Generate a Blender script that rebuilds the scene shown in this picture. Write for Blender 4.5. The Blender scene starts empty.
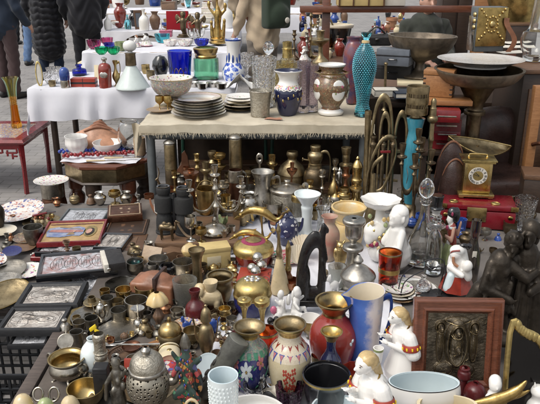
import bpy, bmesh, math, random
import numpy as np
from mathutils import Vector, Matrix, Euler
R = math.radians
rng = random.Random(11)
S = bpy.context.scene
COL = S.collection
# ------------------------------------------------------------------ camera model
CAMZ, PITCH, F, CX, CY = 1.6, R(20), 652.0, 270.0, 202.0
CP, SP = math.cos(PITCH), math.sin(PITCH)
def ray(px, py):
    xc, yc = (px - CX) / F, -(py - CY) / F
    return np.array([xc, CP + yc * SP, -SP + yc * CP])
def at(px, py, z):
    d = ray(px, py); t = (z - CAMZ) / d[2]
    return np.array([t * d[0], t * d[1], z])
def atY(px, py, Y):
    d = ray(px, py); t = Y / d[1]
    return np.array([t * d[0], Y, CAMZ + t * d[2]])
def proj(P):
    x, y, z = P[:, 0], P[:, 1], P[:, 2] - CAMZ
    zc = y * CP - z * SP
    yc = y * SP + z * CP
    return CX + F * x / zc, CY - F * yc / zc, zc
# ------------------------------------------------------------------ materials
MATS = {}
def nmat(name):
    m = bpy.data.materials.new(name); m.use_nodes = True
    nt = m.node_tree; b = nt.nodes['Principled BSDF']
    MATS[name] = m
    return m, nt, b
def coords(nt, scale=(1, 1, 1), rot=(0, 0, 0)):
    tc = nt.nodes.new('ShaderNodeTexCoord'); mp = nt.nodes.new('ShaderNodeMapping')
    mp.inputs['Scale'].default_value = scale; mp.inputs['Rotation'].default_value = rot
    nt.links.new(tc.outputs['Object'], mp.inputs['Vector'])
    return mp.outputs['Vector']
def noise(nt, vec, scale, detail=4, rough=.6, dist=0):
    n = nt.nodes.new('ShaderNodeTexNoise'); n.inputs['Scale'].default_value = scale
    n.inputs['Detail'].default_value = detail; n.inputs['Roughness'].default_value = rough
    n.inputs['Distortion'].default_value = dist
    nt.links.new(vec, n.inputs['Vector']); return n
def ramp(nt, fac, stops, interp='LINEAR'):
    r = nt.nodes.new('ShaderNodeValToRGB'); e = r.color_ramp.elements; r.color_ramp.interpolation = interp
    while len(e) < len(stops): e.new(.5)
    for i, (p, c) in enumerate(stops):
        e[i].position = p; e[i].color = (*c, 1) if len(c) == 3 else c
    nt.links.new(fac, r.inputs[0]); return r.outputs[0]
def mixc(nt, fac, a, b):
    m = nt.nodes.new('ShaderNodeMix'); m.data_type = 'RGBA'
    for sock, v in ((m.inputs[0], fac), (m.inputs[6], a), (m.inputs[7], b)):
        if hasattr(v, 'is_output'): nt.links.new(v, sock)
        elif isinstance(v, (int, float)): sock.default_value = v
        else: sock.default_value = (*v, 1)
    return m.outputs[2]
def bump(nt, b, h, strength, dist=.004):
    n = nt.nodes.new('ShaderNodeBump'); n.inputs['Strength'].default_value = strength
    n.inputs['Distance'].default_value = dist
    nt.links.new(h, n.inputs['Height']); nt.links.new(n.outputs[0], b.inputs['Normal'])
def sc(c, k): return tuple(min(1, max(0, x * k)) for x in c)
def plain(name, col, rough=.5, metal=0, var=.35, scale=30, bmp=.0, col2=None, coat=0, spec=.5, bscale=None, rvar=.12):
    m, nt, b = nmat(name)
    v = coords(nt); n = noise(nt, v, scale, 5)
    c2 = col2 or sc(col, 1 - var)
    cc = ramp(nt, n.outputs[0], [(.34, c2), (.62, col)])
    if metal > .6: # patchy tarnish and dull finger marks
        nb = noise(nt, v, 11, 5, .7, .6); cc = mixc(nt, ramp(nt, nb.outputs[0], [(.50, (0, 0, 0)), (.66, (.75, .75, .75))]), cc, sc(c2, .62))
    nt.links.new(cc, b.inputs['Base Color'])
    b.inputs['Metallic'].default_value = metal
    rr = nt.nodes.new('ShaderNodeMapRange')
    rr.inputs['To Min'].default_value = min(1, rough + rvar); rr.inputs['To Max'].default_value = max(.02, rough - rvar)
    n2 = noise(nt, v, 9 if metal > .6 else scale * 2.3, 6, .7); rr.inputs[1].default_value = .35; rr.inputs[2].default_value = .65; nt.links.new(n2.outputs[0], rr.inputs[0]); nt.links.new(rr.outputs[0], b.inputs['Roughness'])
    b.inputs['Coat Weight'].default_value = coat; b.inputs['Specular IOR Level'].default_value = spec
    if bmp: bump(nt, b, noise(nt, v, bscale or scale * 3, 4).outputs[0], bmp)
    return m
def spots(name, base, cols, scale=90, thr=.38, rough=.2, metal=0, outline=None, base2=None, coat=.3):
    """painted or enamelled decoration: scattered petals of several colours on a ground colour"""
    m, nt, b = nmat(name)
    v = coords(nt)
    dn = noise(nt, v, scale * 1.3, 2)
    mx = nt.nodes.new('ShaderNodeMix'); mx.data_type = 'RGBA'; mx.inputs[0].default_value = .026
    nt.links.new(v, mx.inputs[6]); nt.links.new(dn.outputs['Color'], mx.inputs[7])
    vo = nt.nodes.new('ShaderNodeTexVoronoi'); vo.inputs['Scale'].default_value = scale
    nt.links.new(mx.outputs[2], vo.inputs['Vector'])
    sep = nt.nodes.new('ShaderNodeSeparateColor'); nt.links.new(vo.outputs['Color'], sep.inputs[0])
    k = len(cols)
    pc = ramp(nt, sep.outputs[0], [(i / k, c) for i, c in enumerate(cols)], 'CONSTANT')
    if base2:
        base = ramp(nt, noise(nt, v, scale * .18, 2).outputs[0], [(.45, base), (.55, base2)])
    st = [(0, (1, 1, 1)), (thr, (0, 0, 0))] if not outline else [(0, (1, 1, 1)), (thr, (0, 0, 0))]
    fac = ramp(nt, vo.outputs['Distance'], st, 'CONSTANT')
    c = mixc(nt, fac, base, pc)
    if outline:
        f2 = ramp(nt, vo.outputs['Distance'], [(0, (0, 0, 0)), (thr, (1, 1, 1)), (thr + .07, (0, 0, 0))], 'CONSTANT')
        c = mixc(nt, f2, c, outline)
    nt.links.new(c, b.inputs['Base Color'])
    b.inputs['Roughness'].default_value = rough; b.inputs['Metallic'].default_value = metal
    b.inputs['Coat Weight'].default_value = coat; b.inputs['Coat Roughness'].default_value = .08
    return m
GLASSY = set()
def glass(name, col, rough=.04, tint2=None, ior=1.45, bmp=0, bscale=120, alpha=.0):
    GLASSY.add(name)
    m, nt, b = nmat(name)
    v = coords(nt)
    if tint2: nt.links.new(ramp(nt, noise(nt, v, 14, 2).outputs[0], [(.35, tint2), (.6, col)]), b.inputs['Base Color'])
    else: b.inputs['Base Color'].default_value = (*col, 1)
    b.inputs['Roughness'].default_value = rough; b.inputs['IOR'].default_value = ior
    b.inputs['Transmission Weight'].default_value = 1
    if bmp: 
        vo = nt.nodes.new('ShaderNodeTexVoronoi'); vo.inputs['Scale'].default_value = bscale
        nt.links.new(v, vo.inputs['Vector']); bump(nt, b, vo.outputs['Distance'], bmp)
    return m
def woodm(name, c1, c2, rough=.45, scale=9, stretch=(1, 9, 9), coat=0):
    m, nt, b = nmat(name)
    v = coords(nt, stretch)
    n = noise(nt, v, scale, 6, .65, 1.2)
    w = noise(nt, v, scale * 5, 3)
    c = mixc(nt, .3, ramp(nt, n.outputs[0], [(.3, c2), (.65, c1)]), ramp(nt, w.outputs[0], [(.3, sc(c2, .7)), (.7, c1)]))
    nt.links.new(c, b.inputs['Base Color']); b.inputs['Roughness'].default_value = rough
    b.inputs['Coat Weight'].default_value = coat; b.inputs['Coat Roughness'].default_value = .15
    bump(nt, b, n.outputs[0], .25, .003)
    return m
def clothm(name, c1, c2=None, weave=700, rough=.9, fold=0, var=.12):
    m, nt, b = nmat(name)
    v = coords(nt)
    n = noise(nt, v, 6, 5)
    nt.links.new(ramp(nt, n.outputs[0], [(.35, c2 or sc(c1, 1 - var)), (.65, c1)]), b.inputs['Base Color'])
    b.inputs['Roughness'].default_value = rough; b.inputs['Sheen Weight'].default_value = .15
    b.inputs['Specular IOR Level'].default_value = .2
    w = noise(nt, v, weave, 2); bump(nt, b, w.outputs[0], .35, .003)
    return m
BR, BRO, GO = (.52, .38, .17), (.42, .33, .19), (.66, .44, .13)
plain('brass', BR, .3, 1, .45, 22, .1); plain('brass_old', BRO, .42, 1, .55, 18, .25)
plain('brass_bright', (.62, .46, .2), .27, 1, .25, 16, .04); plain('gold', (.56, .385, .14), .32, 1, .4, 20, .12)
plain('gold_pale', (.66, .50, .20), .34, 1, .35, 25, .15); plain('bronze', (.23, .175, .11), .42, 1, .5, 14, .25)
plain('bronze_dark', (.062, .05, .038), .42, .7, .5, 18, .4, col2=(.03, .024, .018))
plain('pewter', (.47, .44, .39), .36, 1, .5, 20, .2); plain('pewter_dark', (.30, .28, .24), .4, 1, .6, 22, .35)
plain('silver', (.70, .67, .61), .2, 1, .35, 14, .06); plain('silver_worn', (.54, .49, .41), .28, 1, .5, 18, .15)
plain('steel', (.55, .56, .58), .25, 1, .3, 20); plain('bowl_metal', (.26, .21, .155), .45, .7, .4, 16, .2); plain('copper', (.46, .22, .12), .32, 1, .5, 20, .1)
plain('copper_dark', (.22, .1, .06), .35, .9, .5, 14, .1); plain('iron', (.045, .045, .05), .5, .6, .4, 20, .2)
plain('grey_metal', (.16, .175, .18), .5, .4, .25, 12, .1); plain('green_metal', (.02, .075, .05), .4, .1, .3, 10)
m, nt, b = nmat('filigree'); v = coords(nt); vo = nt.nodes.new('ShaderNodeTexVoronoi'); vo.inputs['Scale'].default_value = 92; vo.inputs['Randomness'].default_value = .45
nt.links.new(v, vo.inputs['Vector']); nt.links.new(ramp(nt, vo.outputs['Distance'], [(0, (.02, .018, .015)), (.27, (.03, .026, .02)), (.33, (.40, .36, .29)), (.5, (.33, .30, .24))]), b.inputs['Base Color']); b.inputs['Metallic'].default_value = .8; b.inputs['Roughness'].default_value = .4
bump(nt, b, ramp(nt, vo.outputs['Distance'], [(.2, (0, 0, 0)), (.38, (1, 1, 1))]), 1, .003)
plain('filigree_pale', (.52, .48, .40), .36, .85, .65, 70, .9, col2=(.34, .31, .25), bscale=130)
plain('emboss_silver', (.66, .67, .70), .38, .45, .5, 45, .5, bscale=300, col2=(.4, .4, .42)); plain('emboss_warm', (.66, .61, .55), .38, .45, .55, 38, .5, bscale=300, col2=(.36, .31, .27))
plain('emboss_red', (.66, .66, .69), .38, .4, .4, 30, .5, col2=(.42, .22, .2), bscale=300)
plain('niello', (.13, .12, .11), .45, .5, .4, 60); plain('emboss_bronze', (.17, .14, .10), .36, .85, .65, 40, .5, bscale=300)
plain('white_porc', (.80, .78, .74), .12, 0, .04, 6, coat=.5, rvar=.03); plain('blush_china', (.66, .60, .52), .15, 0, .2, 14, coat=.4, col2=(.52, .36, .30), rvar=.03); plain('cream_porc', (.72, .64, .50), .2, 0, .1, 8, coat=.3)
plain('stoneware', (.52, .50, .47), .3, 0, .2, 9, coat=.2, col2=(.47, .455, .44)); plain('frost_white', (.60, .67, .645), .38, 0, .12, 10, coat=.3); plain('white_bisque', (.72, .71, .68), .55, 0, .08, 15, .15); plain('milk_glass', (.74, .80, .80), .1, 0, .05, 5, coat=.6, rvar=.03)
plain('ice_blue', (.62, .71, .74), .15, 0, .1, 6, coat=.5); plain('bone', (.66, .53, .32), .35, 0, .3, 14, .05); plain('onyx', (.66, .46, .18), .22, 0, .3, 16, coat=.4, col2=(.6, .5, .32))
plain('onyx_green', (.36, .42, .2), .2, 0, .4, 30, coat=.4); plain('blonde', (.58, .42, .2), .3, 0, .25, 40, .2, coat=.2)
plain('black_gloss', (.012, .012, .014), .1, 0, .3, 8, coat=.6, rvar=.04); plain('black_matte', (.018, .018, .02), .5, 0, .3, 20, .15)
plain('black_plastic', (.014, .015, .017), .38, 0, .2, 20, .05); plain('rubber', (.02, .02, .02), .7, 0, .2, 60, .4, bscale=400)
plain('leather_dark', (.055, .028, .022), .36, 0, .5, 16, .4, bscale=160); plain('leather_black', (.022, .02, .02), .42, 0, .4, 20, .5, bscale=200)
plain('leather_tan', (.30, .13, .07), .4, 0, .4, 14, .35); plain('red_paint', (.22, .016, .02), .3, 0, .4, 12, coat=.2)
plain('red_lacquer', (.20, .008, .016), .28, 0, .3, 8, coat=.3); plain('red_glaze', (.27, .035, .022), .12, 0, .45, 22, coat=.6, rvar=.04)
plain('maroon', (.12, .018, .02), .3, 0, .4, 14); plain('pale_rose', (.42, .20, .18), .5, 0, .3, 40); plain('petal_white', (.50, .54, .56), .2, 0, .2, 60, coat=.3); plain('petal_pink', (.45, .16, .18), .2, 0, .3, 60, coat=.3); plain('enamel_green', (.06, .24, .14), .2, 0, .4, 50, coat=.3); plain('enamel_blue', (.04, .09, .34), .2, 0, .3, 50, coat=.3); plain('aqua_glint_stud', (.13, .50, .62), .12, 0, .15, 20, coat=.6); plain('magenta', (.27, .03, .08), .3, 0, .2, 30); plain('red_card', (.36, .05, .03), .4, 0, .15, 10)
plain('navy_glaze', (.012, .016, .06), .1, 0, .3, 10, coat=.6, rvar=.03); plain('blue_glaze', (.03, .08, .33), .15, 0, .5, 16, coat=.5)
m, nt, b = nmat('blue_wash'); v = coords(nt); sx_ = nt.nodes.new('ShaderNodeSeparateXYZ'); nt.links.new(v, sx_.inputs[0]); nz = noise(nt, v, 16, 4)
ad = nt.nodes.new('ShaderNodeMath'); ad.operation = 'MULTIPLY_ADD'; nt.links.new(nz.outputs[0], ad.inputs[0]); ad.inputs[1].default_value = .09; nt.links.new(sx_.outputs[0], ad.inputs[2])
nt.links.new(ramp(nt, ad.outputs[0], [(.0, (.05, .11, .40)), (.035, (.09, .17, .46)), (.062, (.58, .52, .52)), (.085, (.60, .53, .50)), (.1, (.30, .36, .54))]), b.inputs['Base Color']); b.inputs['Roughness'].default_value = .15; b.inputs['Coat Weight'].default_value = .4
plain('ochre_dark', (.3, .2, .1), .4); plain('grey_slate', (.13, .145, .17), .5, 0, .3, 10)
plain('grey_horn', (.10, .10, .085), .42, 0, .5, 20, .4, col2=(.035, .033, .03)); plain('horn_cut', (.22, .22, .19), .5, 0, .3, 25, .2)
plain('bark', (.05, .045, .04), .6, 0, .6, 30, 1.0); plain('paper', (.66, .62, .54), .8, 0, .15, 15, .1); plain('card_cream', (.70, .60, .40), .7, 0, .15, 12)
plain('icon_ochre', (.46, .30, .13), .5, 0, .4, 30); plain('icon_robe', (.30, .33, .42), .5, 0, .4, 40, col2=(.1, .14, .3)); plain('card_yellow', (.62, .47, .20), .6, 0, .2, 12, .1); plain('ebony', (.016, .014, .013), .3, 0, .4, 20, .15); plain('stone_vase', (.38, .30, .22), .4, 0, .5, 14, .1, col2=(.4, .16, .12))
plain('yellow_plastic', (.80, .58, .02), .4, 0, .05, 10); plain('tan_shell', (.52, .26, .15), .4, 0, .45, 14, .3); plain('terracotta', (.40, .19, .10), .6, 0, .3, 14)
plain('pink_glaze', (.58, .15, .25), .2, 0, .3, 20); plain('skin', (.52, .30, .22), .5, 0, .12, 10); plain('purple_glaze', (.20, .05, .045), .25, 0, .6, 18, coat=.4, col2=(.05, .05, .12))
plain('blue_plastic', (.02, .1, .55), .3, 0, .2, 10); plain('teal_glass_solid', (.045, .25, .33), .15, 0, .3, 12, coat=.5); plain('olive', (.05, .055, .03), .5, 0, .3, 12)
plain('hair_dark', (.03, .02, .015), .5, 0, .4, 40, .3); plain('hair_grey', (.25, .23, .21), .5, 0, .4, 40, .3)
plain('bead_blue', (.012, .04, .3), .15, 0, .2, 20, coat=.5); plain('bead_red', (.28, .015, .02), .2, 0, .3, 20, coat=.4)
spots('imari', (.74, .71, .67), [(.42, .12, .09), (.09, .1, .26), (.5, .28, .2), (.16, .18, .32), (.7, .66, .6), (.7, .66, .6)], 62, .46, base2=(.66, .57, .52))
spots('floral_white', (.76, .73, .68), [(.5, .1, .2), (.15, .3, .08), (.55, .3, .1), (.3, .1, .3)], 60, .3)
spots('floral_band', (.72, .66, .6), [(.55, .12, .22), (.2, .35, .12), (.6, .35, .1), (.12, .14, .45)], 90, .5)
spots('famille', (.33, .31, .26), [(.36, .14, .12), (.17, .26, .18), (.42, .33, .19), (.2, .17, .26), (.55, .51, .45)], 120, .5)
spots('cloiso_blue', (.012, .015, .11), [(.014, .02, .13), (.02, .03, .16), (.012, .012, .09)], 160, .42, outline=(.05, .05, .10))
spots('cloiso_neck', (.09, .26, .18), [(.28, .06, .14), (.4, .36, .22), (.05, .08, .22), (.36, .2, .24)], 260, .5, outline=(.3, .26, .12))
spots('cloiso_cream', (.50, .43, .29), [(.44, .38, .25), (.52, .46, .32)], 260, .38, outline=(.36, .28, .13))
spots('cloiso_band', (.62, .55, .42), [(.5, .46, .38), (.44, .40, .36), (.5, .38, .34)], 260, .42, outline=(.42, .34, .18))
spots('cloiso_red', (.27, .03, .022), [(.30, .04, .03), (.25, .025, .02)], 200, .35)
spots('tartan', (.45, .05, .05), [(.55, .5, .45), (.3, .03, .05), (.1, .1, .3)], 60, .55, rough=.8, coat=0)
spots('purple_lights', (.2, .03, .02), [(.25, .05, .03), (.12, .03, .04), (.08, .04, .1)], 26, .55, base2=(.1, .03, .06))
spots('trinkets', (.2, .14, .08), [(.4, .12, .05), (.5, .42, .3), (.08, .06, .04), (.3, .2, .06), (.15, .1, .2)], 75, .55, rough=.4)
spots('deity', (.03, .055, .045), [(.4, .08, .04), (.5, .25, .06), (.05, .15, .08), (.08, .08, .2), (.35, .06, .06)], 45, .42, base2=(.015, .02, .02), rough=.3)
spots('mosaic', (.42, .30, .2), [(.08, .1, .4), (.6, .56, .48), (.5, .25, .1)], 90, .5)
spots('blue_white', (.74, .75, .77), [(.04, .09, .42), (.08, .14, .5), (.2, .28, .6)], 34, .52)
spots('brown_plate', (.20, .12, .07), [(.1, .05, .03), (.36, .28, .15), (.24, .1, .05), (.1, .12, .07)], 120, .5)
spots('shell_floral', (.60, .52, .45), [(.5, .08, .12), (.06, .28, .15), (.55, .3, .25)], 65, .55)
spots('teapot_navy', (.03, .035, .09), [(.6, .6, .62), (.1, .12, .25)], 40, .28)
glass('glass', (.96, .97, .96), .03); glass('crystal', (.97, .97, .97), .06, bmp=.9, bscale=75); glass('frosted', (.90, .93, .90), .45, bmp=.4, bscale=160)
glass('glass_yellow', (.93, .86, .6), .1, bmp=.5, bscale=80); glass('glass_aqua', (.22, .74, .86), .12, bmp=0); glass('glass_blue_lamp', (.16, .68, .82), .14, tint2=(.12, .6, .72))
glass('glass_cobalt', (.05, .09, .66), .08); glass('glass_green', (.45, .80, .60), .08); glass('glass_red', (.70, .06, .03), .08, tint2=(.8, .25, .05)); glass('glass_lilac', (.80, .74, .82), .08, bmp=.4)
glass('glass_purple', (.30, .12, .26), .08, bmp=.6); glass('glass_pink', (.80, .22, .45), .08); glass('glass_emerald', (.05, .62, .35), .08); glass('glass_smoke', (.25, .22, .2), .1); glass('glass_amber', (.85, .42, .06), .06)
glass('glass_teal', (.25, .75, .85), .06)
woodm('wood_dark', (.055, .032, .02), (.02, .012, .009)); woodm('wood_brown', (.16, .085, .045), (.07, .035, .02)); woodm('wood_red', (.19, .065, .035), (.08, .028, .016), .25, coat=.3)
woodm('wood_orange', (.38, .18, .07), (.22, .09, .03)); woodm('wood_pale', (.42, .31, .2), (.28, .19, .12)); woodm('wood_mid', (.22, .13, .075), (.1, .055, .032)); woodm('wood_bench', (.13, .10, .085), (.05, .04, .035), .7)
clothm('cloth_white', (.70, .70, .74), (.64, .64, .69)); clothm('burlap', (.56, .50, .385), (.42, .36, .26), 420); clothm('blanket', (.15, .125, .105), (.08, .065, .055), 300)
clothm('felt_grey', (.17, .15, .135), (.10, .09, .08), 300); clothm('wool_black', (.016, .016, .02)); clothm('puffer_black', (.013, .013, .017), weave=200, rough=.45)
clothm('denim', (.13, .21, .36), (.08, .13, .24)); clothm('denim_dark', (.02, .03, .055)); clothm('trouser_brown', (.07, .045, .045)); clothm('beige_cloth', (.50, .40, .28), (.40, .31, .22)); clothm('trouser_grey', (.17, .145, .12))
clothm('backpack_green', (.03, .045, .03)); clothm('jacket_olive', (.05, .055, .045), (.03, .032, .028)); clothm('shade_backdrop', (.11, .08, .06), (.06, .045, .035)); clothm('navy_cloth', (.025, .035, .055)); clothm('red_velvet', (.25, .008, .015)); clothm('burlap_red', (.42, .2, .12))
# ------------------------------------------------------------------ geometry, every function returns (verts, faces)
def merge(*vfs):
    V, Fc, k = [], [], 0
    for v, f in vfs:
        V.append(np.asarray(v, float)); Fc += [tuple(i + k for i in q) for q in f]; k += len(v)
    return np.vstack(V), Fc
def mv(vf, t=(0, 0, 0), s=(1, 1, 1), r=(0, 0, 0)):
    M = np.array(Euler(r).to_matrix())
    return (np.asarray(vf[0], float) * np.array(s)) @ M.T + np.array(t), vf[1]
def catmull(P, k=4):
    P = [np.array(p, float) for p in P]; out = []
    n = len(P)
    for i in range(n - 1):
        a, b, c, d = P[max(0, i - 1)], P[i], P[i + 1], P[min(n - 1, i + 2)]
        for j in range(k):
            t = j / k
            out.append(.5 * ((2 * b) + (c - a) * t + (2 * a - 5 * b + 4 * c - d) * t * t + (3 * b - a - 3 * c + d) * t ** 3))
    out.append(P[-1]); return out
def prof(s, k=3):
    """'26,0 25,3! 34,12' -> smooth outline in hundredths, ! marks a sharp corner"""
    seg, segs = [(0., 0.)], []
    first = True
    for tok in s.split():
        sharp = tok.endswith('!'); a, b = tok.rstrip('!').split(',')
        p = (float(a) / 100, float(b) / 100)
        if first and p[1] == 0: segs.append([(0, 0), p]); seg = [p]; first = False; continue
        if first: seg = [(0, p[1]), p]; first = False; continue
        seg.append(p)
        if sharp: segs.append(seg); seg = [p]
    if len(seg) > 1: segs.append(seg)
    out = []
    for sg in segs:
        q = catmull(sg, k) if len(sg) > 2 else [np.array(x) for x in sg]
        out += q if not out else q[1:]
    return [(max(0, float(x[0])), float(x[1])) for x in out]
def lathe(pts, n=28, lobes=0, amp=0, twist=0):
    V, Fc = [], []
    for r, z in pts:
        for j in range(n):
            a = 2 * math.pi * j / n
            q = r * (1 + amp * math.cos(lobes * (a + twist * z))) if lobes else r
            V.append((q * math.cos(a), q * math.sin(a), z))
    for i in range(len(pts) - 1):
        for j in range(n):
            a, b = i * n + j, i * n + (j + 1) % n
            Fc.append((a, b, b + n, a + n))
    return np.array(V), Fc
def ball(c=(0, 0, 0), r=(1, 1, 1), n=16):
    if not hasattr(r, '__len__'): r = (r, r, r)
    k = max(6, n // 2)
    p = [(math.sin(math.pi * i / k), -math.cos(math.pi * i / k)) for i in range(k + 1)]
    v, f = lathe([(max(a, 1e-4), b) for a, b in p], n)
    f.append(tuple(range(n))[::-1]); f.append(tuple(range(k * n, k * n + n)))
    return v * np.array(r) + np.array(c), f
def cap(p0, p1, r0, r1=None, n=12):
    p0, p1 = np.array(p0, float), np.array(p1, float); r1 = r0 if r1 is None else r1
    L = np.linalg.norm(p1 - p0)
    pr = [(max(1e-4, r0 * math.sin(t)), -r0 * math.cos(t)) for t in np.linspace(0, math.pi / 2, 5)]
    pr += [(max(1e-4, r1 * math.cos(t)), L + r1 * math.sin(t)) for t in np.linspace(0, math.pi / 2, 5)]
    v, f = lathe(pr, n); f.append(tuple(range(n))[::-1]); m = len(pr) - 1; f.append(tuple(range(m * n, m * n + n)))
    q = Vector((0, 0, 1)).rotation_difference(Vector(p1 - p0)) if L > 1e-6 else Vector((0, 0, 1)).rotation_difference(Vector((0, 0, 1)))
    return v @ np.array(q.to_matrix()).T + p0, f
def box(c=(0, 0, .5), s=(1, 1, 1), bev=.03, seg=2):
    bm = bmesh.new(); bmesh.ops.create_cube(bm, size=1)
    for v in bm.verts: v.co = Vector((v.co.x * s[0] + c[0], v.co.y * s[1] + c[1], v.co.z * s[2] + c[2]))
    if bev: bmesh.ops.bevel(bm, geom=bm.edges[:], offset=bev * min(s) if bev < .5 else .01, segments=seg, affect='EDGES', profile=.5)
    bm.verts.ensure_lookup_table()
    V = np.array([v.co[:] for v in bm.verts]); Fc = [tuple(v.index for v in f.verts) for f in bm.faces]; bm.free()
    return V, Fc
def tube(path, r, n=8, k=4, closed=False):
    P = [np.array(p, float) for p in path]
    if closed:
        q = catmull([P[-1]] + P + P[:2], k)[k:-k - 1]
    else: q = catmull(P, k) if len(P) > 2 and k > 1 else P
    m = len(q)
    rr = np.interp(np.linspace(0, 1, m), np.linspace(0, 1, len(r)), r) if hasattr(r, '__len__') else [r] * m
    V, Fc = [], []
    prev = None
    for i in range(m):
        t = q[(i + 1) % m] - q[i - 1] if closed else q[min(i + 1, m - 1)] - q[max(i - 1, 0)]
        t = t / (np.linalg.norm(t) + 1e-9)
        if prev is None: prev = np.cross(t, (0, 0, 1)) if abs(t[2]) < .9 else np.cross(t, (0, 1, 0))
        a = prev - t * np.dot(prev, t); a /= np.linalg.norm(a) + 1e-9; b = np.cross(t, a); prev = a
        for j in range(n):
            an = 2 * math.pi * j / n; V.append(q[i] + rr[i] * (a * math.cos(an) + b * math.sin(an)))
    for i in range(m if closed else m - 1):
        for j in range(n):
            a0, a1 = i * n + j, i * n + (j + 1) % n; b0, b1 = ((i + 1) % m) * n + j, ((i + 1) % m) * n + (j + 1) % n
            Fc.append((a0, a1, b1, b0))
    if not closed: Fc.append(tuple(range(n))[::-1]); Fc.append(tuple(range((m - 1) * n, m * n)))
    return np.array(V), Fc
def prism(poly, y0, y1):
    """outline in x,z extruded along y"""
    n = len(poly)
    V = [(x, y0, z) for x, z in poly] + [(x, y1, z) for x, z in poly]
    Fc = [tuple(range(n)), tuple(range(2 * n - 1, n - 1, -1))] + [(i, i + n, (i + 1) % n + n, (i + 1) % n) for i in range(n)]
    return np.array(V, float), Fc
def grid(nx, ny, fn):
    V = [fn(i / nx, j / ny) for j in range(ny + 1) for i in range(nx + 1)]
    Fc = [(j * (nx + 1) + i, j * (nx + 1) + i + 1, (j + 1) * (nx + 1) + i + 1, (j + 1) * (nx + 1) + i) for j in range(ny) for i in range(nx)]
    return np.array(V, float), Fc
def slab(nx, ny, fn, t):
    """a sheet with thickness t (downwards)"""
    v, f = grid(nx, ny, fn); n = len(v)
    v2 = v - np.array((0, 0, t)); f2 = [tuple(i + n for i in q[::-1]) for q in f]
    rim = [i for i in range(nx + 1)] + [j * (nx + 1) + nx for j in range(1, ny + 1)] + [ny * (nx + 1) + i for i in range(nx - 1, -1, -1)] + [j * (nx + 1) for j in range(ny - 1, 0, -1)]
    side = [(rim[k - 1] + 0, rim[k - 1] + n, rim[k] + n, rim[k]) for k in range(len(rim))]
    return np.vstack([v, v2]), f + f2 + side
def rectring(w, h, pf):
    """picture-frame moulding: pf = [(inset, z)...] swept round a w x h rectangle"""
    V, Fc = [], []
    for d, z in pf:
        a, b = w / 2 - d, h / 2 - d
        V += [(-a, -b, z), (a, -b, z), (a, b, z), (-a, b, z)]
    m = len(pf)
    for i in range(m):
        for j in range(4):
            k = (i + 1) % m
            Fc.append((i * 4 + j, i * 4 + (j + 1) % 4, k * 4 + (j + 1) % 4, k * 4 + j))
    return np.array(V), Fc
def sculpt(prims, vox=.022, it=4):
    me = bpy.data.meshes.new('t'); v, f = merge(*prims); me.from_pydata(v.tolist(), [], f); me.update()
    o = bpy.data.objects.new('t', me); COL.objects.link(o)
    md = o.modifiers.new('r', 'REMESH'); md.mode = 'VOXEL'; md.voxel_size = vox
    if it: sm = o.modifiers.new('s', 'SMOOTH'); sm.factor = .5; sm.iterations = it
    ev = o.evaluated_get(bpy.context.evaluated_depsgraph_get()); m2 = ev.to_mesh()
    V = np.array([x.co[:] for x in m2.vertices]); Fc = [tuple(p.vertices) for p in m2.polygons]
    ev.to_mesh_clear(); bpy.data.objects.remove(o); bpy.data.meshes.remove(me)
    return V, Fc
def textm(s, size):
    cu = bpy.data.curves.new('t', 'FONT'); cu.body = s; cu.size = size; cu.align_x = 'CENTER'; cu.align_y = 'CENTER'; cu.extrude = size * .03
    o = bpy.data.objects.new('t', cu); COL.objects.link(o)
    ev = o.evaluated_get(bpy.context.evaluated_depsgraph_get()); m2 = ev.to_mesh()
    V = np.array([x.co[:] for x in m2.vertices]); Fc = [tuple(p.vertices) for p in m2.polygons]
    ev.to_mesh_clear(); bpy.data.objects.remove(o); bpy.data.curves.remove(cu)
    return V, Fc
# ------------------------------------------------------------------ things
class Th:
    def __init__(s): s.parts = []
    def add(s, name, vf, mat, par=None, label=None):
        s.parts.append([name, np.asarray(vf[0], float), vf[1], mat, par, label]); return len(s.parts) - 1
def mesh_obj(name, V, Fc, mat, loc=(0, 0, 0), parent=None, ang=38):
    me = bpy.data.meshes.new(name); me.from_pydata(np.asarray(V).tolist(), [], Fc)
    bm = bmesh.new(); bm.from_mesh(me)
    if mat in GLASSY: bmesh.ops.remove_doubles(bm, verts=bm.verts, dist=1e-6)
    bmesh.ops.recalc_face_normals(bm, faces=bm.faces); bm.to_mesh(me); bm.free()
    me.update(); me.shade_smooth(); me.set_sharp_from_angle(angle=R(ang))
    me.materials.append(MATS[mat])
    o = bpy.data.objects.new(name, me); COL.objects.link(o); o.location = loc
    if parent: o.parent = parent
    return o
def tag(o, label=None, cat=None, group=None, kind=None):
    if label: o['label'] = label
    if cat: o['category'] = cat
    if group: o['group'] = group
    if kind: o['kind'] = kind
    return o
def emit(th, name, label, cat, loc, group=None, kind=None):
    """link a thing whose parts are already in metres relative to loc"""
    if len(th.parts) == 1:
        p = th.parts[0]; o = mesh_obj(name, p[1], p[2], p[3], loc); return tag(o, label, cat, group, kind)
    root = bpy.data.objects.new(name, None); root.empty_display_size = .05; COL.objects.link(root); root.location = loc
    tag(root, label, cat, group, kind); made = []
    for pn, V, Fc, mt, par, lb in th.parts:
        o = mesh_obj(pn, V, Fc, mt, (0, 0, 0), made[par] if par is not None else root)
        if lb: o['label'] = lb
        made.append(o)
    return root
LASTTOP = [0, 0, 0]
FOOT = []   # what already stands where: x, y, radius, level, name
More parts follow.
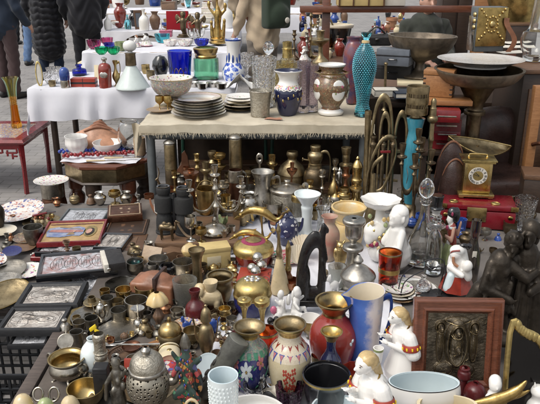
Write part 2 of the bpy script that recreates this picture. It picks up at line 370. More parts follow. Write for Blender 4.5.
def place(th, name, label, cat, bb, z, rz=0, tilt=(0, 0), mode='f', group=None):
    """fit the thing into a picture box while it stands on the level z; mode f: width and height free, u: one scale"""
    x0, y0, x1, y1 = bb
    allV = np.vstack([p[1] for p in th.parts])
    M = np.array((Matrix.Rotation(R(rz), 3, 'Z') @ Matrix.Rotation(R(tilt[0]), 3, 'X') @ Matrix.Rotation(R(tilt[1]), 3, 'Y')))
    pos = at((x0 + x1) / 2, y1, z); zc = proj(pos[None])[2][0]
    sx = (x1 - x0) / F * zc / max(1e-6, np.ptp(allV[:, 0])); sz = sx
    if mode == 'f': sz = (y1 - y0) / F * zc
    def W(sx, sz, pos):
        v = (allV * np.array((sx, sx, sz))) @ M.T
        v = v - np.array((0, 0, v[:, 2].min())); return v + pos
    for it in range(30):
        v = W(sx, sz, pos); px, py, zz = proj(v)
        w, h = np.ptp(px), np.ptp(py); zc = zz.mean()
        pos[0] += ((x0 + x1) / 2 - (px.max() + px.min()) / 2) * zc / F * .9
        pos[1] += (py.max() - y1) * zc / F * .9 / max(.25, math.sin(math.atan2(CAMZ - z, pos[1])))
        if mode == 'u': k = (x1 - x0) / w; sx *= k; sz *= k
        elif mode == 'h': k = ((y1 - y0) / h) ** .8; sx *= k; sz *= k
        else:
            sx *= (x1 - x0) / w
            h2 = np.ptp(proj(W(sx, sz * 1.1, pos))[1]); dh = max(1e-3, (h2 - h) / .1)
            sz *= min(1.4, max(.6, 1 + .8 * ((y1 - y0) - h) / dh)); sz = max(sz, .1 * sx)
    FOOT.append((pos[0], pos[1], .5 * (x1 - x0) / F * zc, z, name))
    zmin = ((allV * np.array((sx, sx, sz))) @ M.T)[:, 2].min()
    top = 0
    for p in th.parts:
        p[1] = (p[1] * np.array((sx, sx, sz))) @ M.T - np.array((0, 0, zmin)); top = max(top, p[1][:, 2].max())
    LASTTOP[:] = [pos[0], pos[1], z + top]
    return emit(th, name, label, cat, pos.tolist(), group)
def vessel(th, pf, mats, open=True, t=.03, n=30, floor=.06, lobes=0, amp=0, twist=0, k=3, par=None):
    """turned body; mats = 'mat' or [('body', mat), (z, 'rim', mat)...], inside belongs to the last named 'inside' mat or to the body"""
    P = prof(pf, k) if isinstance(pf, str) else pf
    if isinstance(mats, str): mats = [('body', mats)]
    bands = [(-9, mats[0][0], mats[0][1])] + [b for b in mats[1:] if b[0] != 'in']
    inner = next((b for b in mats[1:] if b[0] == 'in'), None)
    tot = max(p[1] for p in P)
    groups = [[] for _ in bands]
    cur = None
    for i in range(len(P) - 1):
        zm = (P[i][1] + P[i + 1][1]) / 2
        b = max(j for j, x in enumerate(bands) if zm >= x[0] - 1e-9)
        if b == cur: groups[b][-1].append(P[i + 1])
        else: groups[b].append([P[i], P[i + 1]]); cur = b
    zi = None
    if open:
        Q = [(max(.004, r - t), z) for r, z in reversed(P) if z > floor]
        if Q:
            Q = [P[-1]] + Q + [(0.001, min(floor, Q[-1][1]))]
            zi = Q
    b0 = None
    for gi, (g, b) in enumerate(zip(groups, bands)):
        if not g: continue
        vfs = [lathe(x, n, lobes, amp, twist) for x in g]
        if zi and not inner and gi == 0: vfs.append(lathe(zi, n, lobes, amp, twist))
        ix = th.add(b[1], merge(*vfs), b[2], par)
        if b0 is None: b0 = ix
    if zi and inner: th.add('lining', lathe(zi, n, lobes, amp, twist), inner[1], par)
    return b0
def lat(name, label, cat, bb, z, pf, mats, group=None, ex=(), rz=0, tilt=(0, 0), mode='f', oval=1, **k):
    th = Th(); vessel(th, pf, mats, **k)
    w_ = random.Random(label); a1, a2, a3 = (w_.uniform(0, 6.28) for _ in range(3)); g_ = w_.uniform(.004, .014)
    for p in th.parts: # hand-made and knocked about: never quite round
        V = p[1] * np.array((1, oval, 1)); a = np.arctan2(V[:, 1], V[:, 0]); q = 1 + g_ * np.sin(2 * a + a1 + 2 * V[:, 2]) + .5 * g_ * np.sin(3 * a + a2 - 4 * V[:, 2]); V[:, 0] *= q; V[:, 1] *= q; p[1] = V
    if mode == 'f' and tilt == (0, 0) and len(th.parts) < 3: tilt = (w_.uniform(-1.6, 1.6), w_.uniform(-1.6, 1.6))
    for e in ex: th.add(*e)
    return place(th, name, label, cat, bb, z, rz, tilt, mode, group)
def solid(name, label, cat, bb, z, parts, rz=0, tilt=(0, 0), mode='f', group=None):
    th = Th()
    for e in parts: th.add(*e)
    return place(th, name, label, cat, bb, z, rz, tilt, mode, group)
def real(name, label, cat, parts, loc=(0, 0, 0), group=None, kind=None):
    th = Th()
    for e in parts: th.add(*e)
    return emit(th, name, label, cat, loc, group, kind)
def handle(x, z0, z1, out, r=.03):
    return tube([(x, 0, z1), (x + out, 0, z1 + .02), (x + out * 1.1, 0, (z0 + z1) / 2), (x + out * .5, 0, z0), (x, 0, z0)], r)

def decant(name, label, bb, z, body, stopper, mats, ex=(), **k):
    """hollow glass bottle with its stopper or collar as parts of its own"""
    th = Th(); b = vessel(th, body, mats, open=True, t=k.pop('t', .05), **k)
    for pn, pf, m_ in stopper: th.add(pn, lathe(prof(pf), 24), m_, b)
    for e in ex: th.add(*e, b)
    return place(th, name, label, name.split('_')[-1], bb, z)

def wrap(polys, pf, t=.012):
    """flat painted shapes (x, y) laid on a turned body: polys = [(angle, height, [(x, y)...])]"""
    R_ = lambda z: float(np.interp(z, [p[1] for p in pf], [p[0] for p in pf])); V, Fc = [], []
    for a, h, q in polys:
        n = len(q); k = len(V); cx = sum(x for x, y in q) / n; cy = sum(y for x, y in q) / n
        for tt, pts in ((0, q), (t, q), (t * 1.5, [(cx, cy)])):
            for x, y in pts:
                r = R_(h + y) + tt - .004; g = a + x / max(.1, R_(h)); V.append((r * math.sin(g), -r * math.cos(g), h + y))
        for i in range(n):
            j = (i + 1) % n; Fc += [(k + i, k + j, k + n + j, k + n + i), (k + n + i, k + n + j, k + 2 * n)]
    return np.array(V), Fc
def petals(n, r, w, rot=0):
    return [[(r * .15 * math.cos(b) + r * (.5 + .5 * math.cos(c)) * math.cos(b) - w * math.sin(c) * math.sin(b), r * .15 * math.sin(b) + r * (.5 + .5 * math.cos(c)) * math.sin(b) + w * math.sin(c) * math.cos(b)) for c in np.linspace(0, 6.283, 9)[:-1]] for b in (rot + 6.283 * i / n for i in range(n))]
# ------------------------------------------------------------------ camera, light, sky
cam = bpy.data.cameras.new('camera'); co = bpy.data.objects.new('camera', cam); COL.objects.link(co); S.camera = co
co.location = (0, 0, CAMZ); co.rotation_euler = (R(90) - PITCH, 0, 0); cam.sensor_width = 36; cam.lens = F / 540 * 36
cam.clip_start = .05; cam.clip_end = 600
W_ = bpy.data.worlds.new('World'); S.world = W_; W_.use_nodes = True; nt = W_.node_tree
SUN_EL, SUN_AZ = 56, -125
sky = nt.nodes.new('ShaderNodeTexSky'); sky.sky_type = 'NISHITA'; sky.sun_disc = False
sky.sun_elevation = R(SUN_EL); sky.sun_rotation = R(SUN_AZ); sky.dust_density = 4; sky.air_density = 1.2
hs = nt.nodes.new('ShaderNodeHueSaturation'); hs.inputs['Saturation'].default_value = .22
nt.links.new(sky.outputs[0], hs.inputs['Color']); nt.links.new(hs.outputs[0], nt.nodes['Background'].inputs[0]); nt.nodes['Background'].inputs[1].default_value = .15
sl = bpy.data.lights.new('sun', 'SUN'); so = bpy.data.objects.new('sun', sl); COL.objects.link(so)
sl.energy = .9; sl.angle = R(32); sl.color = (1, .92, .79)
d = Vector((math.sin(R(SUN_AZ)) * math.cos(R(SUN_EL)), math.cos(R(SUN_AZ)) * math.cos(R(SUN_EL)), math.sin(R(SUN_EL))))
so.rotation_euler = d.to_track_quat('Z', 'Y').to_euler()
vs = S.view_settings; vs.view_transform = 'Standard'; vs.look = 'None'; vs.gamma = 1; vs.use_curve_mapping = False; vs.exposure = .36
S.cycles.max_bounces = 10; S.cycles.transmission_bounces = 10; S.cycles.transparent_max_bounces = 10; S.cycles.caustics_reflective = False; S.cycles.caustics_refractive = False
S.cycles.use_denoising = True; S.cycles.sample_clamp_indirect = 6
# ------------------------------------------------------------------ ground
m, nt, b = nmat('pavers'); v = coords(nt)
bk = nt.nodes.new('ShaderNodeTexBrick'); nt.links.new(v, bk.inputs['Vector'])
bk.inputs['Scale'].default_value = 1; bk.inputs['Brick Width'].default_value = .2; bk.inputs['Row Height'].default_value = .1; bk.inputs['Mortar Size'].default_value = .006
bk.inputs['Mortar Smooth'].default_value = .4; bk.inputs['Bias'].default_value = -.1
bk.inputs['Color1'].default_value = (.27, .255, .25, 1); bk.inputs['Color2'].default_value = (.20, .19, .19, 1); bk.inputs['Mortar'].default_value = (.07, .066, .06, 1)
st = noise(nt, v, 3.2, 6); c = mixc(nt, .45, bk.outputs['Color'], ramp(nt, st.outputs[0], [(.32, (.11, .105, .10)), (.45, (.25, .24, .23)), (.7, (.38, .36, .335))]))
nt.links.new(c, b.inputs['Base Color']); b.inputs['Roughness'].default_value = .8
bump(nt, b, bk.outputs['Fac'], -.5, .006)
g = mesh_obj('pavement', *grid(2, 2, lambda u, w: ((u - .5) * 500, -50 + w * 500, 0)), 'pavers'); tag(g, kind='structure')

def wav(x, y, a=.004): return a * (math.sin(x * 9 + 2 * math.sin(y * 5)) + math.sin(y * 13 + x * 4 + 1) + .6 * math.sin(x * 31 + y * 17))
def hanging_cloth(x0, x1, y0, y1, z, dropf, dropl, hem=lambda t: 0, dropr=0, a=.0025, fold=.012, nx=70, ny=40):
    """sheet over a table top with front, left and right drops; returns verts, faces"""
    Lx, Ly = x1 - x0 + dropl + dropr, y1 - y0 + dropf
    def fn(u, w):
        sx, sy = -dropl + u * Lx, -dropf + w * Ly          # cloth coordinates from the front left table corner
        dz = 0; ox = oy = 0
        X, Y = sx, sy
        if sy < 0: q = -sy * (1 + hem(u)); dz -= q; Y = -.006; oy = -fold * (1 + math.sin(X * 34 + 1.3 * math.sin(X * 13))) * min(1, q / .15) - .02 * q
        if sx < 0: q = -sx; dz -= q; X = -.006; ox = -fold * (1 + math.sin(sy * 30)) * min(1, q / .15)
        if sx > x1 - x0: q = sx - (x1 - x0); dz -= q; X = x1 - x0 + .006; ox = fold * (1 + math.sin(sy * 30)) * min(1, q / .15)
        return (x0 + X + ox, y0 + Y + oy, z + .004 + abs(wav(x0 + X, y0 + Y, a)) + .0022 * (math.exp(-(((sx + .1) % .31 - .15) / .01) ** 2) + math.exp(-(((sy + .1) % .29 - .15) / .01) ** 2)) + dz)
    return slab(nx, ny, fn, .0025)
def table(name, label, x0, x1, y0, y1, z, mat, legm, group=None, inset=.04, lw=.035, brace=False, top=.025):
    P = [('tabletop', box(((x0 + x1) / 2, (y0 + y1) / 2, z - top / 2), (x1 - x0, y1 - y0, top), .2), mat)]
    for a in (x0 + inset, x1 - inset):
        for c in (y0 + inset, y1 - inset): P.append(('leg', tube([(a, c, 0), (a, c, z - top)], lw / 2, 10, 1), legm))
    if brace:
        P.append(('brace', merge(tube([(x0 + inset, y0 + inset + lw, .12), (x1 - inset, y0 + inset + lw, z - .1)], .01, 6, 1), tube([(x0 + inset, y1 - inset, z - .16), (x1 - inset, y1 - inset, z - .16)], .012, 6, 1)), legm))
    else: P.append(('rail', merge(*[tube([(x0 + inset, c, z - .07), (x1 - inset, c, z - .07)], lw * .42, 10, 1) for c in (y0 + inset + .002, y1 - inset)] + [tube([(a, y0 + inset, z - .075), (a, y1 - inset, z - .075)], lw * .4, 10, 1) for a in (x0 + inset, x1 - inset)]), legm))
    real(name, label, 'table', P, group=group)
ZB = .35          # display bench
ZT = .75          # tables
# bench: timber carcass with its left side board showing, cloth and blanket on it
BX0, BX1, BY0, BY1 = -.76, 1.55, 1.35, 3.50
real('display_bench', 'low dark timber bench carrying the brassware and china, its left side board bare', 'bench',
     [('bench_top', box(((BX0 + BX1) / 2 + .02, (BY0 + BY1) / 2, ZB - .02), (BX1 - BX0 - .04, BY1 - BY0, .03), .1), 'wood_bench'),
      ('side_board', box((BX0, (BY0 + 2.27) / 2, ZB - .09), (.045, 2.27 - BY0, .20), .1), 'wood_bench'),
      ('front_board', box(((BX0 + BX1) / 2, BY0 - .02, ZB - .11), (BX1 - BX0, .03, .16), .1), 'wood_bench'),
      ] + [('leg', box((x, y, (ZB - .04) / 2), (.06, .06, ZB - .04), .1), 'wood_bench') for x in (BX0 + .08, BX1 - .08) for y in (BY0 + .08, BY1 - .08)])
XW = -.185
bl = real('blanket', 'brown grey blanket spread under the silverware on the bench', 'blanket', [('blanket', slab(60, 90, lambda u, w: (BX0 + .03 + u * (XW - BX0), BY0 + .01 + w * (BY1 - BY0 - .02), ZB + .002 + abs(wav(u * 3, w * 5, .0022))), .002), 'blanket')])
real('white_cloth', 'white cloth spread under the vases and figurines on the bench', 'cloth', [('white_cloth', slab(90, 110, lambda u, w: (XW + .012 * math.sin(w * 17) + u * (.52 + .03 * math.sin(w * 9) - XW), BY0 - .02 + w * (BY1 - BY0 + .02), ZB + .006 + abs(wav(u * 4, w * 5, .0025))), .002), 'cloth_white')])
real('dark_cloth', 'dark brown cloth under the chest, statue and mirror on the bench', 'cloth', [('dark_cloth', slab(50, 90, lambda u, w: (.49 + u * (BX1 - .47), BY0 - .01 + w * (BY1 - BY0 + .45), ZB + .002 + abs(wav(u * 4, w * 5, .0015))), .0015), 'felt_grey')])
real('rear_bench', 'rear end of the dark bench under the urn and chest', 'bench', [('bench_top', box((1.08, BY1 + .235, ZB - .02), (.94, .45, .03), .1), 'wood_bench')] + [('leg', box((x, BY1 + .4, (ZB - .04) / 2), (.06, .06, ZB - .04), .1), 'wood_bench') for x in (.66, 1.5)])
ZC = ZB + .012
# burlap table
tl, tr = at(147, 119, ZT), at(374, 129, ZT)
TX0, TX1, TY0, TY1 = tl[0], tr[0], 3.60, 4.5
table('metal_frame_table', 'table on grey tubular metal legs under the frayed burlap cloth', TX0, TX1, TY0, TY1, ZT, 'wood_brown', 'grey_metal', inset=.035, lw=.052)
th = Th()
k = th.add('cloth', hanging_cloth(TX0 - .01, TX1 + .015, TY0 - .012, TY1, ZT, .05, .04, a=.004, fold=.007, nx=120, ny=60, hem=lambda t: .1 * math.sin(t * 23)), 'burlap')
fr = []
for i in range(300):
    x = TX0 - .005 + (TX1 - TX0 + .02) * i / 299; L = rng.uniform(.004, .03) * (.6 + .5 * math.sin(i * .21) ** 2)
    fr.append(tube([(x, TY0 - .024, ZT - .038), (x + rng.uniform(-.012, .012), TY0 - .026, ZT - .045 - L)], [.0016, .0008], 4, 1))
th.add('fringe', merge(*fr), 'burlap', k)
c0 = at(141, 119, ZT)
th.add('corner_flap', mv(slab(10, 14, lambda u, w: ((u - .5) * .055 * (1 - .3 * w), .02 * math.sin(u * 5 + w * 3), -w * .21 * (1 - .5 * u)), .003), (TX0 - .035, TY0 + .02, ZT + .004)), 'burlap', k)
th.add('stain', grid(12, 6, lambda u, w: (.02 + .11 * (u - .5) * (1 - .3 * w), TY0 + .1 + .05 * (w - .5), ZT + .0165 + .002 * math.sin(u * 7))), 'burlap_red', k)
emit(th, 'burlap_cloth', 'frayed natural burlap cloth over the table of plates and vases', 'tablecloth', (0, 0, 0))
real('shade_backdrop', 'added dark sheet standing in for shade behind the brass under the burlap table', 'cloth', [('shade_sheet', mv(slab(50, 10, lambda u, w: (TX0 + .06 + u * (TX1 - TX0 + .4), 4.52 + .02 * math.sin(u * 40), .02 + w * .70), .004), (0, 0, 0)), 'shade_backdrop')])  # added dark sheet, stands in for the black shade under the table
real('wooden_pallet', 'brown wooden pallet under the burlap table holding brass lamps', 'pallet', [('deck', merge(*[box((TX0 + .62, 3.57 + .13 * i, ZB - .012), (1.0, .115, .024), .1) for i in range(6)]), 'wood_brown'), ('bearer', merge(*[box((TX0 + .2 + .42 * i, 3.9, ZB / 2 - .013), (.07, .72, ZB - .026), .1) for i in range(3)]), 'wood_brown')])
# plank stand for the binoculars
p0 = at(152, 243, ZB + .05); p1 = at(240, 241, ZB + .05)
PZ = ZB + .05
real('wooden_board', 'weathered plank on the bench under the binoculars', 'board', [('plank', box(((p0[0] + p1[0]) / 2, p0[1] + .17, PZ - .019), (p1[0] - p0[0] - .02, .34, .038), .12), 'wood_mid')])
# white cloth table behind
a0, a1 = at(19, 94, ZT), at(236, 86, ZT); WY0 = 4.72; WY1 = 5.5
table('folding_table', 'dark legged table under the white cloth of perfume bottles', a0[0], a1[0], WY0, WY1, ZT, 'wood_dark', 'wood_dark', inset=.12, lw=.05, brace=True)
real('white_tablecloth', 'long white cloth over the table of perfume bottles', 'tablecloth', [('cloth', hanging_cloth(a0[0], a1[0], WY0, WY1, ZT, .19, .17, a=.003, fold=.016, hem=lambda t: .25 * (1 - t)), 'cloth_white')])
# glass bowl table
b0, b1 = at(79, 54, ZT), at(236, 46, ZT)
table('trestle_table', 'table under the short white cloth of coloured glass bowls', b0[0], b1[0], 6.85, 7.75, ZT, 'wood_pale', 'wood_brown', inset=.1)
real('short_tablecloth', 'white cloth over the table of coloured glass bowls', 'tablecloth', [('cloth', hanging_cloth(b0[0], b1[0], 6.85, 7.75, ZT, .28, .2, dropr=.2, a=.003, fold=.018), 'cloth_white')])
# far stalls
f0, f1 = at(100, 33, ZT), at(236, 33, ZT)
table('stall_table', 'stall table with white cloth hanging behind the gilded statuette', f0[0], f1[0], 9.0, 10.2, ZT, 'wood_pale', 'wood_brown', inset=.1)
real('hanging_white_cloth', 'white cloth with two hanging corners on the stall beyond the glass bowls', 'tablecloth', [('cloth', hanging_cloth(f0[0], f1[0], 9.0, 10.2, ZT, .3, .3, dropr=.3, a=.004, fold=.012, hem=lambda t: .7 * math.cos(t * 9) - .2), 'cloth_white')])
h0, h1 = at(95, 10, ZT), at(330, 10, ZT)
table('far_stall_table', 'farthest low stall table heaped with small bric-a-brac', h0[0], h1[0], 12.5, 14.2, ZT, 'wood_pale', 'wood_brown', inset=.1)
real('far_white_cloth', 'cloth on the farthest stall heaped with bric-a-brac', 'tablecloth', [('cloth', hanging_cloth(h0[0], h1[0], 12.5, 14.2, ZT, .35, .3, dropr=.3, a=.004, fold=.012), 'cloth_white')])
for i, x in enumerate((-.1, .35)):
    pass
real('cardboard_crate', 'open yellowish cardboard crate under the far white cloth stall', 'box', [('box', box((0, 0, .21), (.55, .4, .42), .03), 'card_yellow'), ('lid_flap', box((0, -.27, .40), (.5, .14, .012), .1), 'card_yellow')], loc=(atY(161, 27, 8.6)[0], 8.6, 0))
real('cardboard_box', 'flat yellowish cardboard box behind the pink glass bowls', 'box', [('box', box((0, 0, .22), (1.0, .4, .44), .03), 'card_yellow'), ('lid', box((0, 0, .46), (1.04, .44, .03), .1), 'card_cream')], loc=(atY(122, 38, 8.3)[0], 8.3, 0))
# right hand tables
r0, r1 = at(296, 62, ZT), at(400, 62, ZT)
table('vase_table', 'dark table of candlesticks and lamps behind the blue fish bottle', r0[0], r1[0] + .1, 4.85, 6.9, ZT, 'wood_brown', 'wood_dark', inset=.08)
SX0, SX1 = atY(381, 100, 4.4)[0], atY(560, 100, 4.4)[0]
real('sideboard', 'dark wooden sideboard under the bronze bowl and old books', 'cabinet',
     [('top', box(((SX0 + SX1) / 2, 4.9, .70), (SX1 - SX0, 1.0, .035), .1), 'wood_dark'), ('back_panel', box(((SX0 + SX1) / 2, 5.36, .34), (SX1 - SX0 - .02, .03, .68), .05), 'wood_dark'),
      ('shelf', box(((SX0 + SX1) / 2, 4.92, .36), (SX1 - SX0 - .06, .86, .025), .1), 'wood_dark')] +
     [('side_panel', box((x, 4.92, .34), (.035, .9, .68), .1), 'wood_dark') for x in (SX0 + .02, (SX0 + SX1) / 2, SX1 - .02)])
# stall frame: rail on posts
q0, q1 = atY(300, 9, 5.9), atY(545, 9, 5.9)
real('stall_rail', 'brown wooden rail on posts running across the stall behind the bowls', 'stall frame',
     [('rail', box(((q0[0] + q1[0]) / 2 + .3, 5.9, q0[2]), (q1[0] - q0[0] + .6, .09, .055), .08), 'wood_red')] +
     [('post', box((atY(px, 9, 5.9)[0], 5.97, .68), (.07, .05, 1.36), .08), 'wood_red') for px in (327, 520)])
real('display_case', 'yellow wooden case with panes standing on the stall rail', 'case', [('case', box((0, 0, .12), (.40, .2, .24), .03), 'card_yellow')] +
     [('mullion', box((x, -.105, .12), (.012, .012, .24), .1), 'wood_brown') for x in (-.19, -.07, .06, .19)], loc=(atY(360, 5, 5.9)[0], 5.9, q0[2] + .03))
real('case_of_glass', 'pale box beside the yellow case on the stall rail', 'box', [('box', box((0, 0, .1), (.2, .16, .2), .03), 'paper'), ('lid', box((0, 0, .21), (.21, .17, .02), .1), 'card_cream')], loc=(atY(392, 5, 5.9)[0], 5.9, q0[2] + .03))
for i, (px, w, h, D, mt, lab) in enumerate(((452, .30, 1.9, 6.9, 'wood_dark', 'tall dark wardrobe panel behind the man in the olive jacket'), (480, .12, 1.9, 6.5, 'wood_orange', 'narrow orange wooden post leaning behind the studded copper box'), (505, .4, 2.0, 6.8, 'wood_dark', 'tall dark cupboard behind the golden boat dish'))):
    p = atY(px, 20, D)
    real(('wardrobe', 'timber_post', 'cupboard')[i], lab, ('wardrobe', 'post', 'cupboard')[i], [('body', box((0, 0, h / 2), (w, .3 if i != 1 else .05, h), .02), mt)] + ([] if i == 1 else [('door', box((sx * w / 4, -.16, h / 2), (w / 2 - .02, .02, h - .1), .1), mt) for sx in (-1, 1)] + [('plinth', box((0, -.01, .04), (w + .02, .32, .08), .05), mt)]), loc=(p[0], D, 0))
# backdrop wall of the market far behind
# plastic crates at lower left
def crate(loc, w, d_, h, label):
    P = []
    for nm, vf in (('front_wall', (w, 0)), ('rear_wall', (w, 0)), ('side_wall', (d_, 1)), ('side_wall', (d_, 1))):
        L = vf[0]; bars = []
        n = int(L / .035)
        for i in range(n + 1): bars.append(box((-L / 2 + L * i / n, 0, h / 2), (.009, .008, h), .1))
        for j in range(7): bars.append(box((0, 0, .006 + (h - .012) * j / 6), (L, .0085, .010 if j % 6 else .02), .1))
        V, Fc = merge(*bars)
        if vf[1]: V = V[:, [1, 0, 2]]
        P.append((nm, (V, Fc), 'black_plastic'))
    offs = [(0, -d_ / 2, 0), (0, d_ / 2, 0), (-w / 2, 0, 0), (w / 2, 0, 0)]
    P = [(a, mv(v, o), c) for (a, v, c), o in zip(P, offs)]
    P.append(('base_grid', merge(*[box((-w / 2 + w * i / 10, 0, .01), (.008, d_, .008), .1) for i in range(11)] + [box((0, -d_ / 2 + d_ * i / 8, .0102), (w, .008, .008), .1) for i in range(9)]), 'black_plastic'))
    real('plastic_crate', label, 'crate', P, loc=loc, group='black plastic crates under the icons')
e0 = at(18, 339, ZB - .03)
crate((-1.06, 2.03, 0), .52, .36, ZB - .04, 'black plastic lattice crate beside the bench under the stacked silver icons')
crate((-1.10, 1.63, 0), .44, .34, ZB - .12, 'black plastic lattice crate nearest the bottom corner, empty')
# support for the icons and plates: grey blanket on a low box platform
real('low_platform', 'low wooden platform under the grey blanket of plates and icons', 'platform', [('deck', box((-1.32, 2.90, ZB - .06), (1.04, 1.2, .03), .1), 'wood_bench')] + [('leg', box((x, y, (ZB - .08) / 2), (.06, .06, ZB - .08), .1), 'wood_bench') for x in (-1.75, -.88) for y in (2.36, 3.44)])
real('grey_blanket', 'grey blanket spread under the plates and framed icons', 'blanket', [('blanket', slab(60, 60, lambda u, w: (-1.84 + u * 1.05, 2.29 + w * 1.22, ZB - .04 + abs(wav(u * 4, w * 4, .004))), .003), 'felt_grey')])
ZI = ZB - .03
# ------------------------------------------------------------------ people
def hand(w, dirv, side, k=1.0):
    """palm and five curled fingers hanging from the wrist w"""
    w = np.array(w, float); d = np.array(dirv, float); d /= np.linalg.norm(d); sd = np.array(side, float); fw = np.cross(d, sd)
    P = [cap(w, w + d * .045 * k, .022 * k, .03 * k, 8), cap(w + d * .045 * k - sd * .012 * k, w + d * .075 * k + sd * .012 * k, .026 * k, .022 * k, 8)]
    for i, L in enumerate((.062, .075, .07, .055)):
        o = w + d * .085 * k + sd * (i - 1.5) * .019 * k; m_ = o + (d * .6 + fw * .25) * L * k; e = m_ + (d * .25 + fw * .45) * L * .8 * k
        P += [cap(o, m_, .0095 * k, .0085 * k, 6), cap(m_, e, .0085 * k, .0075 * k, 6)]
    o = w + d * .03 * k - sd * .03 * k; m_ = o + (d * .5 - sd * .55 + fw * .3) * .05 * k
    P += [cap(o, m_, .012 * k, .01 * k, 6), cap(m_, m_ + (d * .8 + fw * .4) * .035 * k, .01 * k, .008 * k, 6)]
    return P
def person(label, px, D, rz, ht, coat, hem, trouser, shoe='leather_black', hair='hair_dark', stance=.1, stride=.0, puffer=False, seat=None, wide=1.0, longhair=False, extra=None, armf=.05):
    """front faces -y before turning"""
    k = ht / 1.75; T = Th()
    dz = 0 if seat is None else seat - .80
    hips = .88 + dz
    legs = []
    tr = []
    for s in (-1, 1):
        hp = np.array((s * .095, 0, hips))
        if seat is None: kn = np.array((s * stance, -.02 + s * stride * .5, .48)); an = np.array((s * (stance + .01), .02 + s * stride, .09))
        else: kn = np.array((s * .13, -.42, hips - .02)); an = np.array((s * .13, -.40, .09))
        ft = an + np.array((s * .02, -.17, -.055))
        legs += [cap(hp, kn, .08, .055), cap(kn, an, .052, .036), cap(an + np.array((0, .02, -.03)), ft, .034, .026)]
        tr += [cap(hp, kn, .098, .077), cap(kn, an + np.array((0, 0, .02)), .076, .066)]
    sh = 1.40 + dz
    hd = np.array((0, -.035, 1.605 + dz))
    body = legs + [cap((0, 0, hips), (0, 0, hips + .2), .13, .125), cap((0, 0, hips + .2), (0, 0, sh - .05), .125, .15), cap((-.14, 0, sh - .02), (.14, 0, sh - .02), .065), cap((0, 0, sh), hd - np.array((0, 0, .06)), .056, .05),
        ball(hd, (.075, .092, .112)), ball(hd + np.array((0, -.02, -.06)), (.055, .066, .055)), cap(hd + np.array((0, -.088, .015)), hd + np.array((0, -.108, -.022)), .010, .016, 8), cap(hd + np.array((-.024, -.082, -.058)), hd + np.array((.024, -.082, -.058)), .010, .010, 8),
        ball(hd + np.array((-.077, .005, -.005)), (.012, .022, .032), 8), ball(hd + np.array((.077, .005, -.005)), (.012, .022, .032), 8), cap(hd + np.array((-.035, -.085, .028)), hd + np.array((.035, -.085, .028)), .010, .010, 8)]
    ct = [cap((0, 0, hem + .10), (0, 0, hips + .25), .185 * wide, .17 * wide, 20), cap((0, 0, hips + .25), (0, 0, sh - .06), .17 * wide, .165 * wide, 20), cap((-.15, .005, sh - .03), (.15, .005, sh - .03), .085), cap((0, .01, sh), (0, .005, sh + .075), .085, .078)]
    for s in (-1, 1):
        S0 = np.array((s * .185, 0, sh - .03)); el = np.array((s * .26, .02 - armf, sh - .30)); wr = np.array((s * .23, -.12 - armf * 1.6, sh - .5)) if seat is None else np.array((s * .12, -.34, sh - .32))
        body += [cap(S0, el, .045, .036), cap(el, wr, .036, .026)] + hand(wr, wr - el, (s * .5, .86, 0) if seat is None else (s, 0, 0))
        ct += [cap(S0, el, .075 * wide, .064 * wide), cap(el, wr - (wr - el) * .06, .062 * wide, .048)]
    V, Fc = sculpt(body, .0085, 3)
    b = T.add('body', (V, Fc), 'skin')
    cv = sculpt(ct, .014, 5)
    Vc = cv[0].copy(); Vc[:, 1] *= .92
    if puffer: # quilted rings
        an_ = np.arctan2(Vc[:, 1], Vc[:, 0]); a = np.abs(np.sin((Vc[:, 2] + .012 * np.sin(3 * an_ + Vc[:, 2] * 7) + .008 * np.sin(9 * an_)) * math.pi / .085)) * (.75 + .25 * np.sin(an_ * 13 + 6 * Vc[:, 2])); n_ = Vc.copy(); n_[:, 2] = 0; n_ /= np.linalg.norm(n_, axis=1)[:, None] + 1e-6; Vc = Vc + n_ * (a[:, None] ** .6) * .022
    else: # folds
        n_ = Vc.copy(); n_[:, 2] = 0; n_ /= np.linalg.norm(n_, axis=1)[:, None] + 1e-6
        Vc = Vc + n_ * (.007 * np.sin(Vc[:, 2] * 38 + 5 * np.sin(Vc[:, 0] * 17)) + .006 * np.sin(Vc[:, 0] * 40 + Vc[:, 2] * 21))[:, None]
    T.add('coat', (Vc, cv[1]), coat, b)
    tv = sculpt(tr, .016, 4); Vt = tv[0] + (.005 * np.sin(tv[0][:, 2] * 60 + 4 * np.sin(tv[0][:, 0] * 30)))[:, None] * np.array((.6, 1, 0)); T.add('trousers', (Vt, tv[1]), trouser, b)
    for s in (-1, 1):
        an = (np.array((s * (stance + .01), .02 + s * stride, .09)) if seat is None else np.array((s * .13, -.40, .09))); ft = an + np.array((s * .02, -.19, -.05))
        T.add('shoe', sculpt([cap(an + np.array((0, .03, -.04)), ft, .046, .036), cap(an, an + np.array((0, .01, .03)), .05, .05), box((an + ft) / 2 - np.array((0, -.01, .052)) + np.array((0, 0, .026)) - np.array((0, 0, .005)), (.075, .26, .02), .2)], .012, 3), shoe, b)
    hr = [ball(hd + np.array((0, .018, .035)), (.086, .095, .098))] + ([cap(hd + np.array((0, .06, 0)), hd + np.array((0, .10, -.26)), .08, .06)] if longhair else [])
    hv = sculpt(hr, .012, 2); keep = hv[0]; T.add('hair', (keep, hv[1]), hair, b)
    if extra: extra(T, b, sh, hips)
    Rz = np.array(Matrix.Rotation(R(rz), 3, 'Z')); zm = min(p[1][:, 2].min() for p in T.parts)
    for p in T.parts: p[1] = (p[1] - np.array((0, 0, zm))) @ Rz.T * k
    X = atY(px, 40, D)[0]
    emit(T, 'person', label, 'person', (X, D, 0))
person('person in a dark navy jacket and brown trousers behind the green and amber vase', 4, 8.3, 150, 1.78, 'navy_cloth', .80, 'trouser_brown', wide=1.08)
person('person in pale blue jeans and a dark jacket walking away', 36, 11.3, 175, 1.75, 'navy_cloth', .86, 'denim', stride=.16, shoe='leather_black')
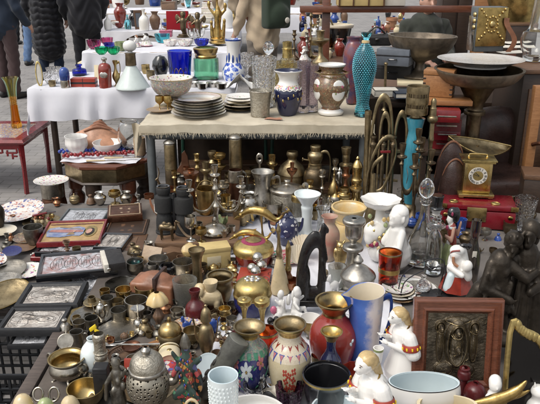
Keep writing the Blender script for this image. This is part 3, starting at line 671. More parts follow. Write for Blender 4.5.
person('person in a long quilted black puffer coat seen from behind', 49, 9.2, 185, 1.7, 'puffer_black', .47, 'denim_dark', puffer=True, longhair=True, wide=1.18)
person('person in a black wool jacket and black trousers beside the puffer coat', 87, 9.1, 200, 1.8, 'wool_black', .76, 'wool_black', wide=1.22)
person('distant person in dark clothes standing beyond the jeans', 22, 14.2, 170, 1.75, 'wool_black', .7, 'wool_black')
def pack(T, b, sh, hips):
    bp = sculpt([box((.02, .27, sh - .22), (.30, .15, .42), .2), ball((.02, .34, sh - .30), (.12, .07, .13)), ball((.02, .27, sh + .02), (.15, .1, .06))], .016, 5)
    k = T.add('backpack', bp, 'backpack_green', b)
    T.add('strap', merge(*[tube([(s * .12 + .02, .16, sh + .05), (s * .13 + .01, -.10, sh + .07), (s * .14, -.185, sh - .12), (s * .16, -.05, sh - .36)], .016, 6) for s in (-1, 1)]), 'leather_tan', k)
    T.add('patch', merge(mv(ball((0, 0, 0), (.018, .006, .018), 12), (.0, .36, sh - .12)), mv(ball((0, 0, 0), (.03, .008, .03), 12), (-.02, .415, sh - .34))), 'paper', k)
person('person in a beige coat with a green backpack over grey brown trousers', 263, 7.3, 215, 1.76, 'beige_cloth', .74, 'trouser_grey', wide=1.02, extra=pack)
person('man in an olive jacket sitting behind the wooden rail', 424, 6.6, 10, 1.74, 'jacket_olive', .56, 'wool_black', hair='hair_grey', seat=.47, wide=1.1)
real('folding_chair', 'dark folding chair under the man in the olive jacket', 'chair', [('seat', box((0, 0, .36), (.42, .42, .03), .1), 'wood_dark'), ('backrest', box((0, .24, .70), (.42, .025, .22), .1), 'wood_dark')] + [('leg', tube([(x, y, 0), (x, y + (.0 if y < 0 else .02), .35 if y < 0 else .8)], .016, 8, 1), 'iron') for x in (-.19, .19) for y in (-.18, .2)], loc=(atY(424, 40, 6.6)[0], 6.68, 0))
person('distant person in a beige coat beyond the gilded statuette', 229, 10.8, 160, 1.72, 'beige_cloth', .45, 'beige_cloth', wide=1.0)
# ------------------------------------------------------------------ common outlines
BOWL = '22,0 22,6! 30,14 44,45 50,100'
DEEP = '26,0 26,4! 38,18 49,50 47,80 50,100'
CUP = '30,0 31,3! 40,15 45,50 50,100'
TUMBLER = '40,0 42,2! 45,50 50,100'
PLATE = '30,0 30,1.5! 34,3 44,7 50,9'
BOTTLE = '36,0 40,3 44,25 40,48 20,60! 12,66 12,80! 16,84 16,88'
VASE = '28,0 30,3 36,12 50,48 46,66 28,80 24,86 30,94 38,100'
CANDLE = '46,0 48,4 30,10 14,16 11,30 20,36 11,42 9,62 18,68 10,74 12,80 24,84 24,86! 16,88 17,98 24,100'
def fan_bowl(name, label, cat, bb, z, mat, group=None, lobes=8, amp=.08): return lat(name, label, cat, bb, z, BOWL, [('body', mat)], group, lobes=lobes, amp=amp, t=.05, n=40)
# ------------------------------------------------------------------ glass bowl table
GB = 'coloured glass bowls on the white table'
fan_bowl('glass_bowl', 'larger ruffled pink glass bowl at the table edge nearest the black coats', 'bowl', (86, 39, 101, 50), ZT, 'glass_pink', GB)
fan_bowl('glass_bowl', 'pink glass bowl behind the blue bowl', 'bowl', (100, 37, 113, 46), ZT, 'glass_pink', GB)
fan_bowl('glass_bowl', 'emerald green glass bowl in front of the pink bowls', 'bowl', (94, 46, 108, 55), ZT, 'glass_emerald', GB)
fan_bowl('glass_bowl', 'sea green glass bowl in front of the cobalt bowl', 'bowl', (106, 46, 120, 55), ZT, 'glass_emerald', GB)
fan_bowl('glass_bowl', 'cobalt glass bowl between the pink and green bowls', 'bowl', (103, 42, 116, 49), ZT, 'glass_cobalt', GB)
fan_bowl('glass_bowl', 'mottled leaf green bowl at the end of the bowl row', 'bowl', (114, 41, 127, 52), ZT, 'onyx_green', GB, 5, .1)
fan_bowl('glass_bowl', 'cyan winged glass dish on the white table', 'bowl', (154, 33, 170, 44), ZT, 'glass_teal', GB, 2, .3)
fan_bowl('glass_bowl', 'clear glass bowl with amber flowers beside the cyan dish', 'bowl', (163, 39, 177, 47), ZT, 'floral_white', GB)
fan_bowl('glass_bowl', 'clear glass bowl with amber flowers beside the blue bowl', 'bowl', (177, 39, 193, 47), ZT, 'floral_white', GB)
fan_bowl('glass_bowl', 'wide royal blue glass bowl beside the gilded statuette', 'bowl', (194, 38, 209, 47), ZT, 'glass_cobalt', GB)
def girl(name, label, cat, bb, z, mats, group=None, rz=0, mode='f', lean=0):
    """small standing figurine: skirted body with arms, hair, base"""
    body = sculpt([cap((0, 0, .08), (0, 0, .42), .2, .10), cap((0, 0, .42), (lean, 0, .66), .10, .12), cap((lean, -.14, .66), (lean, .14, .66), .06), cap((lean, .16, .66), (-.12 + lean, .16, .48), .05, .04), cap((-.12 + lean, .16, .48), (-.18 + lean, .03, .56), .04, .03),
        cap((lean, -.16, .66), (-.10 + lean, -.16, .46), .05, .04), cap((-.10 + lean, -.16, .46), (-.18 + lean, -.02, .52), .04, .03), cap((lean, 0, .7), (lean - .01, 0, .80), .045), ball((lean - .03, 0, .87), (.085, .08, .10)), cap((lean - .11, 0, .865), (lean - .125, 0, .85), .012, .016, 6)], .022, 3)
    hair = sculpt([ball((lean, 0, .905), (.095, .092, .09)), cap((lean + .05, 0, .88), (lean + .07, 0, .72), .06, .035)], .02, 2)
    skirt = lathe([(.26 * (1 + 0), .03), (.23, .15), (.17, .32), (.115, .44)], 20, 7, .05)
    return solid(name, label, cat, bb, z, [('body', body, mats[0]), ('hair', hair, mats[1]), ('skirt', skirt, mats[2]), ('base', lathe(prof('26,0 27,2 24,5 22,6 1,6')), mats[3])], rz=rz, mode=mode, group=group)
girl('figurine', 'small flowered china figurine on the bowl table nearest the decanter stopper', 'figurine', (133, 35, 141, 48), ZT, ('white_porc', 'terracotta', 'floral_band', 'white_porc'))
girl('figurine', 'small flowered china figurine with a red sleeve beside the cyan dish', 'figurine', (140, 33, 153, 47), ZT, ('white_porc', 'hair_dark', 'floral_white', 'pink_glaze'))
solid('trinket_box', 'pink glass trinket box behind the cyan dish', 'box', (159, 29, 173, 37), ZT, [('box', box((0, 0, .3), (1, .7, .6), .06), 'pink_glaze'), ('lid', box((0, 0, .68), (1.04, .74, .16), .2), 'pink_glaze'), ('knob', ball((0, 0, .82), .08), 'gold')])
lat('candle', 'thin white candle standing behind the cyan dish', 'candle', (159.5, 20, 164, 33), ZT, '50,0 50,5! 16,7 14,95 4,97 2,100', [('body', 'white_porc')], open=False)
solid('red_box', 'red velvet jewel case standing upright behind the dark cherub', 'box', (166, 11, 189, 30), 1.0 - .25, [('case', box((0, 0, .5), (1, .3, 1), .08), 'red_velvet'), ('clasp', box((0, -.16, .55), (.1, .03, .06), .1), 'gold')], tilt=(-8, 0))
def cherub(label, bb, z, mat, base, arm=1):
    b = sculpt([cap((0, 0, .12), (.04, 0, .3), .06, .08), cap((.1, .02, .1), (.05, 0, .3), .05, .08), cap((0, 0, .3), (0, 0, .55), .12, .13), cap((-.12, 0, .58), (.12, 0, .58), .06), cap((.13, 0, .58), (.25, -.05, .72 * arm), .05, .035), cap((-.13, 0, .58), (-.24, -.06, .50), .05, .035), ball((0, 0, .77), (.11, .11, .12)), ball((0, 0.02, .82), (.12, .12, .09)),
        cap((.05, .12, .55), (.22, .2, .72), .05, .03), cap((-.05, .12, .55), (-.22, .2, .72), .05, .03), ball((.25, .2, .66), (.1, .03, .14)), ball((-.25, .2, .66), (.1, .03, .14))], .026, 2)
    return solid('cherub_figurine', label, 'figurine', bb, z, [('body', b, mat), ('base', lathe(prof('26,0 28,3 20,7 20,11 1,12')), base)])
cherub('dark bronze winged figurine in front of the red velvet case', (175, 11, 192, 38), ZT, 'bronze', 'bronze')
cherub('dark winged figurine on a clear crystal base beside the gilded statuette', (190, 12, 206, 40), ZT, 'bronze', 'glass')
for i, x in enumerate((186, 196)):
    lat('crystal_goblet', ('clear crystal goblet in front of the bronze winged figurine', 'clear crystal goblet beside the blue bowl')[i], 'goblet', (x, 28, x + 9, 44), ZT, '36,0 30,3 7,8 6,40 20,46 46,66 50,100', [('body', 'glass')], t=.06)
tower = [cap((0, 0, .1), (0, 0, .4), .16, .12), cap((0, 0, .4), (.03, 0, .62), .12, .14), ball((.02, 0, .72), (.09, .09, .10)), cap((.1, 0, .6), (.32, 0, .72), .05, .03), cap((-.08, 0, .6), (-.3, 0, .76), .05, .03), ball((.3, 0, .8), .07), ball((-.3, 0, .84), .07), cap((.0, 0, .75), (.0, 0, .9), .06, .04), ball((0, 0, .95), .06), cap((.2, -.05, .16), (.25, -.05, .4), .08, .06), ball((.26, -.05, .48), .06), cap((-.2, -.05, .16), (-.22, -.05, .36), .08, .06), ball((-.22, -.05, .44), .06)]
solid('gilded_statuette', 'tall gilded statuette with raised branching arms on the bowl table', 'statuette', (207, -4, 227, 46), ZT, [('figure', sculpt(tower, .02, 2), 'gold'), ('base', lathe(prof('32,0 34,3 28,6 30,10 20,13 1,14')), 'gold')])
for i in range(4):
    q = (200, 203, 201, 202)[i]; solid('white_carton', f'pale carton in the stack behind the gilded statuette, {("lowest", "second from below", "third from below", "topmost")[i]}', 'box', (q, 17 - 5 * i, q + 13, 24 - 5 * i), ZT - .1 + .075 * i, [('box', box((0, 0, .5), (1, .7, 1), .06), 'paper'), ('lid', box((0, 0, .94), (1.02, .72, .2), .1), 'floral_white')], rz=4 * i - 6, group='pale cartons stacked behind the gilded statuette')
solid('framed_picture', 'brown wooden picture frame leaning on the far white cloth stall', 'frame', (133, 10, 144, 30), ZT, [('frame', mv(rectring(.7, 1, [(0, 0), (0, .06), (.05, .08), (.14, .03), (.14, 0)]), (0, 0, .5), r=(R(90), 0, 0)), 'wood_brown'), ('picture', mv(grid(4, 4, lambda u, w: (u - .5, w - .5, 0)), (0, -.01, .5), (.5, .76, 1), (R(90), 0, 0)), 'grey_slate')], rz=25, tilt=(-12, 0), mode='f')
# far clutter: small individual things of a few kinds
far_kinds = [('trinket_box', 'box', lambda: [('box', box((0, 0, .4), (1, .7, .8), .08), None), ('lid', box((0, 0, .86), (1.04, .74, .14), .2), None)]), ('bottle', 'bottle', lambda: [('bottle', lathe(prof(BOTTLE)), None)]), ('bowl', 'bowl', lambda: [('bowl', lathe(prof(BOWL) + [(.46, .98), (.25, .2), (.01, .15)]), None)]), ('vase', 'vase', lambda: [('vase', lathe(prof(VASE)), None)]), ('dish', 'dish', lambda: [('dish', lathe(prof('20,0 20,4! 40,10 50,26')), None)])]
far_cols = [('terracotta', 'orange brown'), ('black_gloss', 'black'), ('white_porc', 'white'), ('blue_glaze', 'blue'), ('brass', 'brass coloured'), ('wood_mid', 'wooden'), ('glass_teal', 'turquoise'), ('silver_worn', 'silvery'), ('red_glaze', 'dark red'), ('card_cream', 'cream')]
def clutter(n, x0, x1, ya, yb, z, sz, where, grp, seed, kinds=None):
    r = random.Random(seed); used = []
    for i in range(n):
        kd = r.choice(kinds or far_kinds); mt, cn = r.choice(far_cols)
        for _ in range(40):
            x = r.uniform(x0, x1); y = r.uniform(ya, yb); w = r.uniform(*sz); D = at(x, y, z)
            if all((D[0] - a) ** 2 + (D[1] - b) ** 2 > (.55 * (w + c)) ** 2 for a, b, c in used): break
        used.append((D[0], D[1], w))
        h = w * {'trinket_box': .6, 'bottle': 2.0, 'bowl': .5, 'vase': 1.6, 'dish': .8}[kd[0]]
        P = [(nm, mv(vf, (0, 0, 0), (w, w, h)), mt) for nm, vf, _ in kd[2]()]
        real(kd[0], f'{cn} {kd[1]} {where}', kd[1], [(a, mv(b, r=(0, 0, r.uniform(-.6, .6))), c) for a, b, c in P], loc=D.tolist(), group=f'{cn} {kd[1]} items {grp}')
clutter(52, 96, 330, 0.5, 10, ZT + .012, (.10, .30), 'in the clutter of the farthest stall', 'on the farthest stall', 3)
clutter(30, 372, 402, 16, 46, ZT, (.05, .12), 'on the table between the fish bottle and the man', 'behind the cases', 18)
clutter(26, 108, 234, 21, 31, ZT + .012, (.09, .22), 'on the stall with hanging white cloth corners', 'on the hanging cloth stall', 5)
clutter(62, 299, 346, 16, 60, ZT, (.05, .15), 'among the candlesticks behind the burlap table', 'behind the burlap table', 8)
# ------------------------------------------------------------------ red lacquer table and its vase
RZ = .42; f0, f1 = at(22, 140, RZ), at(48, 121, RZ); rx1 = f0[0]; rx0 = rx1 - .9; ry0, ry1 = f0[1], f1[1]
cxr, cyr = (rx0 + rx1) / 2, (ry0 + ry1) / 2
fret = lambda x0, x1, y, dx: merge(*[box((x, y, RZ - .085 - (i % 3) * .022), (.012, .012, .045), .1) for i, x in enumerate(np.linspace(x0, x1, 7))] + [box(((x0 + x1) / 2, y, RZ - .072), (abs(x1 - x0), .0118, .012), .1), box((x1 - .04, y, RZ - .105), (.08, .0116, .012), .1), box((x1 - .02, y, RZ - .13), (.04, .0114, .012), .1), box((x0 + .05, y, RZ - .105), (.1, .0116, .012), .1)])
real('lacquer_table', 'low red lacquered table with fretwork brackets and a painted top', 'table',
     [('top_frame', mv(rectring(.9, ry1 - ry0, [(0, -.035), (-.012, -.02), (0, 0), (.07, 0), (.07, -.006), (.07, -.035)]), (cxr, cyr, RZ)), 'red_paint'), ('painted_panel', mv(grid(6, 6, lambda u, w: ((u - .5) * .77, (w - .5) * (ry1 - ry0 - .13), 0)), (cxr, cyr, RZ - .004)), 'mosaic'),
      ('apron', merge(box((cxr, ry0 + .03, RZ - .052), (.84, .018, .034), .1), box((rx1 - .03, cyr, RZ - .052), (.018, ry1 - ry0 - .09, .034), .1)), 'red_paint'), ('fretwork', fret(rx1 - .27, rx1 - .06, ry0 + .03, 1), 'red_paint')] +
     [('leg', tube([(x, y, 0), (x + .004, y, .2), (x, y, RZ - .036)], [.019, .017, .026], 4, 3), 'red_paint') for x in (rx0 + .03, rx1 - .03) for y in (ry0 + .035, ry1 - .035)])
lat('glass_vase', 'tall lobed glass vase shading from green rim to amber foot', 'vase', (1, 76, 22, 128), RZ, '34,0 36,3 34,8 28,22 25,45 30,70 40,88 54,98 56,100', [('body', 'glass_amber'), (.42, 'middle', 'glass_yellow'), (.64, 'rim', 'glass_green')], lobes=6, amp=.13, n=48, t=.05)
# ------------------------------------------------------------------ white table
solid('gilt_picture', 'small gilt oval frame leaning among crystal on the white table', 'frame', (35, 61, 43, 87), ZT, [('frame', mv(tube([(.5 * math.cos(a) * .55, 0, .5 + .48 * math.sin(a)) for a in np.linspace(0, 2 * math.pi, 13)[:-1]], .05, 8, 3, True)), 'gold_pale'), ('backing', mv(ball((0, .02, .5), (.26, .02, .45))), 'paper')], rz=20, tilt=(-14, 0), mode='f')
fan_bowl('crystal_dish', 'scalloped crystal dish beside the gilt oval frame', 'dish', (42, 71, 59, 85), ZT, 'crystal')
fan_bowl('crystal_ashtray', 'low crystal ashtray behind the scalloped dish', 'ashtray', (45, 66, 62, 75), ZT, 'crystal')
lat('brass_pot', 'tiny brass pot in front of the crystal dish', 'pot', (48, 80, 56, 88), ZT, DEEP, 'brass_old')
lat('perfume_bottle', 'egg shaped perfume bottle with blue lilac top and silver base', 'bottle', (59, 67, 70, 89), ZT, '38,0 42,4 44,30 42,38! 44,40 50,62 42,88 16,99 1,100', [('base', 'silver_worn'), (.39, 'top', 'glass_lilac')], open=False, label=None) if False else lat('perfume_bottle', 'egg shaped perfume bottle with blue lilac top and silver base', 'bottle', (59, 67, 70, 89), ZT, '38,0 42,4 44,30 42,38! 44,40 50,62 42,88 16,99 1,100', [('base', 'silver_worn'), (.39, 'top', 'blue_glaze')], open=False)
lat('ink_bottle', 'cobalt glass bottle with a short neck behind the red box', 'bottle', (72, 64, 87, 77), ZT + .0, '44,0 50,6 50,50 40,64 18,68! 16,86 24,90 24,100', [('body', 'glass_cobalt')])
solid('red_box', 'red box with a black band in front of the cobalt bottle', 'box', (70, 77, 98, 88), ZT, [('box', box((0, 0, .5), (1, .45, 1), .06), 'red_card'), ('band', box((0, -.0, .52), (1.006, .456, .22), .05), 'black_matte'), ('divider', box((0, -.005, .5), (.02, .456, 1.004), .1), 'black_matte')])
lat('perfume_bottle', 'red glass perfume bottle with round shoulders and silver label', 'bottle', (98, 57, 112, 89), ZT, '42,0 46,3 47,30 48,60 38,76 14,82! 13,88 20,90 20,97 4,100', [('body', 'red_glaze'), (.82, 'stopper', 'silver')], open=False, ex=[('emblem', mv(ball((0, 0, 0), (.3, .05, .1)), (0, -.45, .45)), 'silver')])
lat('brass_ewer', 'slim brass ewer between the red bottle and the frosted decanter', 'ewer', (112, 60, 121, 88), ZT, '44,0 40,4 14,14 40,32 44,46 18,64 14,78 26,92 30,100', [('body', 'brass')], ex=[('handle', handle(.2, .4, .9, .3, .05), 'brass')])
solid('card', 'small blank cream card behind the red bottle', 'card', (94, 65, 103, 80), ZT, [('card', box((0, 0, .5), (.7, .03, 1), .1), 'card_cream')], tilt=(-12, 0))
decant('decanter', 'frosted bell shaped decanter with brown neck and big white ball stopper', (115, 40, 150, 91), ZT, '48,0 50,2 44,10 28,30 15,46 14,50', [('neck', '14,49 15.5,50 14.5,72 17,73! 7,74', 'bronze'), ('stopper', '7,74 7,77 10,78 17,82 19,89 15,96 1,100', 'white_bisque')], 'frost_white')
lat('cobalt_vase', 'cobalt blue glass vase with gold painted arches', 'vase', (167, 49, 192, 80), ZT + .02, TUMBLER, [('body', 'glass_cobalt'), (.96, 'rim', 'gold')], t=.06, ex=[('gold_painting', merge(*[mv(tube([(-.09, -.005, 0), (-.09, -.005, .16), (0, -.02, .3), (.09, -.005, .16), (.09, -.005, 0)], .012, 6), (.30 * math.sin(a), -.452 * math.cos(a) * .99, .12), r=(0, 0, a)) for a in (-.9, -.3, .3, .9)]), 'gold')])
lat('mussel_dish', 'upright black shell dish beside the cobalt vase', 'shell', (152, 55, 169, 79), ZT + .0, [(0, 0), (.12, .0), (.14, .05), (.36, .2), (.5, .5), (.45, .75), (.25, .95), (0.01, 1)], [('shell', 'black_gloss')], open=False, ex=[('foot', lathe(prof('20,0 22,3 12,10 1,12')), 'brass_old')])
lat('glass_jar', 'green glass jar with a wide gold collar', 'jar', (193, 46, 219, 82), ZT, '46,0 49,3 50,20 49,62 47,68! 40,70 43,74 40,78 44,84 47,92 48,97 42,100', [('body', 'glass_green'), (.69, 'collar', 'gold')], t=.05)
lat('porcelain_vase', 'white porcelain vase with blue brushwork and a blue lip', 'vase', (222, 38, 245, 82), ZT, '38,0 44,4 49,14 46,28 30,44 25,58 27,80 34,96 35,100', [('body', 'blue_white'), (.46, 'neck', 'white_porc'), (.955, 'lip', 'blue_glaze')], ex=[('brushwork', merge(*[mv(ball((0, 0, 0), (.045, .03, .14), 10), (.27 * math.sin(a), -.27 * math.cos(a), .5 + .05 * math.sin(a * 7))) for a in np.linspace(-1.3, 1.3, 5)]), 'blue_glaze')])
lat('rimmed_plate', 'dark plate with an orange rim behind the floral bowl', 'plate', (160, 74, 198, 84), ZT, PLATE, [('body', 'grey_slate'), (.06, 'rim', 'terracotta')], mode='u')
for i, x in enumerate((186, 196, 206, 215)):
    lat('glass_coaster', ('silvery glass coaster behind the plate stack nearest the floral bowl', 'silvery glass coaster below the green jar', 'silvery glass coaster in front of the green jar', 'silvery glass coaster nearest the blue and white vase')[i], 'coaster', (x, 80, x + 13, 88 + i % 2), ZT + .005, '40,0 40,10! 46,30 50,40', [('body', 'silver')], mode='u', group='silvery coasters behind the plate stacks')
for i, (x, y, m_, lab) in enumerate(((141, 64, 'brass', 'small yellow brass dish beside the frosted decanter'), (146, 70, 'brass_old', 'dull brass cup between decanter and floral bowl'))):
    lat('brass_dish', lab, 'dish', (x, y, x + 9, y + 11), ZT, DEEP, m_)
lat('crystal_goblet', 'cut crystal goblet beside the blue and white vase', 'goblet', (241, 52, 254, 78), ZT, '36,0 30,3 8,10 8,38 26,44 46,62 50,100', [('body', 'crystal')], t=.07)
# ------------------------------------------------------------------ burlap table
ZK = ZT + .012
lat('wooden_plate', 'plain round wooden plate under the gold goblets', 'plate', (146, 100, 172, 113), ZK, PLATE, 'wood_pale', mode='u')
zq = LASTTOP[2] - .012
for i, x in enumerate((155, 163)):
    lat('gold_goblet', ('small amber gold goblet on the plate, outer one', 'small amber gold goblet on the plate, tucked against the bowl')[i], 'goblet', (x, 95, x + 8.5, 111), zq, '34,0 30,4 8,10 9,40 40,58 46,78 42,100', [('body', 'gold')], t=.06)
lat('floral_bowl', 'footed china bowl painted with flowers and a gilt edge', 'bowl', (149, 74, 193, 108), ZK, '28,0 27,4 10,12 9,26 16,32! 36,46 46,70 48,90 50,100', [('foot', 'brass'), (.32, 'body', 'famille'), (.965, 'rim', 'gold_pale'), ('in', 'floral_white')], t=.03, n=40)
def stack_plate(name, label, x0, y0, x1, y1, z, mats, ph=.0, grp=None, pf=PLATE): return lat(name, label, 'plate', (x0, y0, x1, y1), z, pf, mats, grp, mode='u', n=48)
z = ZK
PF2 = '30,0 30,1! 36,2.5 46,5 50,6'
for i, (m1, lab) in enumerate((('white_porc', 'lowest white'), ('cream_porc', 'second cream'), ('white_porc', 'third gilt edged'), ('white_porc', 'fourth white'), ('cream_porc', 'fifth cream'), ('white_porc', 'sixth grey edged'), ('blush_china', 'topmost blush painted'))):
    o = stack_plate('dinner_plate', f'{lab} dinner plate in the tall plate stack', 171 + i % 3, 100, 226 - i * .7, 118 - i * 2.6, z, [('body', m1), (.055, 'rim', ('white_porc', 'cream_porc', 'gold_pale', 'white_porc', 'white_porc', 'stoneware', 'gold_pale')[i])], grp='dinner plates stacked in front', pf=PF2); z = LASTTOP[2] - .012
z = ZK
for i, (m1, lab) in enumerate((('brass_old', 'lowest dull metal'), ('cream_porc', 'second cream'), ('white_porc', 'third white'), ('floral_white', 'fourth flowered'), ('white_porc', 'topmost thin white'))):
    stack_plate('side_plate', f'{lab} plate in the stack under the folded napkins', 222 + i, 90, 260 - i, 111 - i * 3, z, [('body', m1), (.055, 'rim', m1)], grp='plates stacked under the napkins', pf=PF2); z = LASTTOP[2] - .010
solid('folded_napkin', 'white folded paper napkin peaked on the second plate stack', 'napkin', (226, 73, 254, 90), z - .008, [('napkin', slab(14, 14, lambda u, w: (u - .5, (w - .5) * .8, .42 * max(0, 1 - abs(u - .5) * 2.2) * (1 - .6 * w) + .05 * math.sin(w * 9 + u * 5)), .02), 'white_bisque')])
lat('pewter_cup', 'engraved pewter cup at the edge of the burlap cloth', 'cup', (249, 88, 272, 118), ZK, '40,0 42,3! 42,20 45,70 50,97 50,100', [('body', 'filigree_pale'), (.95, 'rim', 'silver')])
lat('crystal_vase', 'tall cut crystal vase beside the floral urn with white neck', 'vase', (251, 55, 277, 108), ZK, '38,0 40,3 42,30 46,70 50,92 50,100', [('body', 'crystal')], lobes=8, amp=.05, n=48, t=.07)
lat('crystal_vase', 'fluted yellowish crystal vase behind the navy vase', 'vase', (270, 60, 298, 104), ZK, '40,0 42,3 43,40 48,80 50,100', [('body', 'glass_yellow')], lobes=10, amp=.06, n=60, t=.07)
lat('glass_rod', 'slanting amber glass stirring rod in the crystal vase', 'rod', (269, 55, 273, 96), ZK + .05, '50,0 50,5! 30,10 30,90 50,94 40,100', [('rod', 'gold')], open=False, tilt=(0, -6))
decant('decanter', 'clear decanter with round ball stopper and gold collar', (259, 41, 278, 92), ZK, '44,0 48,4 50,30 44,50 20,58', [('collar', '19,57 22,58 20,66 25,70 25,72! 10,72.5', 'gold'), ('stopper', '11,73 26,82 28,90 14,99 1,100', 'glass')], 'crystal')
lat('decanter', 'yellow glass bottle with stepped neck behind the crystal vases', 'decanter', (278, 41, 297, 92), ZK + .0, '40,0 46,4 50,40 46,60 28,68! 26,84 30,86! 24,88 26,100', [('body', 'glass_yellow'), (.68, 'neck', 'gold_pale')], t=.06)
lat('porcelain_vase', 'navy vase with a flowered white neck and flared lip', 'vase', (273, 68, 303, 116), ZK, '30,0 32,3 40,16 50,40 49,55 44,62! 34,72 31,80 38,92 48,98 48,100', [('body', 'navy_glaze'), (.61, 'shoulder', 'floral_band'), (.70, 'neck', 'white_porc')], n=40, ex=[('scallop', mv(tube([(.465 * math.cos(a), .465 * math.sin(a), .585 + .02 * math.sin(a * 14)) for a in np.linspace(0, 2 * math.pi, 57)[:-1]], .018, 6, 1, True)), 'white_porc'), ('gold_sprigs', merge(*[mv(ball((0, 0, 0), (.03, .03, .035), 8), (.495 * math.sin(a), -.495 * math.cos(a), .42 + .06 * math.sin(a * 5))) for a in np.linspace(-1.5, 1.5, 9)]), 'gold_pale')])
for i, (x, y0, y1, lab) in enumerate(((297, 60, 113, 'lilac ribbed glass tumbler vase beside the navy vase'), (305, 64, 112, 'lilac ribbed glass tumbler vase tucked behind the floral urn'))):
    lat('glass_vase', lab, 'vase', (x, y0, x + 14, y1), ZK, TUMBLER, [('body', 'glass_lilac'), (.97, 'rim', 'gold')], lobes=12, amp=.03, n=60, t=.07)
lat('floral_urn', 'white footed urn with painted oval panels and a gilt ruffled collar', 'urn', (313, 62, 350, 116), ZK, '34,0 36,4 34,7! 24,12 30,20 48,42 49,58 36,74 28,80! 30,86 36,92 37,95', [('foot', 'white_porc'), (.10, 'body', 'brown_plate'), (.79, 'collar', 'brown_plate'), (.92, 'lip', 'white_porc')], n=40,
    ex=[*[('painted_panel', mv(ball((0, 0, 0), (.2, .05, .20), 18), (.44 * math.sin(a), -.44 * math.cos(a), .49), r=(0, 0, a)), 'white_porc') for a in (-1.15, .35, 1.5)], *[('painted_leaf', mv(ball((0, 0, 0), (.03 + .02 * (j % 2), .012, .035), 8), (.485 * math.sin(a + (j - 1.5) * .12), -.485 * math.cos(a + (j - 1.5) * .12), .45 + .035 * j), r=(0, 0, a)), ('onyx_green', 'pink_glaze')[j % 2]) for a in (-1.15, .35, 1.5) for j in range(4)], ('lower_saucer', lathe([(.40, .775), (.47, .795), (.41, .805)], 30, 10, .04), 'gold_pale')])
# blue fish bottle
th = Th(); vessel(th, prof('33,0 36,2 30,10 26,18 36,38 49,58 47,72 34,84 17,91 14,93', 4), [('body', 'glass_aqua')], open=True, t=.06, n=36, floor=.02)
sc_ = []
PB = prof('33,0 36,2 30,10 26,18 36,38 49,58 47,72 34,84 17,91 14,93', 8)
for i in range(36):
    zz = .08 + i * .0235; rr = np.interp(zz, [p[1] for p in PB], [p[0] for p in PB]); n_ = 26
    for j in range(n_):
        a = 2 * math.pi * (j + .5 * (i % 2)) / n_; sc_.append(mv(ball((0, 0, 0), (.03 * rr / .4, .03 * rr / .4, .008), 6), (rr * math.cos(a) * .985, rr * math.sin(a) * .985, zz)))
th.add('scales', merge(*sc_), 'aqua_glint_stud', 0)  # studs lighter than the glass body, glints put into their colour
th.add('neck', lathe([(.135, .92), (.17, .925), (.17, .95), (.14, .955), (.14, .96)]), 'onyx', 0)
th.add('fish_mouth', mv(lathe([(.10, .955), (.13, .98), (.20, 1.02), (.24, 1.05), (.2, 1.045), (.06, 1.0)], 24, 3, .12), (0, 0, 0)), 'glass_aqua', 0)
place(th, 'fish_bottle', 'turquoise glass bottle shaped like a standing fish with studded scales', 'bottle', (352, 32, 377, 117), ZK)
lat('art_vase', 'tall purple and rust red mottled vase behind the fish bottle', 'vase', (343, 36, 364, 104), ZK, '30,0 32,3 38,25 50,60 48,78 36,90 30,94 36,100', [('body', 'purple_glaze')])
# ------------------------------------------------------------------ stall behind the burlap table
lat('planter', 'large black flared planter with a cream rim behind the fish bottle', 'planter', (323, 23, 354, 50), ZT, '34,0 36,3 34,6! 32,8 38,50 44,86! 48,88 50,93 50,100', [('foot', 'cream_porc'), (.07, 'body', 'black_gloss'), (.87, 'rim', 'cream_porc')], t=.05)
solid('brass_bow_handle', 'tall brass arched handle standing before the black planter', 'handle', (322, 18, 336, 50), ZT, [('arch', tube([(-.3, 0, 0), (-.3, 0, .6), (0, 0, 1), (.3, 0, .6), (.3, 0, 0)], .055, 8), 'brass_old'), ('foot', box((0, 0, .03), (.9, .4, .06), .1), 'brass_old')])
def cstick(label, bb, z, mat, group=None, pf=CANDLE, name='candlestick', **k): return lat(name, label, 'candlestick', bb, z, pf, mat if isinstance(mat, list) else [('body', mat)], group, open=False, **k)
cstick('heavy bronze candlestick with wide drip pan behind the floral urn', (311, 30, 330, 84), ZT, 'brass_old', pf='50,0 50,3 30,10 16,16 18,24 40,34 42,42 16,52 12,66 16,72 44,80 46,84! 20,86 22,98 26,100')
cstick('bronze candlestick with a narrow cup behind the yellow glass bottle', (289, 30, 299, 60), ZT, 'bronze')
cstick('tall old brass candlestick beside the blue bottle of the rear table', (306, 8, 314, 58), ZT, 'brass_old')
cstick('silver candlestick with stacked knops on the rear table', (313, 18, 322, 44), ZT, 'silver_worn')
cstick('pewter candlestick nearest the green backpack', (302, 32, 312, 62), ZT, 'pewter')
lat('orange_vase', 'orange and black banded vase near the rail post', 'vase', (312, 4, 325, 26), ZT, VASE, [('body', 'terracotta'), (.3, 'band', 'black_gloss'), (.55, 'neck', 'terracotta')])
lat('blue_bottle', 'small royal blue bottle on the rear table near the backpack', 'bottle', (299, 16, 307, 32), ZT, BOTTLE, [('body', 'glass_cobalt')], open=False)
lat('amber_lamp_glass', 'round amber glass bowl glowing beside the brass arch', 'bowl', (323, 37, 332, 50), ZT, DEEP, 'glass_amber')
girl('figurine', 'small white china lady on the rear table near the candlesticks', 'figurine', (299, 46, 309, 62), ZT, ('white_porc', 'white_porc', 'floral_white', 'white_porc'))
lat('terracotta_pot', 'terracotta plant pot in a red dish under the rail', 'pot', (386, 17, 398, 29), ZT, '36,0 38,3! 44,70 50,72 50,100', [('body', 'terracotta')])
lat('red_dish', 'flat red dish under the terracotta pot', 'dish', (374, 24, 400, 32), ZT - .0, PLATE, 'red_glaze', mode='u')
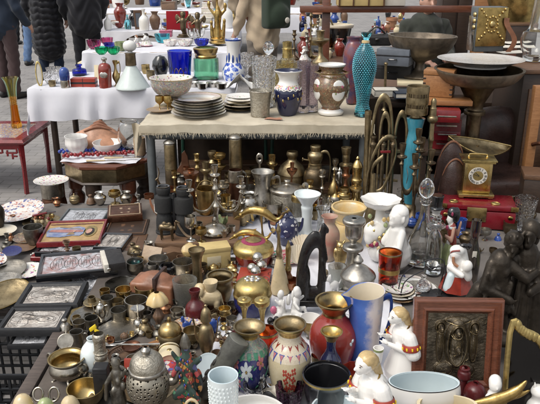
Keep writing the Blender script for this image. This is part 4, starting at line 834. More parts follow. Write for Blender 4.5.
lat('blue_cap_bottle', 'small bottle with a blue cap beside the shell card', 'bottle', (400, 18, 406, 34), ZT, BOTTLE, [('body', 'frosted'), (.60, 'cap', 'blue_plastic')], open=False)
solid('shell_plaque', 'upright cream plaque with a fan shell relief behind the bronze bowl', 'plaque', (402, 21, 434, 44), ZT + .0, [('plaque', box((0, 0, .5), (1, .08, 1), .1), 'card_cream'), ('shell', merge(*[tube([(0, -.05, .12), (.26 * math.cos(a), -.07, .12 + .32 * math.sin(a)), (.42 * math.cos(a), -.05, .12 + .62 * math.sin(a))], [.02, .045, .02], 6) for a in np.linspace(.25, 2.9, 9)]), 'cream_porc')], tilt=(-10, 0))
solid('handbag', 'dark folded handbag with a bright clasp behind the fish bottle', 'bag', (360, 26, 392, 46), ZT, [('bag', sculpt([box((0, 0, .3), (1, .4, .5), .1), cap((-.4, 0, .5), (.4, 0, .55), .12)], .05, 4), 'leather_black'), ('strap', tube([(-.35, 0, .55), (0, -.05, 1.0), (.35, 0, .55)], .04, 8), 'leather_black'), ('clasp', box((0, -.25, .4), (.12, .05, .08), .1), 'silver')])
for i, (x, y, w, h, mt, lab) in enumerate(((362, 52, 24, 10, 'wood_brown', 'flat brown tray of odds and ends under the dark handbag'), (380, 44, 24, 8, 'trinkets', 'cluttered metal dish between handbag and bronze bowl'))):
    lat('tray', lab, 'tray', (x, y, x + w, y + h), ZT + .005, '46,0 47,8! 50,12', mt, mode='u')
cstick('brass rod stand beside the dark cases', (381, 62, 388, 112), .70, 'brass_old', pf='50,0 50,3! 24,8 22,20 20,92 30,95 30,98 1,100', name='brass_rod')
# ------------------------------------------------------------------ under the burlap table
ZP = ZB
for i, (b, lab) in enumerate((((163, 139, 179, 196), 'tall brass shell case beside the grey table leg'), ((228, 133, 244, 196), 'tall brass shell case in the middle under the burlap table'))):
    lat('shell_case', lab, 'shell case', b, ZP, '48,0 50,1 50,3! 44,3.5! 43,45 44,47 44,49 43,51! 41,86 39,92! 45,93 45,95 30,98 10,100', [('case', 'bronze'), (.45, 'collar', 'brass_old'), (.91, 'cap', 'pewter')], open=False, group='tall brass shell cases under the burlap table')
def at_(px, py, D): return atY(px, py, D)
gc = at_(222, 190, 4.02)
real('garden_chair', 'green tubular metal chair standing behind the brass under the table', 'chair', [('back_rail', tube([(-.28, 0, 0), (-.28, 0, .56), (-.22, 0, .62), (.22, 0, .62), (.28, 0, .56), (.28, 0, 0)], .012, 8, 3), 'green_metal'), ('arm', tube([(.34, -.02, .0), (.33, -.02, .5), (.42, -.02, .62), (.55, -.02, .58)], .012, 8), 'green_metal'), ('crossbar', box((0, 0, .30), (.54, .012, .02), .1), 'green_metal')], loc=(gc[0], 4.33, 0))
solid('wooden_bracket', 'brown shaped wooden bracket under the burlap table', 'bracket', (177, 150, 193, 178), ZP, [('bracket', prism([(-.5, 0), (.5, 0), (.5, .25), (.3, .4), (.22, .8), (.05, 1), (-.15, .9), (-.2, .5), (-.5, .3)], -.12, .12), 'leather_tan')], rz=0)
LAMP = '34,0 36,2! 30,6 24,14 22,18! 40,22 50,34 48,48 40,54! 34,56 30,62 30,66! 26,68 34,76 34,84 22,88! 20,90 24,97 22,100'
lat('brass_urn', 'round bellied dull brass jar without lid under the burlap table', 'jar', (277, 150, 306, 196), ZP, '36,0 40,4 50,30 48,46 49,50 38,66 18,78 15,84 20,92 18,100', 'brass_old')
lat('oil_lamp', 'large dark brass oil lamp base with a curved tube', 'lamp', (302, 144, 331, 200), ZP, LAMP, [('body', 'bronze'), (.60, 'burner', 'brass_old')], open=False, ex=[('tube', tube([(.25, 0, .86), (.5, 0, .88), (.66, 0, .78), (.70, 0, .55), (.66, 0, .3)], .03), 'brass_old'), ('winder', merge(cap((-.25, -.05, .72), (-.55, -.05, .74), .014), ball((-.56, -.05, .74), .035)), 'brass_old')])
lat('brass_spirit_lamp', 'tall brass lamp with wide flared cup behind the pepper mill', 'lamp', (339, 146, 353, 200), ZP, '46,0 48,3 36,10 28,40 30,56! 46,62 50,66 48,68! 26,70 28,80 26,86! 30,88 36,98 36,100', [('body', 'brass_old')])
lat('silver_pot', 'small bright silver teapot behind the brass cones', 'teapot', (331, 166, 345, 192), ZP, '30,0 32,3 48,30 50,50 38,74 20,82! 22,86 8,92 1,100', [('body', 'silver')], open=False, ex=[('spout', tube([(-.45, 0, .4), (-.65, 0, .55), (-.75, 0, .75)], [.09, .05, .04]), 'silver')])
# brass group, bench back edge
MILL = '48,0 50,3 46,8 34,14 36,30 40,46! 44,48 44,52 40,54! 36,60 40,74 42,78! 34,84 20,90 12,92 14,96 4,100'
lat('pepper_mill', 'tall polished brass pepper mill with turned rings', 'mill', (349, 156, 363, 206), ZC, MILL, 'brass_bright', open=False)
lat('brass_bell', 'pointed brass bell bottle in front of the oil lamp', 'bell', (327, 167, 339, 204), ZC, '46,0 50,4 48,30 36,48 18,60 8,72 10,78 6,82 7,90 2,100', 'brass', open=False)
lat('brass_oil_can', 'small brass oil can with a pointed spout behind the onyx cup', 'oil can', (329, 184, 341, 212), ZC, '46,0 48,5 48,40 36,54 14,62 8,74 5,100', [('body', 'pewter'), (.55, 'spout', 'brass')], open=False)
lat('brass_pot', 'squat brass pot with stepped collar behind the onyx cup', 'pot', (336, 186, 351, 212), ZC, '44,0 48,4 50,40 44,48! 38,52 46,58 46,72 40,76! 30,80 34,92 32,100', 'brass')
lat('brass_cone', 'long tapering brass horn bell standing mouth down beside the trumpet coils', 'horn', (361, 173, 381, 232), ZC, '50,0 46,6 34,26 22,52 14,76 10,100', 'brass_old')
lat('brass_pole', 'thick plain brass tube standing beside the trumpet coils', 'tube', (362, 110, 372, 208), ZC, '50,0 50,2! 46,4 44,94 50,98 40,100', 'brass_old')
# coiled horn
th = Th()
def U(x0, x1, zt, y, zb0=.02, zb1=.02): h = (x1 - x0) / 2; return [(x0, y, zb0), (x0, y, zt - h * 1.6), (x0 + h * .35, y, zt - h * .35), ((x0 + x1) / 2, y, zt), (x1 - h * .35, y, zt - h * .35), (x1, y, zt - h * 1.6), (x1, y, zb1)]
k = th.add('tubing', merge(tube(U(-.40, .12, 1.0, 0), .035, 8), tube(U(-.20, .02, .86, -.06, .2, .1), .03, 8), tube(U(.18, .46, .86, .03), .032, 8), tube([(-.46, -.1, .0), (-.44, -.1, .35), (-.2, -.12, .62), (.12, -.1, .66), (.2, -.1, .5), (-.05, -.1, .22), (-.3, -.1, .2), (-.34, -.1, .4), (-.1, -.12, .5)], .024, 8)), 'brass_old')
for x in (-.34, -.1, .14): th.add('valve', merge(cap((x, -.05, .16), (x, -.05, .58), .055), mv(lathe(prof('50,0 50,30 30,40 30,70 46,78 46,100')), (x, -.05, .58), (.16, .16, .1))), 'bronze', k)
th.add('brace', merge(tube([(-.4, 0, .52), (.46, 0, .54)], .018, 6, 1), tube([(-.42, 0, .30), (.3, -.06, .28)], .014, 6, 1)), 'brass_old', k)
th.add('red_band', box((-.05, -.12, .545), (.24, .05, .018), .1), 'red_paint', k)
place(th, 'brass_horn', 'old brass valve horn standing on end with tall coiled tubing', 'horn', (364, 93, 408, 212), ZC)
solid('mouthpiece_box', 'small grey plastic clamp on the horn tubing', 'clamp', (366, 163, 374, 175), ZB + .18, [('block', box((0, 0, .5), (1, .5, 1), .15), 'iron'), ('loop', tube([(0, 0, 1), (.3, 0, 1.6), (.1, 0, 2)], .1), 'brass_old')])
# candelabra maker
def candelabra(label, bb, z, mat, arms, hc=.8, stem='50,0 48,3 30,8 12,14 10,30 18,40 9,46 8,60 16,66 9,72 9,80', name='candelabra', group=None, cupr=.11, ar=.022):
    th = Th(); s_ = .5
    k = th.add('stem', mv(lathe(prof(stem), 20), s=(s_, s_, 1)), mat)
    cup = lathe(prof('20,0 22,6 10,14 10,24 44,34 50,38 48,42! 26,44 20,56 30,78 34,100') + [(.26, .98), (.2, .6), (.01, .55)], 18)
    th.add('socket', mv(cup, (0, 0, hc - .02), (cupr * 2, cupr * 2, .24)), mat)
    for ax, ay, az in arms:
        th.add('arm', tube([(0, 0, hc * .62), (ax * .35, ay * .35, hc * .42), (ax * .8, ay * .8, hc * .46), (ax, ay, az)], ar, 8), mat)
        th.add('socket', mv(cup, (ax, ay, az), (cupr * 2, cupr * 2, .24)), mat)
    return place(th, name, label, 'candelabra', bb, z, group=group)
candelabra('silver plated three branch candelabra in front of the copper pot', (184, 164, 246, 236), PZ, 'silver_worn', [(-.55, -.12, .58), (.55, -.06, .62)])
candelabra('dark brass candelabra with curved arms in front of the blue oil lamp', (397, 128, 436, 224), ZC, 'bronze', [(-.5, 0, .66), (.45, -.1, .6), (-.15, -.4, .58), (.2, .3, .7)], hc=.84, cupr=.17, ar=.034)
def bc(lab, bb, z, mt, pf=CANDLE, g='brass candlesticks under the table edge'): cstick(lab, bb, z, mt, g, pf=pf)
bc('tall turned brass candlestick behind the silver candelabra', (192, 153, 206, 198), ZC, 'brass')
bc('brass candlestick with two stacked saucers behind the candelabra', (212, 152, 227, 196), ZC, 'brass', '44,0 46,4 20,12 12,30 12,56 30,62 46,70 46,73! 14,75 14,84 40,90 46,97 46,100')
bc('coppery wide rimmed candlestick nearest the binoculars', (183, 168, 199, 212), PZ, 'copper', '40,0 40,4 28,14 22,50 26,70 40,82 50,88 50,93! 24,95 24,100')
bc('silver candlestick with knopped stem in front of the shell case', (237, 182, 249, 216), PZ, 'silver_worn')
lat('brass_bucket', 'small polished brass bucket behind the candelabra arms', 'bucket', (196, 180, 216, 216), PZ, '36,0 38,3! 46,50 50,96 50,100', 'brass', ex=[('bail', tube([(-.48, 0, .9), (-.3, 0, 1.2), (0, 0, 1.3), (.3, 0, 1.2), (.48, 0, .9)], .025), 'brass')])
lat('milk_pot', 'rectangular copper and silver can with long handle beside the pewter jug', 'can', (228, 168, 249, 206), ZC, '46,0 48,3 44,60 48,66! 50,68 50,96 46,100', [('body', 'copper_dark'), (.66, 'collar', 'silver_worn')], ex=[('handle', tube([(.45, 0, .95), (.75, 0, .85), (.8, 0, .5), (.9, 0, .1)], .04), 'pewter_dark')])
lat('pewter_jug', 'engraved pewter jug with a straight ring topped ladle in it', 'jug', (251, 168, 281, 218), ZC, '36,0 38,3 44,16 44,36 32,62 34,80 48,98 48,100', [('body', 'pewter')], ex=[('handle', handle(.38, .3, .85, .3, .035), 'pewter')])
solid('ladle', 'thin metal ladle with a ring end standing in the pewter jug', 'ladle', (256, 153, 263, 190), ZC + .08, [('shaft', tube([(0, 0, 0), (0, 0, .8)], .06, 8, 1), 'silver_worn'), ('ring', mv(tube([(.16 * math.cos(a), 0, .9 + .1 * math.sin(a)) for a in np.linspace(0, 2 * math.pi, 13)[:-1]], .06, 6, 2, True)), 'silver_worn')])
lat('biscuit_tin', 'round engraved pewter tin with a knobbed lid', 'tin', (269, 179, 305, 222), ZC, '47,0 48,2! 47,66 49,68! 50,70 50,76 40,82 10,87! 7,90 10,95 8,99 1,100', [('body', 'filigree_pale'), (.67, 'lid', 'silver_worn')], open=False)
lat('silver_creamer', 'polished silver creamer lying at an angle below the pewter jug', 'creamer', (238, 191, 268, 220), ZC, '30,0 32,4 46,24 50,48 44,74 34,90 40,100', 'silver', ex=[('handle', handle(.42, .3, .85, .35, .05), 'silver')])
lat('glass_jar', 'small glass jar with a brass rim in front of the biscuit tin', 'jar', (291, 192, 307, 232), ZC, '42,0 46,3 46,80 48,82! 50,84 50,96 44,100', [('body', 'glass'), (.81, 'rim', 'brass_bright')], t=.05)
lat('glass_bottle', 'small cut glass scent bottle with frosted stopper behind the tulip vase', 'bottle', (299, 182, 311, 210), ZC, '44,0 50,5 48,50 20,62! 16,70 26,76 28,92 10,100', [('body', 'crystal'), (.69, 'stopper', 'frosted')], open=False)
lat('tulip_vase', 'white milk glass vase with a tulip mouth and spreading foot', 'vase', (293, 189, 321, 244), ZC, '50,0 50,2 44,7 28,14 20,22 18,40 19,58 22,70 20,76 34,88 46,97 48,100', [('body', 'milk_glass')], lobes=3, amp=.04, t=.04)
lat('shot_glass', 'straight clear glass tumbler beside the tulip vase', 'tumbler', (317, 194, 331, 230), ZC, TUMBLER, [('body', 'glass')], t=.06)
lat('glass_vase', 'bent clear glass bud vase in front of the onyx cup', 'vase', (315, 205, 331, 246), ZC, '30,0 34,4 44,20 34,50 26,70 38,92 50,100', [('body', 'glass')], t=.07)
lat('onyx_cup', 'amber onyx goblet with a wide rolled lip', 'goblet', (331, 200, 367, 248), ZC, '34,0 38,3 42,14 44,34 40,52 36,60! 38,62 37,66! 40,76 46,92 50,96 50,100', 'onyx', t=.05)
lat('stone_vase', 'mottled brown and rose stone vase behind the black carving', 'vase', (318, 213, 340, 262), ZC, VASE, 'stone_vase')
# porcelain with flowers
th = Th()
b = th.add('body', sculpt([cap((0, 0, .06), (0, 0, .3), .28, .2), ball((-.12, -.05, .42), (.3, .26, .2)), ball((.16, 0, .55), (.26, .24, .2)), cap((0, 0, .5), (0, 0, .82), .16, .12), ball((-.26, -.12, .3), .14), ball((.2, -.1, .28), .16)], .03, 3), 'white_porc')
rr = random.Random(4)
for c, nm in (('magenta', 'red_flower'), ('onyx_green', 'leaf'), ('gold_pale', 'gold_scroll'), ('onyx', 'peach_flower')):
    for a, h_ in [(rr.uniform(-1.4, 1.4), rr.uniform(.12, .78)) for _ in range(7)]: th.add(nm, mv(ball((0, 0, 0), (.055, .04, .05), 8), (.34 * math.sin(a) * rr.uniform(.8, 1), -.28 * abs(math.cos(a)) - .02, h_)), c, b)
th.add('dish', mv(lathe(prof('14,0 16,8 40,40 48,90 50,100') + [(.42, .9), (.01, .3)], 30, 9, .05), (0, 0, .84), (1.0, 1.0, .2)), 'white_porc', b)
place(th, 'porcelain_centrepiece', 'white porcelain centrepiece with applied flowers and a frilled dish on top', 'figurine', (361, 192, 402, 262), ZC)
# seated child
ch = sculpt([ball((-.02, 0, .80), (.20, .19, .19)), ball((.03, 0, .86), (.2, .2, .15)), cap((0, 0, .55), (0, 0, .66), .12, .12), cap((.02, 0, .2), (0, 0, .52), .28, .2), cap((0, -.16, .52), (-.16, -.28, .3), .1, .08), cap((-.16, -.28, .3), (-.3, -.12, .22), .08, .06), cap((0, .16, .52), (-.14, .28, .3), .1, .08), cap((-.05, -.1, .12), (-.3, -.18, .1), .15, .11), cap((-.05, .1, .12), (-.3, .18, .1), .15, .11), cap((.0, 0, .08), (.1, 0, .1), .3, .3), ball((-.215, 0, .785), (.03, .028, .035), 8), ball((-.17, 0, .71), (.07, .08, .06)), cap((-.215, -.04, .73), (-.215, .04, .73), .012), ball((0, -.2, .79), (.04, .03, .06)), cap((-.19, -.08, .835), (-.20, -.03, .84), .02), cap((-.19, .08, .835), (-.20, .03, .84), .02)], .018, 2)
solid('child_figurine', 'large glossy white china child with smooth hair, seated', 'figurine', (376, 204, 412, 272), ZC, [('body', ch, 'white_porc'), ('hair', sculpt([ball((.04, 0, .88), (.205, .212, .14)), ball((.12, 0, .78), (.13, .19, .2))], .02, 3), 'white_porc')], rz=28)
lat('bohemian_glass', 'ruby red glass tumbler with gold bands in front of the white child', 'glass', (378, 247, 403, 288), ZC, '38,0 40,3 43,40 48,80 50,100', [('body', 'glass_red'), (.95, 'rim', 'gold')], t=.05, ex=[('gold_band', lathe([(.435, .38), (.45, .385), (.455, .52), (.44, .525)]), 'gold')])
# crystal decanters
decant('decanter', 'tall clear decanter with ringed base beside the white child', (405, 178, 437, 268), ZC, '42,0 48,2 48,8 45,10 47,14 45,17 46,20 42,30 22,48 15,62 14,72! 20,74 20,76', [('stopper', '9,70 9,78 12,78.5 22,84 22,92 10,99 1,100', 'glass')], 'glass')
lat('decanter', 'straight clear decanter beside the black hatted stopper', 'decanter', (424, 218, 446, 276), ZC, '40,0 44,3 42,50 36,70 20,80 20,86! 46,88 46,92 24,94 26,100', [('body', 'glass')], t=.06)
th = Th(); vessel(th, '48,0 50,4 40,26 44,48! 48,50 48,56 30,60! 24,62 30,66 40,84 30,97 1,100', [('collar', 'crystal'), (.60, 'head', 'white_porc')], open=False)
th.add('top_hat', lathe(prof('34,84 60,84 62,86! 46,89 44,112 50,130 48,134! 1,134')), 'black_gloss', 0)
place(th, 'stopper_head', 'white stopper head wearing a black top hat', 'stopper', (428, 193, 445, 232), ZB + .10)
# lady in red with black hat, and couple
th = Th(); b = th.add('body', sculpt([cap((0, 0, .1), (0, 0, .45), .2, .13), cap((0, 0, .45), (-.02, 0, .62), .12, .12), ball((-.1, 0, .80), (.1, .1, .11)), cap((-.02, 0, .64), (-.07, 0, .74), .05), cap((-.2, 0, .79), (-.215, 0, .775), .012), ], .02, 3), 'white_porc')
th.add('arm', sculpt([cap((0, -.14, .62), (-.06, -.24, .46), .06, .05), cap((-.06, -.24, .46), (-.24, -.16, .52), .05, .035), cap((0, .14, .62), (.22, .1, .5), .06, .05), cap((.22, .1, .5), (.25, 0, .72), .05, .04)], .018, 3), 'skin', b)
th.add('dress', sculpt([cap((0, 0, .46), (-.01, 0, .60), .145, .14), cap((.02, 0, .3), (.02, 0, .42), .17, .15)], .02, 3), 'red_glaze', b)
th.add('skirt', lathe([(.3, .02), (.26, .14), (.2, .3), (.16, .36)], 20, 6, .08), 'onyx_green', b)
th.add('hat', sculpt([ball((-.04, 0, .90), (.17, .15, .10)), ball((.08, 0, .86), (.13, .12, .14))], .02, 2), 'black_gloss', b)
th.add('flower', ball((-.08, -.13, .9), .04, 8), 'magenta', b); th.add('flower', ball((-.2, -.12, .66), .05, 8), 'magenta', b)
th.add('collar', mv(tube([(.11 * math.cos(a), .12 * math.sin(a), 0) for a in np.linspace(0, 2 * math.pi, 11)[:-1]], .025, 6, 2, True), (-.02, 0, .65)), 'ice_blue', b)
place(th, 'lady_figurine', 'painted china lady in red bodice with a black hat, arm bent', 'figurine', (439, 207, 462, 268), ZC)
th = Th(); b = th.add('body', sculpt([cap((0, 0, .1), (0, 0, .4), .26, .2), cap((-.05, 0, .4), (-.06, 0, .6), .19, .17), ball((-.1, -.08, .76), (.13, .12, .13)), cap((.14, -.1, .3), (.1, -.1, .5), .14, .13), ball((.12, -.2, .56), (.11, .11, .12)), cap((-.2, -.1, .5), (0, -.3, .4), .07, .06)], .022, 3), 'white_porc')
th.add('skirt', lathe([(.36, .0), (.33, .08), (.28, .2), (.24, .32)], 24, 8, .05), 'red_glaze', b)
th.add('apron', sculpt([cap((-.2, -.14, .06), (-.16, -.12, .3), .12, .1)], .02, 3), 'ice_blue', b)
th.add('headscarf', sculpt([ball((-.07, -.05, .82), (.16, .15, .11)), cap((.02, 0, .8), (.12, .02, .55), .12, .1)], .022, 3), 'white_bisque', b)
th.add('braid', tube([(-.18, -.18, .74), (-.16, -.2, .62), (-.08, -.24, .56)], .03, 8), 'terracotta', b)
th.add('bow', merge(ball((.06, -.04, .92), (.1, .06, .05), 10), ball((.16, -.02, .90), (.08, .06, .06), 10)), 'black_gloss', b)
th.add('scarf_hem', mv(tube([(-.06, -.2, .88), (-.2, -.14, .84), (-.2, -.05, .72)], .018, 6), (0, 0, 0)), 'red_glaze', b)
place(th, 'mother_figurine', 'painted china mother with child in a red skirt and white headscarf', 'figurine', (438, 243, 474, 296), ZC)
lat('dark_flask', 'dark brown glass flask with a small white label', 'flask', (459, 218, 482, 286), ZC, '42,0 46,3 46,40 30,58 20,70 26,82 24,100', [('body', 'glass_smoke')], ex=[('label', box((0, -.40, .50), (.22, .03, .1), .1), 'paper')], open=False)
# tray stand with plates
solid('wire_stand', 'black and silver wire plate stand with looped sides', 'stand', (398, 258, 446, 300), ZC, [('rail', merge(tube([(-.5, 0, .1), (-.42, 0, .5), (-.1, 0, .8), (.3, 0, .95), (.5, 0, .8), (.42, 0, .1)], .014, 8), tube([(-.5, -.25, .08), (-.42, -.25, .45), (-.1, -.25, .72), (.28, -.25, .86), (.46, -.25, .7), (.4, -.25, .1)], .014, 8)), 'iron'), ('base_ring', mv(tube([(.5 * math.cos(a), .3 * math.sin(a), .05) for a in np.linspace(0, 2 * math.pi, 17)[:-1]], .022, 8, 2, True), (0, -.1, 0)), 'silver_worn')])
z = ZC
for i, (m1, lab) in enumerate((('silver_worn', 'silver rimmed platter at the bottom of the stand'), ('white_porc', 'white plate in the middle of the wire stand'), ('imari', 'red and white plate on top of the wire stand'))):
    lat('platter', lab, 'plate', (396 - 4 * i, 270, 444 - 6 * i, 302 - 4 * i), z, PF2, [('body', m1), (.055, 'rim', 'silver_worn')], mode='u', group='platters in the wire stand'); z = LASTTOP[2] - .01
z = ZC
for i in range(4):
    lat('saucer', ('lowest dark rimmed saucer', 'second pale saucer', 'third gold rimmed saucer', 'top flower painted saucer')[i] + ' in the pile beside the blue jug', 'saucer', (384 - i, 280, 417 - i, 303 - 3 * i), z, PF2, [('body', ('brown_plate', 'white_porc', 'cream_porc', 'floral_white')[i]), (.055, 'rim', ('black_gloss', 'white_porc', 'gold', 'black_gloss')[i])], mode='u', group='saucers piled beside the blue jug'); z = LASTTOP[2] - .004
lat('crystal_bell', 'small crystal bell with a knob handle on the tray', 'bell', (415, 274, 430, 292), ZC + .02, '50,0 48,4 40,30 26,56 12,64 12,72 20,80 18,94 4,100', 'crystal', open=False)
solid('folding_fan', 'half open black folding fan lying before the mother figurine', 'fan', (420, 287, 458, 298), ZC + .01, [('leaf', merge(*[prism([(0, 0), (math.cos(a) * .5, math.sin(a) * .02 + .01), (math.cos(a + .2) * .5, math.sin(a + .2) * .02 + .025)], 0, .001) for a in ()] or [mv(slab(18, 2, lambda u, w: ((.1 + .4 * w) * math.cos(.2 + 2.7 * u), (.1 + .4 * w) * math.sin(.2 + 2.7 * u), .02 * (int(u * 18) % 2)), .006))]), 'black_matte')], mode='u')
# bronze couple
P_ = [cap((-.15, 0, .05), (-.1, 0, .42), .17, .13), cap((-.1, 0, .42), (-.12, -.02, .66), .13, .13), ball((-.02, -.04, .82), (.075, .075, .09)), cap((-.04, -.105, .82), (-.045, -.125, .795), .012, .016, 8), cap((-.065, -.10, .84), (-.01, -.108, .845), .014, .014, 8), ball((-.035, -.085, .755), (.04, .035, .03)), cap((-.1, -.02, .66), (-.04, -.03, .76), .05), cap((-.22, -.04, .66), (-.3, -.1, .48), .06, .05), cap((-.3, -.1, .48), (-.04, -.22, .42), .05, .04), cap((-.02, -.06, .66), (.14, -.16, .58), .06, .045), cap((.14, -.16, .58), (.26, -.1, .62), .04, .035),
      cap((.22, .05, .05), (.2, .05, .45), .18, .14), cap((.2, .05, .45), (.18, .03, .72), .14, .13), ball((.16, -.02, .90), (.075, .075, .09)), cap((.13, -.085, .90), (.12, -.105, .875), .012, .016, 8), cap((.10, -.08, .92), (.16, -.09, .925), .014, .014, 8), ball((.13, -.07, .835), (.04, .035, .03)), cap((.18, .02, .72), (.17, 0, .84), .05), cap((.3, .02, .7), (.36, -.08, .52), .06, .05), cap((.36, -.08, .52), (.18, -.2, .48), .05, .04), cap((.06, 0, .7), (-.08, -.12, .62), .05, .04),
      cap((-.34, 0, .05), (-.28, .02, .36), .10, .1), cap((-.42, .02, .3), (-.3, .02, .4), .05, .1), ball((.0, 0, .06), (.46, .3, .08)), cap((-.05, 0, .74), (-.3, .1, .30), .06, .1)] + [cap((x, -.13 - .04 * math.sin(i * 2.3), .04), (x * .7 - .03 + .05 * math.sin(i * 4.1), -.1, .34 + .1 * math.sin(i * 1.7)), .045, .02) for i, x in enumerate(np.linspace(-.36, .4, 9))] + [cap((-.2 + .1 * i, -.1, .62 - .05 * i), (-.3 + .12 * i, -.16, .4 - .04 * i), .03, .02) for i in range(4)] + [cap((-.27 + .035 * i, -.13 + .01 * i, .60 - .02 * i), (-.16 + .05 * i, -.14, .30), .016, .03, 8) for i in range(5)] + [cap((.1 + .05 * i, -.10, .62), (.06 + .075 * i + .03 * math.sin(i * 3), -.12, .06), .02, .055, 8) for i in range(5)] + [cap((-.04, -.225, .42), (.01 + .012 * j, -.24 - .006 * j, .40 + .012 * j), .014, .008, 6) for j in range(4)] + [cap((.26, -.1, .62), (.30 + .006 * j, -.13, .66 - .018 * j), .013, .008, 6) for j in range(4)]
hv = [ball((-.01, -.02, .86), (.10, .10, .08)), ball((.05, .03, .80), (.07, .08, .08)), ball((.18, .01, .945), (.1, .1, .08)), ball((.24, .06, .88), (.07, .08, .1))]
for i in range(60): a = rr.uniform(0, 6.28); q = (-.0, -.02, .86) if i % 2 else (.19, .02, .93); hv.append(ball((q[0] + .085 * math.cos(a), q[1] + .085 * math.sin(a), q[2] + rr.uniform(-.05, .06)), .022, 8))
solid('bronze_couple', 'dark bronze group of two embracing curly haired figures', 'statue', (461, 218, 548, 352), ZC, [('figures', sculpt(P_, .0115, 2), 'bronze_dark'), ('hair', sculpt(hv, .011, 1), 'bronze_dark')])
solid('pearl_string', 'string of grey pearls and stones beside the bronze couple', 'necklace', (484, 288, 505, 299), ZC, [('beads', merge(*[ball((.45 * math.cos(a) * (1 + .1 * math.sin(3 * a)), .4 * math.sin(a), .07), .085, 8) for a in np.linspace(0, 6.1, 17)] + [ball((.2 * math.cos(a), .2 * math.sin(a), .07), .08, 8) for a in np.linspace(0, 5.5, 8)]), 'pewter')], mode='u')
# red chest with clock
th = Th(); W, D_, H = 1.0, .5, .34
k = th.add('chest', box((0, 0, H * .38), (W, D_, H * .76), .06), 'red_lacquer')
l = th.add('lid', box((0, 0, H * .9), (W * 1.02, D_ * 1.03, H * .2), .14), 'red_lacquer')
th.add('clasp_plate', box((-.02, -D_ / 2 - .006, H * .62), (.26, .014, H * .6), .2), 'brass_bright', k)
for sx in (-1, 1):
    th.add('corner_mount', box((sx * .47, -D_ / 2 - .008, H * .92), (.10, .014, H * .2), .2), 'gold', l); th.add('corner_mount', box((sx * .49, -D_ / 2 - .0065, H * .12), (.06, .012, H * .2), .2), 'gold', k); th.add('stud', mv(ball((0, 0, 0), (.035, .01, .03), 10), (sx * .43, -D_ / 2 - .01, H * .55)), 'gold', k)
for sx in (-.38, .18): th.add('medallion', mv(lathe(prof('50,0 50,60 42,80 36,60 1,70')), (sx + .05, -.16, H), (.12, .10, .03)), 'gold_pale', l)
place(th, 'red_chest', 'dark red lacquered chest with brass clasp and corner mounts', 'chest', (437, 184, 519, 231), ZC, rz=-10, mode='u')
ztop = LASTTOP[2] - .004
th = Th()
k = th.add('case', box((0, 0, .46), (.60, .46, .72), .02), 'brass_bright')
th.add('base', merge(box((0, 0, .055), (.78, .62, .07), .1), *[box((sx * .32, sy * .24, .01), (.1, .1, .03), .1) for sx in (-1, 1) for sy in (-1, 1)]), 'gold_pale', k)
th.add('cornice', merge(box((0, 0, .845), (.70, .56, .05), .1), box((0, 0, .88), (.76, .60, .03), .1)), 'gold_pale', k)
fp = th.add('face_plate', box((0, -.232, .50), (.48, .012, .60), .05), 'gold', k)
dl = th.add('dial', mv(lathe([(.001, 0), (.115, 0), (.12, .008), (.2, .012), (.205, 0), (.2, -.01)], 40), (0, -.24, .52), r=(R(90), 0, 0)), 'silver', fp)
th.parts[dl][3] = 'paper'
nums = ['XII', 'I', 'II', 'III', 'IIII', 'V', 'VI', 'VII', 'VIII', 'IX', 'X', 'XI']
tx = []
for i, s in enumerate(nums):
    a = -i * math.pi / 6; v, f = textm(s, .075); v = v @ np.array(Matrix.Rotation(a, 3, 'Z')).T + np.array((.16 * math.sin(-a), .16 * math.cos(a), .014)); tx.append(mv((v, f), (0, -.24, .52), r=(R(90), 0, 0)))
th.add('numerals', merge(*tx), 'black_matte', fp)
th.add('dial_centre', mv(lathe([(.001, .004), (.112, .003), (.112, -.004)], 30), (0, -.242, .52), r=(R(90), 0, 0)), 'gold_pale', fp)
th.add('hand', merge(mv(box((-.035, 0, .02), (.1, .008, .012), .1), (0, -.257, .52), r=(0, R(38), 0)), mv(box((.04, 0, 0), (.13, .008, .009), .1), (0, -.259, .52), r=(0, R(-160), 0))), 'black_matte', fp)
th.add('carry_handle', merge(tube([(-.2, 0, .9), (-.2, 0, .95), (-.14, 0, .975), (.14, 0, .975), (.2, 0, .95), (.2, 0, .9)], .014, 8, 3), ball((-.2, 0, .91), .03, 8), ball((.2, 0, .91), .03, 8)), 'brass_bright', k)
place(th, 'carriage_clock', 'gilt carriage clock with white dial standing on the red chest', 'clock', (455, 153, 498, 199), ztop, rz=-8)
lat('white_button', 'small round white knob on the red chest beside the clock', 'knob', (456, 187, 462, 193), ztop, DEEP, 'white_porc', open=False)
# leaf shaped scale pan on a stem behind the chest
def leafpan(u, w):
    x = (u - .5); hw = .5 * (max(0, 1 - (2 * abs(x)) ** 2.0)) * .46 + .004; y = (w - .78) * 2 * hw
    return (x, y, .07 * (2 * w - 1) ** 4 + .03 * (2 * abs(x)) ** 2)
solid('leaf_pan', 'brass leaf shaped pan on a thin stem above the clock', 'scale pan', (447, 134, 512, 194), ZC, [('pan', mv(slab(30, 12, leafpan, .012), (0, 0, .74), r=(R(16), R(9), R(-2))), 'brass_old'), ('rim', mv(merge(*[tube([tuple(np.array(leafpan(u, w)) + (0, 0, .004)) for u in np.linspace(0, 1, 24)], .012, 6, 1) for w in (0, 1)]), (0, 0, .74), r=(R(16), R(9), R(-2))), 'brass'), ('stem', lathe([(.0, 0), (.16, 0), (.15, .02), (.03, .05), (.022, .4), (.022, .76)], 14), 'bronze')], mode='u')
